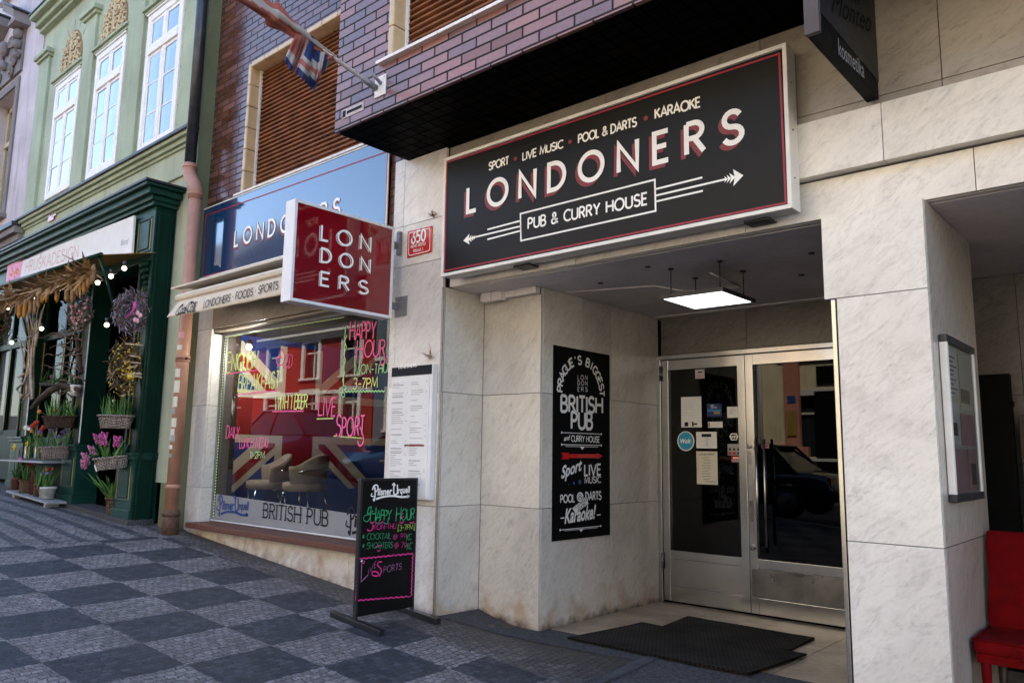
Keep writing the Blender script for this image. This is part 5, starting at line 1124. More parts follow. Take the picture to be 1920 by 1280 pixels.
mb.build('pinned_papers', [M['paper'], M['paper_old'], M['pink_paper'], M['ink_dark']], nb)

# awning cassette with valance, and the thin cover board above it
aw = thing('awning', 'rolled cream canvas awning with lettered valance over the pub window', 'awning', (-7.1, 4.2, H+1.6))
AY = 4.0; ax0, ax1 = PY(335,553,AY).x, -5.52; zt, zv = PY(335,553,AY).z, PY(333,567,AY).z; zl = PY(450,571,AY).z
mb = MB(); n = 10
prof = [(AY, zv), (AY-.035, zv+.02), (AY-.045, zv+.06), (AY-.02, zt), (AY+.04, zt+.02), (AY+.16, zt), (AY+.2, zv)]
mb.prism([(ax0, a, b) for a, b in prof], (ax1-ax0,0,0)); mb.build('front_bar', M['awning'], aw, bevel=.008)
mb = MB(); v = []; nx = 40
for j in range(9):
    for i in range(nx+1):
        t = i/nx; x = ax0+.01+(ax1-ax0-.02)*t; s = j/8; fl_ = .12*(1-t)**6*s*s; lo = zl+(PY(323,597,AY).z-zl)*(1-t)**4
        v.append((x-.10*s*s*(1-t)**5, AY-.012-.03*math.sin(s*2)*(.4+.6*(1-t)**3)-fl_*.3+.006*math.sin(t*40)*s, zv+(lo-zv)*s))
mb.add(v, [(j*(nx+1)+i, j*(nx+1)+i+1, (j+1)*(nx+1)+i+1, (j+1)*(nx+1)+i) for j in range(8) for i in range(nx)], 0, True)
va = mb.build('valance', M['awning'], aw, fix=False)
sol = va.modifiers.new('thick', 'SOLIDIFY'); sol.thickness = .004
pl, P = planeY(AY); mb = MB()
text(mb, pl, P, 'LONDONERS · FOODS · SPORTS', (389,578.5), (527,542.5), (389,565.5), w=.13, track=.16, d=.002)
btext(mb, pl, P, 'Coca-Cola', (344,592), (374,586), (344,572), shear=.35, bold=.012, d=.002); S_ = lambda p, w=.012: pxline(mb, pl, P, p, w, .003, 0, True)
S_([(346,592),(341,590),(344,578),(350,571),(349,577)]); S_([(358,590),(358,578),(363,568),(369,567),(372,571),(377,566)]); S_([(343,593),(352,588),(357,589)], .008)
for p in mb.v:       # lay the print on the hanging canvas
    t = max(0, min(1, (p.x-ax0)/(ax1-ax0))); lo = zl+(PY(323,597,AY).z-zl)*(1-t)**4; s = max(0, min(1, (p.z-zv)/(lo-zv)))
    p.y += -.024-.03*math.sin(s*2)*(.4+.6*(1-t)**3)-.12*(1-t)**6*s*s*.3+.006*math.sin(t*40)*s
mb.build('valance_lettering', M['ink_dark'], aw, fix=False)
mb = MB(); q0 = PY(320,541,AY-.02); mb.box(q0.x, -5.52, AY-.02, 4.46, q0.z-.008, q0.z+.012); mb.build('cover_board', M['awning'], aw, bevel=.003)
mb = MB(); mb.box(ax0+.1, ax1-.02, AY+.2, 4.49, zv+.02, q0.z-.02); mb.build('roller_housing', M['lead'], aw)

# ------------------------------------------------------------------ pavement sign
ab = thing('chalkboard_sign', 'black free-standing chalkboard on two flat feet with happy hour offers', 'pavement sign', (-4.88, 4.1, .1))
X0 = -4.88
def gpx(px, py): return PX(px, py, X0)
zt = gpx(680,897).z; y0, y1 = gpx(664,1000).y, gpx(778,1000).y
y0, y1 = 3.812, 4.402
mb = MB(); mb.box(X0-.035, X0, y0, y0+.022, gz(X0, y0)+.02, zt); mb.box(X0-.035, X0, y1-.014, y1, gz(X0, y1)+.02, zt); mb.box(X0-.035, X0, y0+.022, y1-.014, zt-.018, zt); mb.build('post', M['blackmetal'], ab, bevel=.004)
mb = MB(); mb.box(X0-.022, X0-.004, y0+.022, y1-.014, zt-1.03, zt-.018); mb.build('board', M['board'], ab)
for y in (y0+.012, y1-.012):
    g0, g1 = gz(X0-.30, y), gz(X0+.30, y); mb = MB(); hgt = .045; dy = .028
    mb.add([(X0-.30,y-dy,g0),(X0+.30,y-dy,g1),(X0+.30,y+dy,g1),(X0-.30,y+dy,g0),(X0-.30,y-dy,g0+hgt),(X0+.30,y-dy,g1+hgt),(X0+.30,y+dy,g1+hgt),(X0-.30,y+dy,g0+hgt)], [(0,3,2,1),(4,5,6,7),(0,1,5,4),(1,2,6,5),(2,3,7,6),(3,0,4,7)])
    mb.build('foot', M['blackmetal'], ab, bevel=.006)
pl, P = planeX(X0-.0035); mb = MB()
pilsner(mb, pl, P, 698, 932, 768, 926, 20, .001, 0)
HH = lambda s, a, b, c, mi, w=.10, big=1.25, track=.16, wob=.05: text(mb, pl, P, s, a, b, c, w=w*.72, track=track, d=.001, mi=mi, caps_big=big, wob=wob, slant=.05)
HH('HAPPY', (694,976), (733,974), (694,957), 1, .13, 1.3, .05); HH('HOUR', (742,976), (776,972), (742,955), 1, .12, 1.2, .12)
pxline(mb, pl, P, [(700,957),(689,962),(692,951),(697,950)], .008, .001, 1, True); pxline(mb, pl, P, [(694,964),(684,966),(682,974),(689,977),(694,969)], .006, .001, 1, True); pxline(mb, pl, P, [(712,974),(709,981),(703,977)], .008, .001, 1, True); pxline(mb, pl, P, [(728,970),(726,981),(719,979)], .008, .001, 1, True)
for x in (698, 714, 753, 772): pxline(mb, pl, P, [(x-4,978),(x,980),(x+4,977)], .010, .001, 2, True)
for x, y in ((751,962), (755,962)): pxline(mb, pl, P, [(x,y),(x+.8,y+1.6)], .010, .001, 2)
pxline(mb, pl, P, [(750,968),(753,971),(757,967)], .008, .001, 2, True)
HH('MON-THU', (697,993), (742,990), (697,983), 2, .14, 1.2, .16); pxline(mb, pl, P, [(701,984),(697,993),(690,994),(689,991)], .010, .001, 2, True)
HH('[3-7PM]', (746,994), (777,991), (746,984), 3, .13, 1.0, .12)
HH('# COCKTAIL', (679,1012), (732,1009), (679,1001), 1, .11, 1.1, .14); HH('@ 99', (737,1010), (761,1008), (737,1001), 2, .12, 1.0); HH('KC', (762,1013), (771,1011), (762,1002), 1, .11, 1.0, .1)
HH('# SHOOTERS', (679,1029), (736,1026), (679,1018), 1, .10, 1.1, .14); HH('@ 79', (739,1027), (762,1026), (739,1017), 2, .12, 1.0); HH('KC', (763,1030), (772,1028), (763,1018), 1, .11, 1.0, .1)
pxline(mb, pl, P, [(703,1025),(709,1023),(716,1021)], .008, .001, 2); pxline(mb, pl, P, [(707,1031),(710,1033),(713,1030)], .006, .001, 2, True)
bx_ = [(673,1047), (774,1037), (771,1117), (667,1125)]
for i in range(4):
    a, b = bx_[i], bx_[(i+1) % 4]; n = 22; nxp, nyp = (0, .9) if i % 2 == 0 else (.8, 0)
    pxline(mb, pl, P, [(a[0]+(b[0]-a[0])*k/n+(nxp if k % 2 else -nxp), a[1]+(b[1]-a[1])*k/n+(nyp if k % 2 else -nyp)) for k in range(n+1)], .010, .001, 2)
pxline(mb, pl, P, [(678,1056),(677,1090),(690,1077)], .007, .001, 4); HH('IVE', (690,1077), (705,1062), (688,1066), 4, .09, .9, .3)
pxline(mb, pl, P, [(716,1053),(710,1053),(708,1059),(714,1066),(714,1074),(707,1079),(698,1077),(699,1071),(707,1072),(712,1080)], .010, .001, 5, True); HH('PORTS', (719,1073), (752,1066), (719,1061), 4, .10, 1.0, .2)
pxline(mb, pl, P, [(677,1050),(679,1052)], .016, .001, 0); pxline(mb, pl, P, [(678,1054),(682,1055),(683,1050)], .008, .001, 2, True)
mb.build('chalk_lettering', [M['ink_white'], M['chalk_green'], M['chalk_pink'], M['chalk_lime'], M['chalk_mauve'], M['chalk_pink']], ab, fix=False)

# ------------------------------------------------------------------ ceiling lamp
cl = thing('ceiling_light', 'square lit panel lamp hung on rods below the recess ceiling', 'lamp', (-2.7, 5.3, H+1.17))
LZ = H+1.165; lx0, lx1, ly0, ly1 = -2.955, -2.435, 5.03, 5.58
mb = MB(); frame_boxes(mb, 0, 0, 0, 0, 0, 0, 0) if False else None
w = .018; mb.box(lx0, lx1, ly0, ly0+w, LZ, LZ+.03); mb.box(lx0, lx1, ly1-w, ly1, LZ, LZ+.03); mb.box(lx0, lx0+w, ly0+w, ly1-w, LZ, LZ+.03); mb.box(lx1-w, lx1, ly0+w, ly1-w, LZ, LZ+.03); mb.box(lx0+w, lx1-w, ly0+w, ly1-w, LZ+.02, LZ+.03); mb.build('frame', M['lead'], cl, bevel=.002)
mb = MB(); mb.quad((lx0+w, ly0+w, LZ+.006), (lx0+w, ly1-w, LZ+.006), (lx1-w, ly1-w, LZ+.006), (lx1-w, ly0+w, LZ+.006)); mb.build('diffuser', M['lamp'], cl, fix=False)
for x in (lx0+.06, lx1-.06):
    for y in (ly0+.08, ly1-.08): mb = MB(); mb.tube([(x, y, LZ+.03), (x, y, ZT)], .005, 6); mb.tube([(x, y, ZT-.012), (x, y, ZT-.001)], .022, 10); mb.build('hanger_rod', M['lead'], cl)

# ------------------------------------------------------------------ rainwater pipe at the house corner
dp = thing('downpipe', 'rain downpipe of dark metal above and salmon cast iron below, stickers on it', 'pipe', (-9.15, 4.25, .45))
YP = 4.235; r_ = .068
u0, u1 = (-9.28, YP), (-9.10, YP)
top = PY(376, -60, YP); k0 = PY(352, 318, YP); k1 = PY(362, 352, YP); bot = PY(327, 975, YP)
xa, xb = PY(361,250,YP).x, PY(341,700,YP).x
mb = MB(); mb.tube([(xa-.02, YP, top.z+1.5), (xa, YP, k0.z+.02)], r_, 16); mb.build('upper_pipe', M['pipe_black'], dp)
mb = MB(); mb.tube([(xa, YP, k0.z+.06), (xa, YP, k0.z-.03), (xa+.02, YP, k0.z-.09), (xb-.04, YP, k1.z+.02), (xb, YP, k1.z-.06), (xb, YP, k1.z-.16)], [.08,.08,.078,.078,.08,.08], 16); mb.tube([(xa, YP, k0.z+.0), (xa, YP, k0.z+.03)], .088, 16); mb.tube([(xb, YP, k1.z-.12), (xb, YP, k1.z-.09)], .088, 16); mb.build('swan_neck', M['pipe_clay'], dp)
mb = MB(); mb.tube([(xb, YP, k1.z-.14), (xb, YP, slope(xb)+.25)], r_+.004, 18)
for z in (H+1.0, H+1.02, .95): mb.tube([(xb, YP, z), (xb, YP, z+.05)], r_+.014, 18)
mb.build('lower_pipe', M['pipe_clay'], dp)
mb = MB(); mb.tube([(xb, YP, slope(xb)-.03), (xb, YP, slope(xb)+.27)], [.10,.088], 16); mb.tube([(xb, YP, slope(xb)+.2), (xb, YP, slope(xb)+.24)], .1, 16); mb.build('pipe_boot', plain('rusty_iron', (.10,.05,.03), .8, var=.5, vscale=20), dp)
mb = MB(); rr = random.Random(4)
def sticker(mb, z0, z1, a0, a1, mi):
    r2 = r_+.0065; n = 6; v = []
    for i in range(n+1):
        a = R(a0+(a1-a0)*i/n); v += [(xb+r2*math.cos(a), YP+r2*math.sin(a), z0), (xb+r2*math.cos(a), YP+r2*math.sin(a), z1)]
    mb.add(v, [(2*i, 2*i+2, 2*i+3, 2*i+1) for i in range(n)], mi)
def zp(y): return PY(338, y, YP-.07).z
for ya, yb, a0, a1, mi in ((633,622,-110,-30,1), (655,646,-115,-40,0), (706,690,-120,-40,0), (735,712,-130,-35,0), (762,742,-120,-45,0), (775,764,-115,-60,2), (800,783,-125,-40,0), (825,803,-130,-50,0), (828,815,-90,-40,2), (842,834,-110,-60,0), (858,850,-100,-60,2)): sticker(mb, zp(ya), zp(yb), a0, a1, mi)
mb.build('stickers', [M['paper_old'], M['pink_paper'], M['frost']], dp, fix=False)

# ------------------------------------------------------------------ flag pole and furled flag
FX = -4.73
fp = thing('flagpole', 'white angled flagpole fixed to the brick bay by a square plate', 'flagpole', (FX, BY, H+2.89))
b0 = PX(710,168,FX); m0 = PX(612,98,FX); dirp = (m0-Vector((FX, BY, b0.z))).normalized(); base = Vector((FX, BY-.01, b0.z))
mb = MB(); mb.tube([base, base+dirp*1.9], .017, 10); mb.build('pole', M['white_paint'], fp)
mb = MB(); mb.box(FX-.02, FX+.115, BY-.012, BY-.001, b0.z-.08, b0.z+.09)
for x in (0, .095):
    for z in (-.06, .07): mb.ball((FX+x, BY-.013, b0.z+z), .008, 6)
mb.build('wall_plate', M['white_paint'], fp, bevel=.003)
mb = MB(); mb.tube([base, base+dirp*.13], .026, 10); mb.tube([(FX+.06, BY-.01, b0.z+.02), (FX+.05, BY-.10, b0.z+.08)], .014, 8); mb.build('socket', M['galv'], fp)
fg = thing('union_flag', 'faded union flag wound round the flagpole with one corner hanging', 'flag', tuple(base+dirp*.7))
def uj(u, v):        # union flag pattern on 0..1 x 0..1
    x, y = (u-.5)*2, (v-.5)
    if abs(x) < .20 or abs(y) < .10: return 0
    if abs(x) < .34 or abs(y) < .17: return 1
    d = abs(abs(x)*.5-abs(y))
    return 0 if d < .035 else (1 if d < .10 else 2)
def cloth(mb, fn, nu, nv, pat):
    v = [fn(i/nu, j/nv) for j in range(nv+1) for i in range(nu+1)]; o = len(mb.v); mb.v += [Vector(p) for p in v]
    for j in range(nv):
        for i in range(nu): mb.f.append([o+j*(nu+1)+i, o+j*(nu+1)+i+1, o+(j+1)*(nu+1)+i+1, o+(j+1)*(nu+1)+i]); mb.m.append(pat((i+.5)/nu, (j+.5)/nv)); mb.s.append(True)
side = Vector((1,0,0)); upv = dirp.cross(side)
if upv.z < 0: upv = -upv
def roll(u, v):
    s = .42+1.55*u; a = 2*math.pi*v + u*3.2; r = .022+.055*sm((u-.06)/.25)*(1-.55*sm((.36-u)/.12)*sm((u-.2)/.1)) if u < .36 else .05+.05*sm((u-.36)/.3)
    r *= 1+.28*math.sin(3*a+u*9)+.16*math.sin(5*a-u*14); c = base+dirp*s
    return c+side*math.cos(a)*r*.8+upv*(math.sin(a)*r-.02*sm((u-.3)*3))
mb = MB(); cloth(mb, roll, 56, 36, lambda u, v: (lambda k: 0 if k < .42 else (1 if k < .62 else (0 if k < .74 else (1 if k < .82 else 2))))((v+u*.55+.5) % 1)); mb.build('furled_roll', [M['fl_red'], M['fl_white'], M['fl_blue']], fg, fix=False)
topc = [(556,60),(572,64),(583,66),(598,78),(612,92),(624,104)]; botc = [(533,112),(546,136),(557,138),(590,172),(602,140),(628,110)]
def lerp(c, t):
    k = t*(len(c)-1); i = min(int(k), len(c)-2); f = k-i; return (c[i][0]*(1-f)+c[i+1][0]*f, c[i][1]*(1-f)+c[i+1][1]*f)
def hang(u, v):
    a, b = lerp(topc, u), lerp(botc, u); px, py = a[0]+(b[0]-a[0])*v, a[1]+(b[1]-a[1])*v
    x = FX+.02+v*(.055*math.sin(u*19)+.03*math.sin(u*41+1))+.02*math.sin(v*7+u*5); return PX(px, py, x)
def hpat(u, v):
    s = (u*3.2) % 1
    if u < .2: return 1 if v > .62 and v < .86 else (2 if v >= .86 else 0)
    if u < .34: return 0 if u > .24 else 1
    if u < .52: return 2 if (v < .52 and u > .40) else (1 if v < .62 else (0 if v < .76 else (1 if v < .84 else 2)))
    if u < .66: return 2 if v < .42 else (1 if v < .58 else (0 if v < .68 else (1 if v < .8 else 2)))
    if u < .78: return 1 if v < .7 else 0
    if u < .86: return 2 if v > .2 else 1
    return 0 if v < .6 else 1
mb = MB(); cloth(mb, hang, 60, 40, hpat); mb.build('hanging_corner', [M['fl_red'], M['fl_white'], M['fl_blue']], fg, fix=False)

# ------------------------------------------------------------------ papers and stickers on the door glass
DG = DY+.012+.028
def note(name, label, cat, px, mat, prints=(), group=None, shape=None):
    pl, P = planeY(DG); x0, y0, x1, y1 = px
    a, b = pl.loc(P(x0, y1)), pl.loc(P(x1, y0)); t = thing(name, label, cat, tuple(pl.at((a[0]+b[0])/2, (a[1]+b[1])/2, 0)), group)
    mb = MB()
    if shape == 'oval': mb.disc(pl.at((a[0]+b[0])/2, (a[1]+b[1])/2, .003), (b[0]-a[0])/2, (b[1]-a[1])/2, pl.u, pl.v, 36)
    else: mb.box(a[0], b[0], DG-.004, DG-.002, a[1], b[1])
    s = mb.build('sheet', mat, t, fix=False)
    if prints:
        mb = MB(); mats = []
        for f in prints: f(mb, pl, P, mats)
        if mb.v: mb.build('print', mats, t, fix=False)
    return t
def prn(px, mat, d=.0055):
    def f(mb, pl, P, mats):
        if mat not in mats: mats.append(mat)
        a, b = pl.loc(P(px[0], px[3])), pl.loc(P(px[2], px[1])); mb.add([pl.at(a[0], a[1], d), pl.at(b[0], a[1], d), pl.at(b[0], b[1], d), pl.at(a[0], b[1], d)], [(0,1,2,3)], mats.index(mat))
    return f
def tx(s, BL, BR, TL, mat, w=.17, track=.2, d=.0058):
    def f(mb, pl, P, mats):
        if mat not in mats: mats.append(mat)
        text(mb, pl, P, s, BL, BR, TL, w=w, track=track, d=d, mi=mats.index(mat))
    return f
def bt(s, BL, BR, TL, mat, d=.0058, bold=.02, shear=0):
    def f(mb, pl, P, mats):
        if mat not in mats: mats.append(mat)
        btext(mb, pl, P, s, BL, BR, TL, bold=bold, d=d, mi=mats.index(mat), shear=shear)
    return f
def linesp(x0, x1, ys, mat, h=.8):
    return [prn((x0, y, x0+(x1-x0)*rnd.uniform(.5, 1), y+h), mat) for y in ys]
K, GR = M['ink_dark'], M['frost']
note('paper_notice', 'white paper notice with two dark stamps above the round blue sticker', 'notice', (1278,743,1315,801), M['paper'], linesp(1282,1311,(750,753,757,760,763,766,773,778), GR)+[prn((1284,791,1291,799), K), prn((1298,790,1301,799), K), prn((1301,793,1308,796), K)])
note('cctv_sticker', 'small square camera warning sticker alone near the head of the door glass', 'sticker', (1304,692,1321,710), M['mauve'], [prn((1309,696,1317,699), K), prn((1307,703,1319,708), M['pink_paper'])])
note('delivery_sticker', 'round blue sticker with a white rim on the door glass', 'sticker', (1270.5,808,1302,845), M['paper'], [lambda mb, pl, P, mats: (mats.append(plain('sky_blue_vinyl', (.02,.30,.52), .4)), mb.disc(pl.at((pl.loc(P(1286.2,826.5))[0]), pl.loc(P(1286.2,826.5))[1], .0045), (pl.loc(P(1300,826))[0]-pl.loc(P(1272.5,826))[0])/2, (pl.loc(P(1286,810))[1]-pl.loc(P(1286,843))[1])/2, pl.u, pl.v, 36, 0)), bt('Wolt', (1276,831), (1296,831), (1276,822), M['ink_white'], bold=.03, shear=.2)], shape='oval')
note('paper_notice', 'small paper with a black header bar beside the round blue sticker', 'notice', (1306,809,1344,840), M['paper'], [prn((1316,813,1334,819), K)]+[prn((1324-k % 2, 822+3.4*k, 1328, 823+3.4*k), GR) for k in range(5)])
note('paper_notice', 'long cream paper list, lowest of the papers on the door glass', 'notice', (1307,846,1345,907), M['paper_old'], [tx('LONDONERS', (1312,853), (1340,852.6), (1312,850), K)]+[prn((1325-rnd.uniform(4,9), y, 1325+rnd.uniform(4,9), y+.9), GR) for y in (857,862,867,872,877,882,887,892,897)]+[prn((1323,902,1342,903), GR)])
note('bank_sticker', 'dark blue square sticker with a glowing horizon beside the stamped notice', 'sticker', (1326,756,1353,781), plain('navy_vinyl', (.01,.03,.13), .3), [prn((1327,767,1352,771), plain('azure_vinyl', (.02,.22,.5), .4)), prn((1339,771,1350,776), M['gold']), prn((1333,759.5,1339,761), M['ink_white']), prn((1333,763,1345,764.5), M['ink_white'])])
note('paper_strip', 'white paper strip with a red edge under the blue sticker', 'notice', (1328,790,1355,801.5), M['paper'], [prn((1329,792,1331,800), M['ink_red'])])
note('paper_notice', 'small white square note by the steel door edge, right of the blue sticker', 'notice', (1364,762,1384,783), M['paper'], linesp(1368,1381,(766,769,772,775), GR))
note('wifi_sticker', 'white outline wifi sticker on the dark glass by the door edge', 'sticker', (1369,813,1384,824), M['black'], [tx('WIFI', (1371,821), (1382,821), (1371,816.5), M['ink_white'], w=.22), lambda mb, pl, P, mats: pxline(mb, pl, P, [(1369,818),(1372,813),(1381,813),(1384,818),(1381,824),(1372,824),(1369,818)], .008, .0055, 0)])
note('card_sticker', 'payment card sticker with coloured logos below the wifi outline', 'sticker', (1365,832,1389,853), M['frost'], [prn((1366+8*k, 847, 1372+8*k, 851.5), m) for k, m in enumerate((M['ink_red'], M['enamel_red'], M['ink_blue']))]+[prn((1367+8*k, 840, 1371+8*k, 844), K) for k in range(3)])
note('red_sticker', 'small red and grey sticker under the payment card sticker', 'sticker', (1372,855,1389,866), M['enamel_red'], [prn((1373,861,1388,865.5), GR), prn((1375,857,1386,859), M['ink_white'])])
note('red_sticker', 'small pale red sticker on the door glass beside the pull bar', 'sticker', (1428,832,1442,840), M['pink_paper'], [prn((1430,835,1440,837), M['enamel_red'])])

# ------------------------------------------------------------------ mats
def mat_thing(label, pts, z, seed, sag=True):
    A, B_, C2, D_ = [Vector(p) for p in pts]; nx, ny = 60, 40
    t = thing('floor_mat', label, 'floor mat', tuple((A+C2)/2), 'black rubber mats at the door')
    def q(u, v, dz=0):
        p = (A*(1-u)+D_*u)*(1-v)+(B_*(1-u)+C2*u)*v; h = max(z, gz(p.x, p.y)+.006) if sag else z
        return Vector((p.x, p.y, h+dz+.004*mnoise.noise(Vector((p.x*4+seed, p.y*4, 0)))))
    mb = MB(); v = [q(i/nx, j/ny, .014) for j in range(ny+1) for i in range(nx+1)]+[q(i/nx, j/ny, 0) for j in range(ny+1) for i in range(nx+1)]; o = (nx+1)*(ny+1)
    fs = [(j*(nx+1)+i, j*(nx+1)+i+1, (j+1)*(nx+1)+i+1, (j+1)*(nx+1)+i) for j in range(ny) for i in range(nx)]
    rim = [i for i in range(nx+1)]+[j*(nx+1)+nx for j in range(1, ny+1)]+[ny*(nx+1)+i for i in range(nx-1, -1, -1)]+[j*(nx+1) for j in range(ny-1, 0, -1)]
    fs += [(rim[k], rim[(k+1) % len(rim)], o+rim[(k+1) % len(rim)], o+rim[k]) for k in range(len(rim))]
    mb.add(v, fs, 0, True); mb.build('mat_body', M['mat_rubber'], t, fix=False)
    rb = MB()
    for k in range(1, 5):
        rb.tube([q(k/5, j/16, .0125) for j in range(17)], .003, 5)
    for k in range(1, 3): rb.tube([q(i/24, k/3, .0125) for i in range(25)], .003, 5)
    rb.build('mat_rib', M['mat_rib'], t)
m, nt, b = newmat('ring_rubber'); uvn = nd(nt, 'ShaderNodeUVMap'); br_ = nd(nt, 'ShaderNodeTexBrick'); br_.offset = .5
for k_, v_ in (('Scale', 1), ('Brick Width', .034), ('Row Height', .030), ('Mortar Size', .007)): br_.inputs[k_].default_value = v_
nt.links.new(uvn.outputs[0], br_.inputs['Vector'])
c_ = mixc(nt, br_.outputs['Fac'], (.0015,.0014,.0013), (.030,.026,.022))
c_ = mixc(nt, .9, c_, ramp(nt, noise_tex(nt, 3.5, 5), [(.32, (.35,.33,.30)), (.7, (1.4,1.3,1.15))]), 'MULTIPLY')
nt.links.new(c_, b.inputs['Base Color']); b.inputs['Roughness'].default_value = .8; b.inputs['Specular IOR Level'].default_value = .2; add_bump(nt, b, br_.outputs['Fac'], .9, .008); M['mat_rubber'] = m
M['mat_rib'] = plain('worn_rubber_rib', (.010,.009,.008), .85)
f0 = lambda p: PZ(p[0], p[1], .02)
mat_thing('larger black rubber ring mat hanging over the edge of the marble threshold', [f0((1064,1195)), f0((1204,1167)), f0((1513,1226)), f0((1402,1262))], .012, 1)
mat_thing('smaller black rubber mat lying closer to the steel doors', [PZ(1225,1182,.005), PZ(1290,1157,.005), PZ(1527,1197,.005), PZ(1480,1220,.005)], .004, 9, False)

# ------------------------------------------------------------------ red chair at the right edge
rc = thing('red_chair', 'red covered dining chair standing against the marble pier below the notice board', 'chair', (-.75, 5.1, 0))
cx0, cx1 = -.985, -.53
mb = MB(); mb.box(cx0, cx1, 4.88, 5.38, .40, .47); mb.build('seat', M['red_cloth'], rc, bevel=.025)
mb = MB(); v = []
for j in range(9):
    t = j/8; z = .44+.56*t; y = 5.34+.10*t*t; w0 = .0+.006*math.sin(t*9)
    v += [(cx0-w0+.004*t, y-.005, z), ((cx0+cx1)/2, y+.012, z), (cx1+w0, y-.005, z), (cx1+w0, y+.055, z), ((cx0+cx1)/2, y+.07, z), (cx0-w0, y+.055, z)]
mb.add(v, [(j*6+k, j*6+(k+1) % 6, (j+1)*6+(k+1) % 6, (j+1)*6+k) for j in range(8) for k in range(6)]+[(0,1,2,3,4,5)[::-1], tuple(48+k for k in range(6))], 0, True); mb.build('backrest', M['red_cloth'], rc, bevel=.012)
mb = MB(); mb.tube([(cx0, 4.885, .468), (cx1, 4.885, .468)], .006, 6); mb.tube([(cx0+.004, 4.9, .468), (cx0+.004, 5.34, .468)], .006, 6); mb.build('piping', M['red_cloth'], rc)
mb = MB(); mb.box(cx0+.012, cx1-.012, 4.895, 5.37, .35, .402); mb.build('seat_skirt', M['red_cloth'], rc, bevel=.006)
for x in (cx0+.05, cx1-.05):
    for y in (4.92, 5.35):
        mb = MB(); mb.tube([(x, y, .36), (x, y, 0)], [.026,.018], 8); mb.build('leg', M['red_cloth'] if y < 5 else M['dark_wood'], rc)
# ------------------------------------------------------------------ flower shop goods
def lm(n, c, **k): M[n] = plain(n, c, k.pop('rough', .6), var=.35, vscale=18, **k); return M[n]
lm('leaf', (.035,.11,.018)); lm('leaf_pale', (.09,.19,.03)); lm('stem', (.07,.15,.03)); lm('soil', (.03,.02,.014)); lm('twig', (.10,.055,.03)); lm('twig_pale', (.36,.27,.20)); lm('husk', (.42,.26,.12)); lm('husk_dark', (.24,.13,.05)); lm('corn', (.36,.15,.012)); M['wicker_white'] = brickmat('white_wicker', [(.46,.38,.33),(.58,.50,.45),(.38,.30,.26)], (.07,.05,.04), bw=.045, bh=.016, ms=.0045, rough=.7, coat=0, bump=1.0); M['wicker_brown'] = brickmat('brown_wicker', [(.12,.06,.03),(.17,.09,.05),(.09,.04,.02)], (.012,.007,.004), bw=.045, bh=.016, ms=.0045, rough=.7, coat=0, bump=1.0); M['wicker_tan'] = brickmat('tan_wicker', [(.30,.17,.08),(.38,.23,.11),(.24,.13,.06)], (.04,.02,.01), bw=.045, bh=.016, ms=.0045, rough=.7, coat=0, bump=1.0)
lm('fl_pink', (.60,.16,.34)); lm('fl_magenta', (.42,.05,.24)); lm('fl_pale', (.66,.34,.42)); lm('fl_yellow', (.65,.42,.02)); lm('fl_orange', (.62,.16,.02)); lm('fl_scarlet', (.42,.03,.012)); lm('fl_cream', (.75,.72,.62)); lm('fl_violet', (.16,.10,.34)); lm('lavender', (.16,.12,.19)); lm('lavender_grey', (.24,.21,.24)); lm('ribbon_pink', (.62,.07,.34)); lm('hydrangea', (.22,.22,.20)); lm('hydrangea_blue', (.16,.20,.24)); lm('pot_brown', (.14,.045,.025)); lm('pot_white', (.5,.48,.45)); lm('moss', (.10,.11,.04)); lm('bud_yellow', (.55,.36,.02)); lm('pot_red', (.12,.012,.012))
def facing(p):          # horizontal direction a hung object spreads along (it is turned towards the open street corner)
    d = Vector((p[0], p[1], 0)).normalized(); return Vector((d.y, -d.x, 0)), d
def size_of(p, px): return px*(Vector(p)-EYE).dot(_f)/FPX
def blade(mb, base, tip, w, bend, mi):
    base, tip = Vector(base), Vector(tip); d = tip-base; s = Vector((rnd.uniform(-1,1), rnd.uniform(-1,1), 0)).normalized(); b = Vector((rnd.uniform(-1,1), rnd.uniform(-1,1), .2))*bend*d.length; n = 5; v = []
    for i in range(n+1):
        t = i/n; p = base+d*t+b*math.sin(t*math.pi*.5)*t; ww = w*(1-.9*t**2)*(.6+.4*math.sin(min(1, t*2.5)*math.pi/2)); v += [p-s*ww/2, p+s*ww/2]
    mb.add(v, [(2*i, 2*i+1, 2*i+3, 2*i+2) for i in range(n)], mi, True)
def flower(mb, c, r, mi, kind):
    c = Vector(c)
    if kind == 'hyacinth':
        ax = Vector((rnd.uniform(-.4,.4), rnd.uniform(-.5,.1), 1)).normalized()
        for i in range(34):
            a = i*2.4; h = (i/34-.4)*2.4*r; q = c+ax*h+Vector((math.cos(a), math.sin(a), .1))*r*.62; mb.ball(q, r*rnd.uniform(.16,.25), 5, mi if rnd.random() < .7 else mi+1)
    elif kind == 'tulip':
        for i in range(5):
            a = i*1.256; mb.ball(c+Vector((math.cos(a)*r*.35, math.sin(a)*r*.35, 0)), r*.62, 6, mi, sq=(.7,.7,1.25))
    elif kind == 'daffodil':
        for i in range(6): a = i*1.047; mb.ball(c+Vector((math.cos(a)*r*.7, -.2*r, math.sin(a)*r*.7)), r*.42, 5, mi, sq=(.9,.35,.9))
        mb.ball(c+Vector((0,-r*.35,0)), r*.4, 6, mi)
    elif kind == 'bloom':
        for i in range(16):
            q = Vector((rnd.gauss(0,1), rnd.gauss(0,1), rnd.gauss(0,1))).normalized(); mb.ball(c+q*r*.6, r*.42, 5, mi)
    else: mb.ball(c, r, 6, mi)
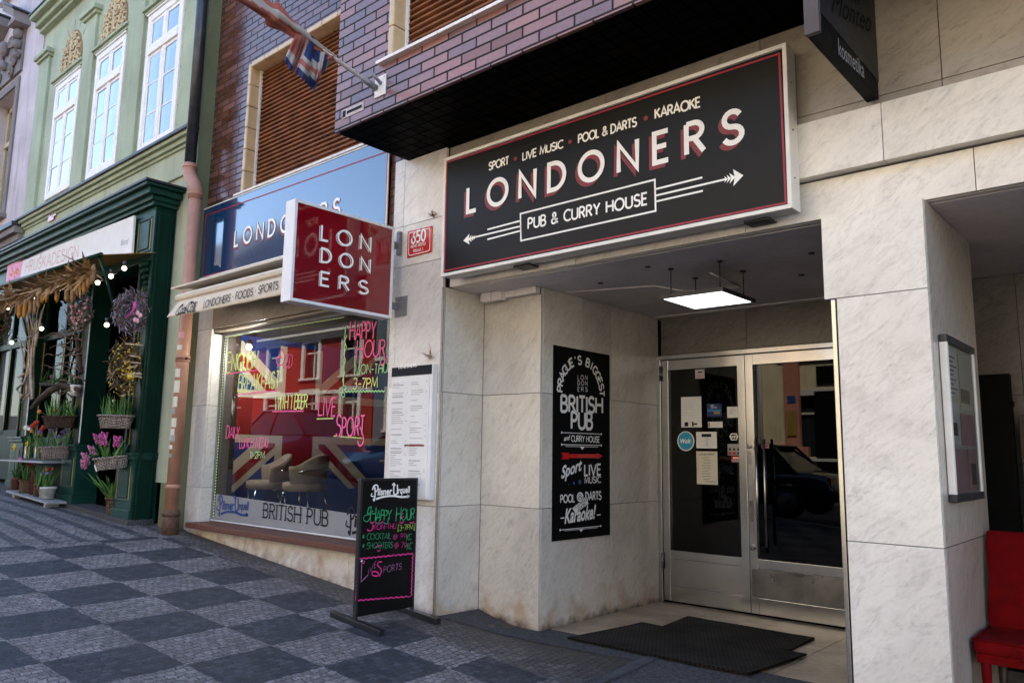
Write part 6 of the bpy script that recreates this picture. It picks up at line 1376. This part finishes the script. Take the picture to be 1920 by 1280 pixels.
def plant(name, label, cx, cy, z, w, d, leaves=40, hgt=.25, lw=.016, spread=.35, flowers=(), mats=None, lean=(0,0), group='potted spring flowers'):
    t = thing(name, label, 'plant', (cx, cy, z), group); lf = MB(); fl = []; ru, rd_ = facing((cx, cy))
    for i in range(leaves):
        b = Vector((cx, cy, z))+ru*(rnd.uniform(-w,w)/2)+rd_*(rnd.uniform(-d,d)/2); hh = hgt*rnd.uniform(.5,1.1)
        blade(lf, b, b+Vector((rnd.gauss(0,spread)*hh+lean[0]*hh, rnd.gauss(0,spread)*hh+lean[1]*hh, hh)), lw*rnd.uniform(.7,1.3), rnd.uniform(-.15,.25), 0 if rnd.random() < .6 else 1)
    lf.build('leaves', [M['leaf'], M['leaf_pale']], t, fix=False)
    so_ = MB(); so_.prism([Vector((cx,cy,z-.03))+ru*(w/2*a)+rd_*(d/2*b_) for a, b_ in ((-1,-1),(1,-1),(1,1),(-1,1))], (0,0,.032)); so_.build('soil', M['soil'], t)
    for (mat, n, r, kind, h0, sp) in flowers:
        for i in range(n):
            p0 = Vector((cx, cy, z))+ru*(rnd.uniform(-w,w)*.38)+rd_*(rnd.uniform(-d,d)*.3); p = p0+ru*(rnd.gauss(0,sp)+lean[0]*h0)+rd_*rnd.gauss(0,sp*.5)+Vector((0,0,h0*rnd.uniform(.75,1.2)))
            f = MB(); flower(f, p, r, 0, kind); f.tube([p0, (p0+p)/2+Vector((0,0,h0*.1)), p], .004, 4, 2)
            f.build('flower', [mat if isinstance(mat, bpy.types.Material) else mat[0], mat if isinstance(mat, bpy.types.Material) else mat[1], M['stem']], t, fix=False)
    return t
def basket(name, label, c, w, d, h, mat, tilt=0, taper=.82, rows=9, group='wicker baskets at the flower shop', handle=False, rnd_=.5):
    """woven basket: rounded outline, alternating in-out weave, braided rim"""
    cx, cy, z = c; t = thing(name, label, 'basket', c, group); ru, rd_ = facing(c); Mx = Matrix(((ru.x, rd_.x, 0, 0), (ru.y, rd_.y, 0, 0), (0, 0, 1, 0), (0, 0, 0, 1))) @ Matrix.Rotation(tilt, 4, 'Y'); n = 44
    def out(k, s, r_off): 
        a = 2*math.pi*k/n; ex = 2/(2.0+rnd_*4); cxs, sns = math.cos(a), math.sin(a)
        x = (abs(cxs)**ex)*math.copysign(1, cxs)*w/2*s; y = (abs(sns)**ex)*math.copysign(1, sns)*d/2*s; l = math.hypot(x, y) or 1
        return x+x/l*r_off, y+y/l*r_off
    mb = MB(); v = []
    for j in range(rows*2+1):
        t_ = j/(rows*2); s = taper+(1-taper)*t_
        for k in range(n):
            row = j//2; rr_ = (.006 if (k//2+row) % 2 else -.004) if j % 2 else -.006
            x, y = out(k, s, rr_); p = Mx @ Vector((x, y, t_*h)); v.append((cx+p.x, cy+p.y, z+p.z))
    fs = [(j*n+k, j*n+(k+1) % n, (j+1)*n+(k+1) % n, (j+1)*n+k) for j in range(rows*2) for k in range(n)]+[tuple(range(n))[::-1]]
    mb.add(v, fs, 0, True); mb.build('woven_body', mat, t, fix=False)
    rm = MB()
    for ph in (0, math.pi):
        pts = []
        for k in range(n): x, y = out(k, 1, .006*math.cos(k*1.43+ph)); p = Mx @ Vector((x, y, h+.006*math.sin(k*1.43+ph))); pts.append((cx+p.x, cy+p.y, z+p.z))
        rm.tube(pts, .011, 6, closed=True)
    rm.build('rim', mat, t)
    if handle:
        hb_ = MB(); hb_.tube([Vector((cx,cy,z+h+.13*math.sin(a)))+ru*(w*.45*math.cos(a)) for a in [math.pi*i/12 for i in range(13)]], .010, 6); hb_.build('handle', mat, t)
    return t
YF = 3.93
def at(x, y, Y=YF): return PY(x, y, Y)
def span(xa, xb, y, Y=YF): c = at((xa+xb)/2, y, Y); return c.x, size_of(c, xb-xa)
# hanging and standing baskets with their plants
def bas(lbl, xa, xb, yt, yb, mat, tilt=0, Y=YF, d=.26, **k):
    cx, w = span(xa, xb, (yt+yb)/2, Y); zt, zb = at((xa+xb)/2, yt, Y).z, at((xa+xb)/2, yb, Y).z; basket('wicker_basket', lbl, (cx, Y, zb), w, d, zt-zb, mat, tilt, **k); return cx, zt, w
LFm = (M['fl_cream'],)
cx, zt, w = bas('white wicker basket of green shoots hung above the pink hyacinths', 187, 248, 780, 803, M['wicker_white'])
plant('daffodil_shoots', 'upright green daffodil shoots with white buds in the hung white basket', cx, YF, zt-.02, w*.8, .2, 85, .30, .016, .14, ((M['fl_cream'], 3, .02, 'bud', .24, .03),))
cx, zt, w = bas('tilted white wicker basket of pink hyacinths by the shop doorway', 181, 242, 857, 879, M['wicker_white'], tilt=R(-7))
plant('pink_hyacinths', 'pink hyacinths leaning out of the tilted white basket', cx, YF, zt-.01, w*.75, .2, 22, .24, .03, .3, (((M['fl_magenta'], M['fl_pink']), 5, .055, 'hyacinth', .24, .06),), lean=(-.1,0))
q = at(172, 838, YF-.05); t = thing('trailing_hyacinths', 'pale pink hyacinth stems drooping left of the tilted basket', 'plant', tuple(q), 'potted spring flowers')
for (x, y) in ((173,845), (160,858), (157,872), (163,865)):
    f = MB(); p = at(x, y, YF-.06); flower(f, p, .048, 0, 'hyacinth'); f.tube([at(186,852), (at(186,846)+p)/2+Vector((0,0,.03)), p], .006, 5, 2); f.build('flower', [M['fl_pink'], M['fl_pale'], M['stem']], t, fix=False)
pt = MB(); a, b = at(176,868,YF-.08), at(186,884,YF-.08); pt.prism([at(176,872,YF-.08), at(181,866,YF-.08), at(187,879,YF-.08), at(180,884,YF-.08)], (0,.003,0)); o = pt.build('price_tag', M['paper']); tag(o, 'white price tag hanging at the left end of the tilted basket', 'price tag')
cx, zt, w = bas('dark brown wicker basket of leafy bulbs between the shop window stems', 85, 141, 781, 802, M['wicker_brown'], tilt=R(-3))
plant('leafy_bulbs', 'broad green bulb leaves with orange buds in the brown basket', cx, YF, zt-.02, w*.8, .2, 60, .30, .026, .32, ((M['fl_orange'], 2, .03, 'bud', .1, .05),))
cx, zt, w = bas('pale wicker basket standing on the shop window ledge', 78, 132, 838, 860, M['wicker_white'], tilt=R(-3))
plant('blue_bulbs', 'short green bulbs with small violet flowers on the ledge basket', cx, YF, zt-.02, w*.8, .2, 45, .24, .018, .3, ((M['fl_violet'], 5, .028, 'bloom', .22, .06),))
cx, w = span(183, 208, 950, 4.02); zb = slope(cx)+.055; zt = at(195, 934, 4.02).z; basket('wicker_basket', 'tall tan wicker basket with a handle in the shop doorway', (cx, 4.12, zb), w, .30, zt-zb, M['wicker_tan'], taper=.72, rows=13, handle=True)
plant('doorway_fern', 'dark leafy plant in the tall tan basket', cx, 4.12, zt-.04, w*.6, .15, 60, .34, .05, .45)
# ledge table with vases
lg = MB(); a, b = at(22, 861, YF), at(105, 861, YF); lg.box(a.x, b.x, YF-.16, YS+.02, a.z-.02, a.z); o = lg.build('display_shelf', M['frost']); tag(o, 'thin shelf board holding vases in front of the flower shop window', 'shelf')
def vase(label, xa, xb, yt, yb, flw, seed, stems=26):
    cx, w = span(xa, xb, yb); z0, z1 = at(xa, yb).z, at(xa, yt).z; t = thing('glass_vase', label, 'vase', (cx, YF, z0), 'glass vases of cut flowers'); g = MB()
    g.tube([(cx, YF, z0), (cx, YF, z0+(z1-z0)*.55)], [w/2, w/2*.95], 16, caps=False); g.build('glass', M['glass'], t, fix=False)
    st = MB(); hd = []
    for i in range(stems):
        b = Vector((cx+rnd.uniform(-.35,.35)*w, YF+rnd.uniform(-.35,.35)*w, z0+.005)); tp = b+Vector((rnd.gauss(0,.02), rnd.gauss(0,.02), (z1-z0)*rnd.uniform(.85,1.05))); blade(st, b, tp, .012, .05, 0)
    st.build('stems', [M['leaf_pale']], t, fix=False)
    for (x, y, mat, r, kind) in flw:
        f = MB(); flower(f, at(x, y, YF-.02), r, 0, kind); f.tube([(cx, YF, z0+.1), at(x, y, YF-.02)], .005, 4, 1); f.build('flower', [mat, M['stem']], t, fix=False)
vase('glass vase of long green stems with one white tulip', 45, 61, 818, 858, ((49,802,M['fl_cream'],.05,'tulip'), (55,804,M['fl_cream'],.035,'tulip')), 1, 40)
vase('glass vase of red and orange tulips beside the white tulip', 64, 77, 822, 858, ((66,795,M['fl_scarlet'],.05,'bloom'), (61,799,M['fl_scarlet'],.04,'bloom'), (80,803,M['fl_scarlet'],.05,'bloom'), (76,811,M['fl_orange'],.05,'tulip'), (60,808,M['fl_orange'],.035,'tulip'), (70,792,M['fl_scarlet'],.035,'bloom')), 2, 24)
# pots on the low tray
tr = MB(); a, b = at(25, 955, 3.9), at(105, 962, 3.9); zt_ = slope((a.x+b.x)/2)+.10
tr.add([(a.x,3.78,slope(a.x)+.06),(b.x,3.78,slope(b.x)+.06),(b.x,4.02,slope(b.x)+.06),(a.x,4.02,slope(a.x)+.06),(a.x,3.78,slope(a.x)+.085),(b.x,3.78,slope(b.x)+.085),(b.x,4.02,slope(b.x)+.085),(a.x,4.02,slope(a.x)+.085)], [(0,3,2,1),(4,5,6,7),(0,1,5,4),(1,2,6,5),(2,3,7,6),(3,0,4,7)])
for x in (a.x+.2, b.x-.2): tr.box(x-.04, x+.04, 3.82, 3.98, slope(x), slope(x)+.06)
o = tr.build('plant_tray', M['frost']); tag(o, 'white board tray on the pavement under the shop window', 'tray')
def pot(name, label, xa, xb, yt, mat, hgt, wick=False):
    cx, w = span(xa, xb, 950, 3.9); z = slope(cx)+.087
    if wick: basket('wicker_basket', label, (cx, 3.9, z), w, .2, hgt, mat, taper=.9, rows=6)
    else:
        t = thing(name, label, 'plant pot', (cx, 3.9, z), 'pots on the low tray'); p = MB(); p.tube([(cx, 3.9, z), (cx, 3.9, z+hgt*.85), (cx, 3.9, z+hgt*.86), (cx, 3.9, z+hgt)], [w*.38, w*.47, w*.50, w*.50], 20); p.build('pot_body', mat, t)
        r_ = MB(); r_.tube([(cx, 3.9, z+hgt-.03), (cx, 3.9, z+hgt+.002)], w*.53, 20); r_.build('rim', mat, t)
    return cx, z+hgt, w
cx, z, w = pot('plant_pot', 'brown clay pot at the left end of the white tray', 16, 32, 938, M['pot_brown'], .17); plant('yellow_daffodils', 'yellow daffodils and pink buds in the brown clay pot', cx, 3.9, z, w*.6, .12, 30, .24, .018, .3, ((M['fl_yellow'], 5, .05, 'daffodil', .42, .06), (M['fl_pink'], 3, .035, 'bloom', .25, .06)), lean=(.2,0))
cx, z, w = pot('plant_pot', 'low tan wicker pot second from the left on the white tray', 33, 54, 938, M['wicker_tan'], .17, True); plant('green_bulbs', 'dark green bulb leaves with a red flower in the low tan wicker pot', cx, 3.9, z-.02, w*.6, .12, 34, .3, .02, .35, ((M['fl_scarlet'], 2, .035, 'bloom', .22, .05), (M['fl_yellow'], 1, .04, 'daffodil', .48, .02)))
cx, z, w = pot('plant_pot', 'tall dark red pot in the middle of the white tray', 53, 62, 925, M['pot_red'], .34); plant('violet_bulb', 'single violet flower in the tall dark red pot', cx, 3.9, z, w*.6, .1, 10, .12, .018, .3, ((M['fl_violet'], 2, .035, 'bloom', .1, .02),))
cx, z, w = pot('plant_pot', 'small tan wicker pot beside the white oval planter', 60, 70, 943, M['wicker_tan'], .15, True); plant('young_bulbs', 'thin pale shoots in the small tan wicker pot', cx, 3.9, z-.02, w*.6, .1, 24, .3, .012, .2)
cx, z, w = pot('plant_pot', 'white oval planter at the right end of the white tray', 70, 101, 950, M['pot_white'], .16); plant('narcissus_shoots', 'green narcissus shoots with yellow bases in the white oval planter', cx, 3.86, z, w*.7, .12, 70, .27, .014, .2, ((M['fl_scarlet'], 2, .025, 'bud', .3, .03), (M['fl_violet'], 3, .025, 'bud', .22, .06)))

# wreaths and twig work
def wreath(name, label, cat, cx, cy, rx, ry, Y, mats, wts, n, leafw, leafl, hole=.35, extra=None, ring='twig'):
    c = at(cx, cy, Y); RX = size_of(c, rx); RZ = size_of(c, ry); ru, rd_ = facing(c)
    def wp(u, v, w): return Vector(c)+ru*(u*RX)+rd_*v+Vector((0,0,w*RZ))
    t = thing(name, label, cat, tuple(c), 'wreaths at the flower shop'); tw = MB()
    for k in range(16):
        o_ = rnd.uniform(hole+.1, .92); tw.tube([wp((o_+.05*math.sin(i*3+k))*math.cos(i*.5236), rnd.uniform(-.04,.05), (o_+.05*math.cos(i*2+k))*math.sin(i*.5236)) for i in range(13)], .005, 4)
    tw.build('twig_ring', M[ring], t); lf = MB()
    for i in range(n):
        a = rnd.uniform(0, 2*math.pi); r_ = rnd.uniform(hole, 1.0); b = wp(r_*math.cos(a), rnd.uniform(-.08,.03), r_*math.sin(a)); d = (ru*(rnd.gauss(0,1)-math.sin(a))-rd_*abs(rnd.gauss(0,.7))+Vector((0,0,rnd.gauss(0,1)+math.cos(a)))).normalized()*leafl*rnd.uniform(.6,1.3)
        blade(lf, b, b+d, leafw*rnd.uniform(.7,1.4), .1, rnd.choices(range(len(mats)), wts)[0])
    lf.build('foliage', mats, t, fix=False)
    if extra: extra(t, c, RX, RZ, wp)
    return t
def lav_extra(t, c, RX, RZ, wp):
    r_ = MB(); v = []
    for i in range(12):
        s = i/11; x = .1+.16*math.sin(s*3.2)-.40*s; z = .35-.75*s; v += [wp(x-.075, -.13-.02*math.sin(s*5), z), wp(x+.075, -.12-.02*math.sin(s*5), z+.05)]
    r_.add(v, [(2*i, 2*i+1, 2*i+3, 2*i+2) for i in range(11)], 0, True); r_.build('ribbon', M['ribbon_pink'], t, fix=False)
    e = MB()
    for x, z in ((.3,-.1), (.45,-.2), (.2,-.42), (.32,-.45)): e.ball(wp(x, -.1, z), .03, 8, sq=(.8,.8,1.1))
    e.build('eggs', M['fl_pale'], t)
wreath('lavender_wreath', 'round lavender grey wreath with a pink ribbon on the shop pilaster', 'wreath', 247, 584, 33, 42, YF, [M['lavender'], M['lavender_grey'], M['twig'], M['moss']], (5,5,2,1), 1500, .014, .06, .15, lav_extra)
def yel_extra(t, c, RX, RZ, wp):
    b_ = MB()
    for i in range(110):
        a = rnd.uniform(0, 6.28); r_ = rnd.uniform(.1, 1.05); b_.ball(wp(r_*math.cos(a), -rnd.uniform(.04,.12), r_*math.sin(a)), rnd.uniform(.006,.014), 5)
    b_.ball(wp(.25, -.12, -.35), .035, 8); b_.build('yellow_buds', M['bud_yellow'], t)
    s_ = MB()
    for i in range(7): zz = rnd.uniform(-.7,.8); s_.tube([wp(rnd.uniform(-.3,.1), -.08, zz), wp(rnd.uniform(.6,.95), -.10, zz+rnd.uniform(-.15,.15))], .011, 6)
    s_.build('bark_strips', M['twig_pale'], t)
wreath('twig_garland', 'oval twig garland with yellow buds below the lavender wreath', 'wreath', 236, 688, 30, 56, YF, [M['twig'], M['husk_dark'], M['moss'], M['leaf']], (5,3,2,1), 950, .017, .075, .0, yel_extra)
def hyd_extra(t, c, RX, RZ, wp):
    b_ = MB()
    for i in range(60): b_.ball(wp(rnd.gauss(0,.42), -rnd.uniform(.03,.10), rnd.gauss(0,.45)), rnd.uniform(.012,.028), 5, rnd.randint(0,1))
    b_.build('blossom', [M['hydrangea'], M['fl_pale']], t)
wreath('hydrangea_wreath', 'grey dried hydrangea wreath hung by the shop window', 'wreath', 150, 588, 22, 38, YF, [M['hydrangea'], M['hydrangea_blue'], M['moss'], M['fl_pale']], (4,3,2,1), 760, .026, .045, .0, hyd_extra)
wreath('berry_wreath', 'dark wreath with red berries hung farthest along the shopfront from the downpipe', 'wreath', 3, 608, 18, 42, YF, [M['moss'], M['twig'], M['fl_scarlet'], M['leaf']], (4,4,1,2), 380, .02, .06, .2)
# bundle of pale branches, dark thorny branches and a bent log
bb = thing('branch_bundle', 'pale bare branches standing upright before the shop window', 'branches', tuple(at(52, 760))); mb = MB()
for pts in (((60,748),(59,690),(57,640),(62,600),(58,560)), ((57,748),(58,690),(61,650),(66,610),(72,575)), ((50,738),(52,690),(56,650),(54,610),(50,575)), ((62,748),(62,700),(64,660),(70,620),(78,580)), ((45,720),(54,690),(56,670),(52,640),(40,600)), ((40,745),(32,728),(45,718),(56,695),(53,660),(42,645)), ((42,742),(30,730)), ((55,740),(48,745),(40,755)), ((46,700),(32,706),(42,718)), ((47,690),(42,660),(38,640),(32,630)), ((66,650),(74,610),(84,570)), ((58,640),(48,600),(46,570)), ((64,620),(56,590),(66,562))):
    p = [at(x, y, YF-.03+rnd.uniform(-.08,.05)) for x, y in pts]; q_ = []
    for i in range(len(p)-1): q_ += [p[i], (p[i]+p[i+1])/2+Vector((rnd.gauss(0,.012), 0, rnd.gauss(0,.012)))]
    q_.append(p[-1]); mb.tube(q_, [.020*(1-.7*i/(len(q_)-1)) for i in range(len(q_))], 6)
mb.build('branches', M['twig_pale'], bb)
tb = thing('thorn_branch', 'dark thorny branch with a bent log stretching across the shop window', 'branches', tuple(at(120, 720))); mb = MB()
for k in range(26):
    x, y = rnd.uniform(112, 160), rnd.uniform(618, 742); pts = [at(x, y, YF)]
    for i in range(5): x -= rnd.uniform(4, 14); y += rnd.uniform(-6, 6); pts.append(at(x, y, YF-rnd.uniform(-.05,.08)))
    mb.tube(pts, [.011, .010, .008, .006, .004, .002], 5)
mb.build('twigs', M['twig'], tb)
mb = MB(); mb.tube([at(x, y, YF-.02) for x, y in ((60,765),(75,748),(95,732),(115,722),(135,725),(150,732))], [.03,.045,.05,.045,.04,.03], 8); mb.tube([at(x, y, YF) for x, y in ((152,700),(148,660),(142,625),(130,615))], [.035,.03,.02,.012], 7); mb.build('log', M['wicker_brown'], tb)
plant('window_hyacinth', 'broad green leaves growing on the bent log in the shop window', at(118,720).x, YF-.03, at(118,720).z, .5, .1, 26, .22, .035, .5, ((M['fl_magenta'], 1, .03, 'bloom', .08, .02),))
pl_ = thing('log_pot', 'small grey pot at the right end of the bent log', 'plant pot', tuple(at(142, 738))); mb = MB(); a = at(142, 742); mb.tube([a, a+Vector((0,0,.14))], [.055,.075], 14); mb.tube([a+Vector((0,0,.12)), a+Vector((0,0,.145))], .08, 14); mb.build('pot_body', M['pot_white'], pl_)
# fascia banner, projecting rod arms, corn garland
bn = thing('shop_banner', 'white shop banner with a pink flower and thin red lettering', 'banner', tuple(PY(130, 470, 4.0)))
YB = 4.0; q = [PY(*p, YB) for p in ((10,541),(246.5,474),(251,404),(14,497))]
mb = MB(); mb.prism(q, (0,.03,0)); mb.build('panel', M['paper'], bn, bevel=.003)
pl, P = planeY(YB); mb = MB()
pxpoly(mb, pl, P, [(11,539.5),(34,533),(39,515),(43,489),(14.5,497.5)], .002, 1)
for k in range(9):
    a = k*.7; cx_, cy_ = 27+7*math.cos(a)*(1+.2*(k % 3)), 512+11*math.sin(a); pxpoly(mb, pl, P, [(26,513),(cx_-2,cy_-3),(cx_+1.5*math.cos(a),cy_+1.5*math.sin(a)),(cx_+2,cy_+3)], .0032+.0003*k, 2 if k % 2 else 3)
text(mb, pl, P, 'HRUŠKADESIGN', (47.5,511.5), (146,481.5), (47.5,492), w=.075, track=.22, mi=4); text(mb, pl, P, 'KVETINY DEKORACE', (60,518), (140,496), (60,512.5), w=.07, track=.3, mi=5)
btext(mb, pl, P, 'floral', (226,461), (241,457), (226,450), shear=.3, mi=5)
mb.build('print', [M['paper'], plain('banner_pink', (.72,.25,.45), .6), M['fl_pale'], M['fl_orange'], plain('thin_red_ink', (.62,.25,.22), .6), M['frost']], bn, fix=False)
rd = thing('folding_awning', 'folded dark green awning with slanting rod arms under the shop banner', 'awning', tuple(PY(190, 480, 3.6)))
mb = MB(); YR = 3.62; mb.tube([PY(-30, 545, YR), PY(190, 477, YR)], .028, 10); mb.build('front_rail', M['shop_green'], rd)
for (a, b) in (((186,480), (222,612)), ((37,573), (60,672))):
    mb = MB(); p, q = PY(*a, YR+.02), PY(*b, YS-.05); mb.tube([p, p*.55+q*.45+Vector((.02,0,.02)), q], .016, 8); mb.build('rod', M['shop_green_lit'], rd)
mb = MB(); a, b = PY(-30, 545, YR), PY(190, 477, YR); mb.add([a, b, Vector((b.x+.5, YS, b.z+.04)), Vector((a.x+.5, YS, a.z+.04))], [(0,1,2,3)]); o = mb.build('fabric', plain('ochre_canvas', (.20,.12,.025), .8), rd, fix=False); o.modifiers.new('thick', 'SOLIDIFY').thickness = .006
cg = thing('corn_garland', 'dried corn husk garland with hanging orange cobs along the shop front', 'garland', tuple(PY(90, 545, 3.55))); lf = MB(); YC = 3.55
path = [(-25,562),(2,550),(25,545),(50,535),(75,524),(100,517),(125,512),(150,502),(176,490)]
for i in range(760):
    t = rnd.random(); x, y = lerp(path, t); b = PY(x, y+12+rnd.gauss(0,4), YC+rnd.uniform(-.06,.06)); d = (Vector((1,0,.02))*rnd.choice((-1,1))*rnd.uniform(.4,1.4)+Vector((0, -abs(rnd.gauss(0,.6)), rnd.gauss(-.4,.4)))).normalized()*rnd.uniform(.14,.36); blade(lf, b, b+d, rnd.uniform(.035,.075), .3, 0 if rnd.random() < .6 else 1)
lf.build('husks', [M['husk'], M['husk_dark']], cg, fix=False)
for (x, y) in ((21,565),(32,572),(36,580),(46,580),(57,573),(66,570),(73,560),(80,552),(88,548),(107,548),(125,548),(136,548),(145,535),(158,530),(166,520),(174,512)):
    mb = MB(); p = PY(x, y+5, YC-.03); k_ = rnd.uniform(.7,1.05); mb.tube([p+Vector((0,0,.14)), p+Vector((0,0,.07)), p+Vector((.005,0,-.05)), p+Vector((.01+rnd.uniform(-.02,.02),0,-.12*k_))], [.014,.030,.028,.008], 8); mb.build('corn_cob', M['corn'] if rnd.random() < .4 else M['husk_dark'], cg)
# festoon lights
sl = thing('festoon_lights', 'string of round warm bulbs strung under the shop awning', 'string lights', tuple(PY(150, 540, 3.7))); mb = MB()
bl = [(15,577),(68,560),(72,569),(86,550),(110,542),(139,544),(164,532),(172,524),(183,530),(208,518),(233,503)]
pts = [PY(x, y-6, 3.7) for x, y in bl]; q_ = []
for i in range(len(pts)-1):
    for k in range(4): t = k/4; q_.append(pts[i].lerp(pts[i+1], t)-Vector((0,0,.05*math.sin(t*math.pi))))
mb.tube(q_+[pts[-1]], .006, 5); mb.tube([PY(233,497,3.7), PY(245,480,4.0)], .006, 5); mb.tube([PY(22,642,3.8), PY(30,636,3.8), PY(60,630,3.8), PY(80,612,3.8)], .006, 5); mb.tube([PY(206,607,3.8), PY(218,600,3.8), PY(222,560,3.9)], .006, 5); mb.build('cable', M['blackmetal'], sl)
for (x, y) in bl+[(22,642),(78,616),(200,609)]:
    mb = MB(); p = PY(x, y, 3.7); mb.ball(p, .028, 12); o = mb.build('bulb', M['bulb'], sl); c = MB(); c.tube([p+Vector((0,0,.035)), p+Vector((0,0,.085))], .022, 8); c.build('socket', M['blackmetal'], o)

# ------------------------------------------------------------------ chairs and a table inside the pub
M['beige'] = plain('beige_upholstery', (.40,.31,.245), .85, var=.08, vscale=30, bump=.1, bscale=200, sheen=.2)
def lounge(label, x, y, rot, z=.56):
    t = thing('pub_chair', label, 'chair', (x, y, z), 'upholstered chairs inside the pub'); Rm = Matrix.Rotation(rot, 4, 'Z')
    def T_(p): q = Rm @ Vector(p); return (x+q.x, y+q.y, z+q.z)
    s = MB(); n = 14; v = []
    for i in range(n+1):
        a = math.pi*(-.04+1.08*i/n); c_, s_ = math.cos(a), math.sin(a)
        hb_ = .80-.14*abs(c_)**3
        for (r_, z_) in ((.235,.40),(.275,.62),(.285,hb_),(.255,hb_+.006),(.235,.62),(.20,.42)): v.append(T_((c_*r_, s_*r_*.95, z_)))
    s.add(v, [(i*6+k, i*6+(k+1) % 6, (i+1)*6+(k+1) % 6, (i+1)*6+k) for i in range(n) for k in range(6)]+[tuple(range(6)), tuple(n*6+k for k in range(6))[::-1]], 0, True); s.build('shell_back', M['beige'], t)
    c = MB(); c.tube([T_((0,0,.38)), T_((0,0,.40)), T_((0,0,.47)), T_((0,0,.485))], [.2,.25,.25,.22], 24); c.build('seat', M['beige'], t)
    pp = MB(); pp.tube([T_((.292*math.cos(math.pi*(.1+.8*i/12)), .285*math.sin(math.pi*(.1+.8*i/12)), .60+.04*math.sin(math.pi*i/12))) for i in range(13)], .011, 6); pp.build('metal_rail', M['steel'], t)
    for sx in (-1, 1):
        for sy in (-1, 1): l = MB(); l.tube([T_((sx*.16, sy*.16, .40)), T_((sx*.22, sy*.22, 0))], [.014,.010], 8); l.build('leg', M['steel'], t)
def inside(px, py, z): d = ray(px, py); t_ = (z-H)/d.z; return EYE+d*t_
lounge('beige rounded chair seen from behind in the middle of the pub window', -7.86, 5.32, R(-68))
lounge('beige chair turned sideways at the left inside the pub window', -8.52, 5.24, R(-20))

tbl = thing('pub_table', 'small dark table beside the beige chairs inside the window', 'table', (-6.5, 5.75, .55)); mb = MB(); mb.tube([(-6.5, 5.75, 1.29), (-6.5, 5.75, 1.32)], .34, 28); mb.build('tabletop', M['granite'], tbl); mb = MB(); mb.tube([(-6.5, 5.75, .57), (-6.5, 5.75, 1.29)], .03, 10); mb.tube([(-6.5, 5.75, .55), (-6.5, 5.75, .575)], .2, 18); mb.build('pedestal', M['blackmetal'], tbl)

# the lit lamp seen inside the pub, high on the left
for (lx, ly, lz, W_) in ((*PX(467,650,-8.2),), ) and [(-8.25, PX(467,650,-8.25).y, PX(467,650,-8.25).z, 8.0)]:
    il = thing('pub_lamp', 'small warm lamp glowing inside the pub window at upper left' if lx < -8 else 'second small warm lamp deeper inside the pub', 'lamp', (lx, ly, lz), 'lamps inside the pub'); mb = MB(); mb.ball((lx, ly, lz), .035, 10); mb.build('bulb', M['bulb'], il)
    mb = MB(); mb.tube([(lx, ly, lz+.03), (lx, ly, lz+.07), (lx, ly, lz+.09)], [.045,.03,.01], 12); mb.tube([(lx, ly, lz+.08), (lx, ly, H+1.41)], .006, 6); mb.build('lamp_holder', M['blackmetal'], il)
    pd_ = bpy.data.lights.new('lamp_glow', 'POINT'); pd_.energy = W_; pd_.color = (1, .93, .84); pd_.shadow_soft_size = .06; po_ = bpy.data.objects.new('lamp_glow', pd_); C.objects.link(po_); po_.parent = il; po_.location = (0, 0, -.08)
# dry weeds in the joints of the left pier and grit at the wall foot
for (px, py, lab, s) in ((812,404,'small dry weed stuck above the house number plate',1.0), (806,668,'tuft of dry weeds above the menu case',1.5)):
    c = PY(px, py, 4.46); t = thing('dry_weed', lab, 'weed', tuple(c), 'dry weeds in the wall joints'); mb = MB()
    for i in range(26): mb_d = Vector((rnd.gauss(-.5,.7), -abs(rnd.gauss(.2,.3)), rnd.gauss(.15,.5))).normalized()*rnd.uniform(.03,.075)*s; blade(mb, c+Vector((rnd.gauss(0,.02),.02,rnd.gauss(0,.01))), c+mb_d, .010, .3, 0 if rnd.random() < .6 else 1)
    mb.build('dry_stems', [M['husk_dark'], M['husk']], t, fix=False)
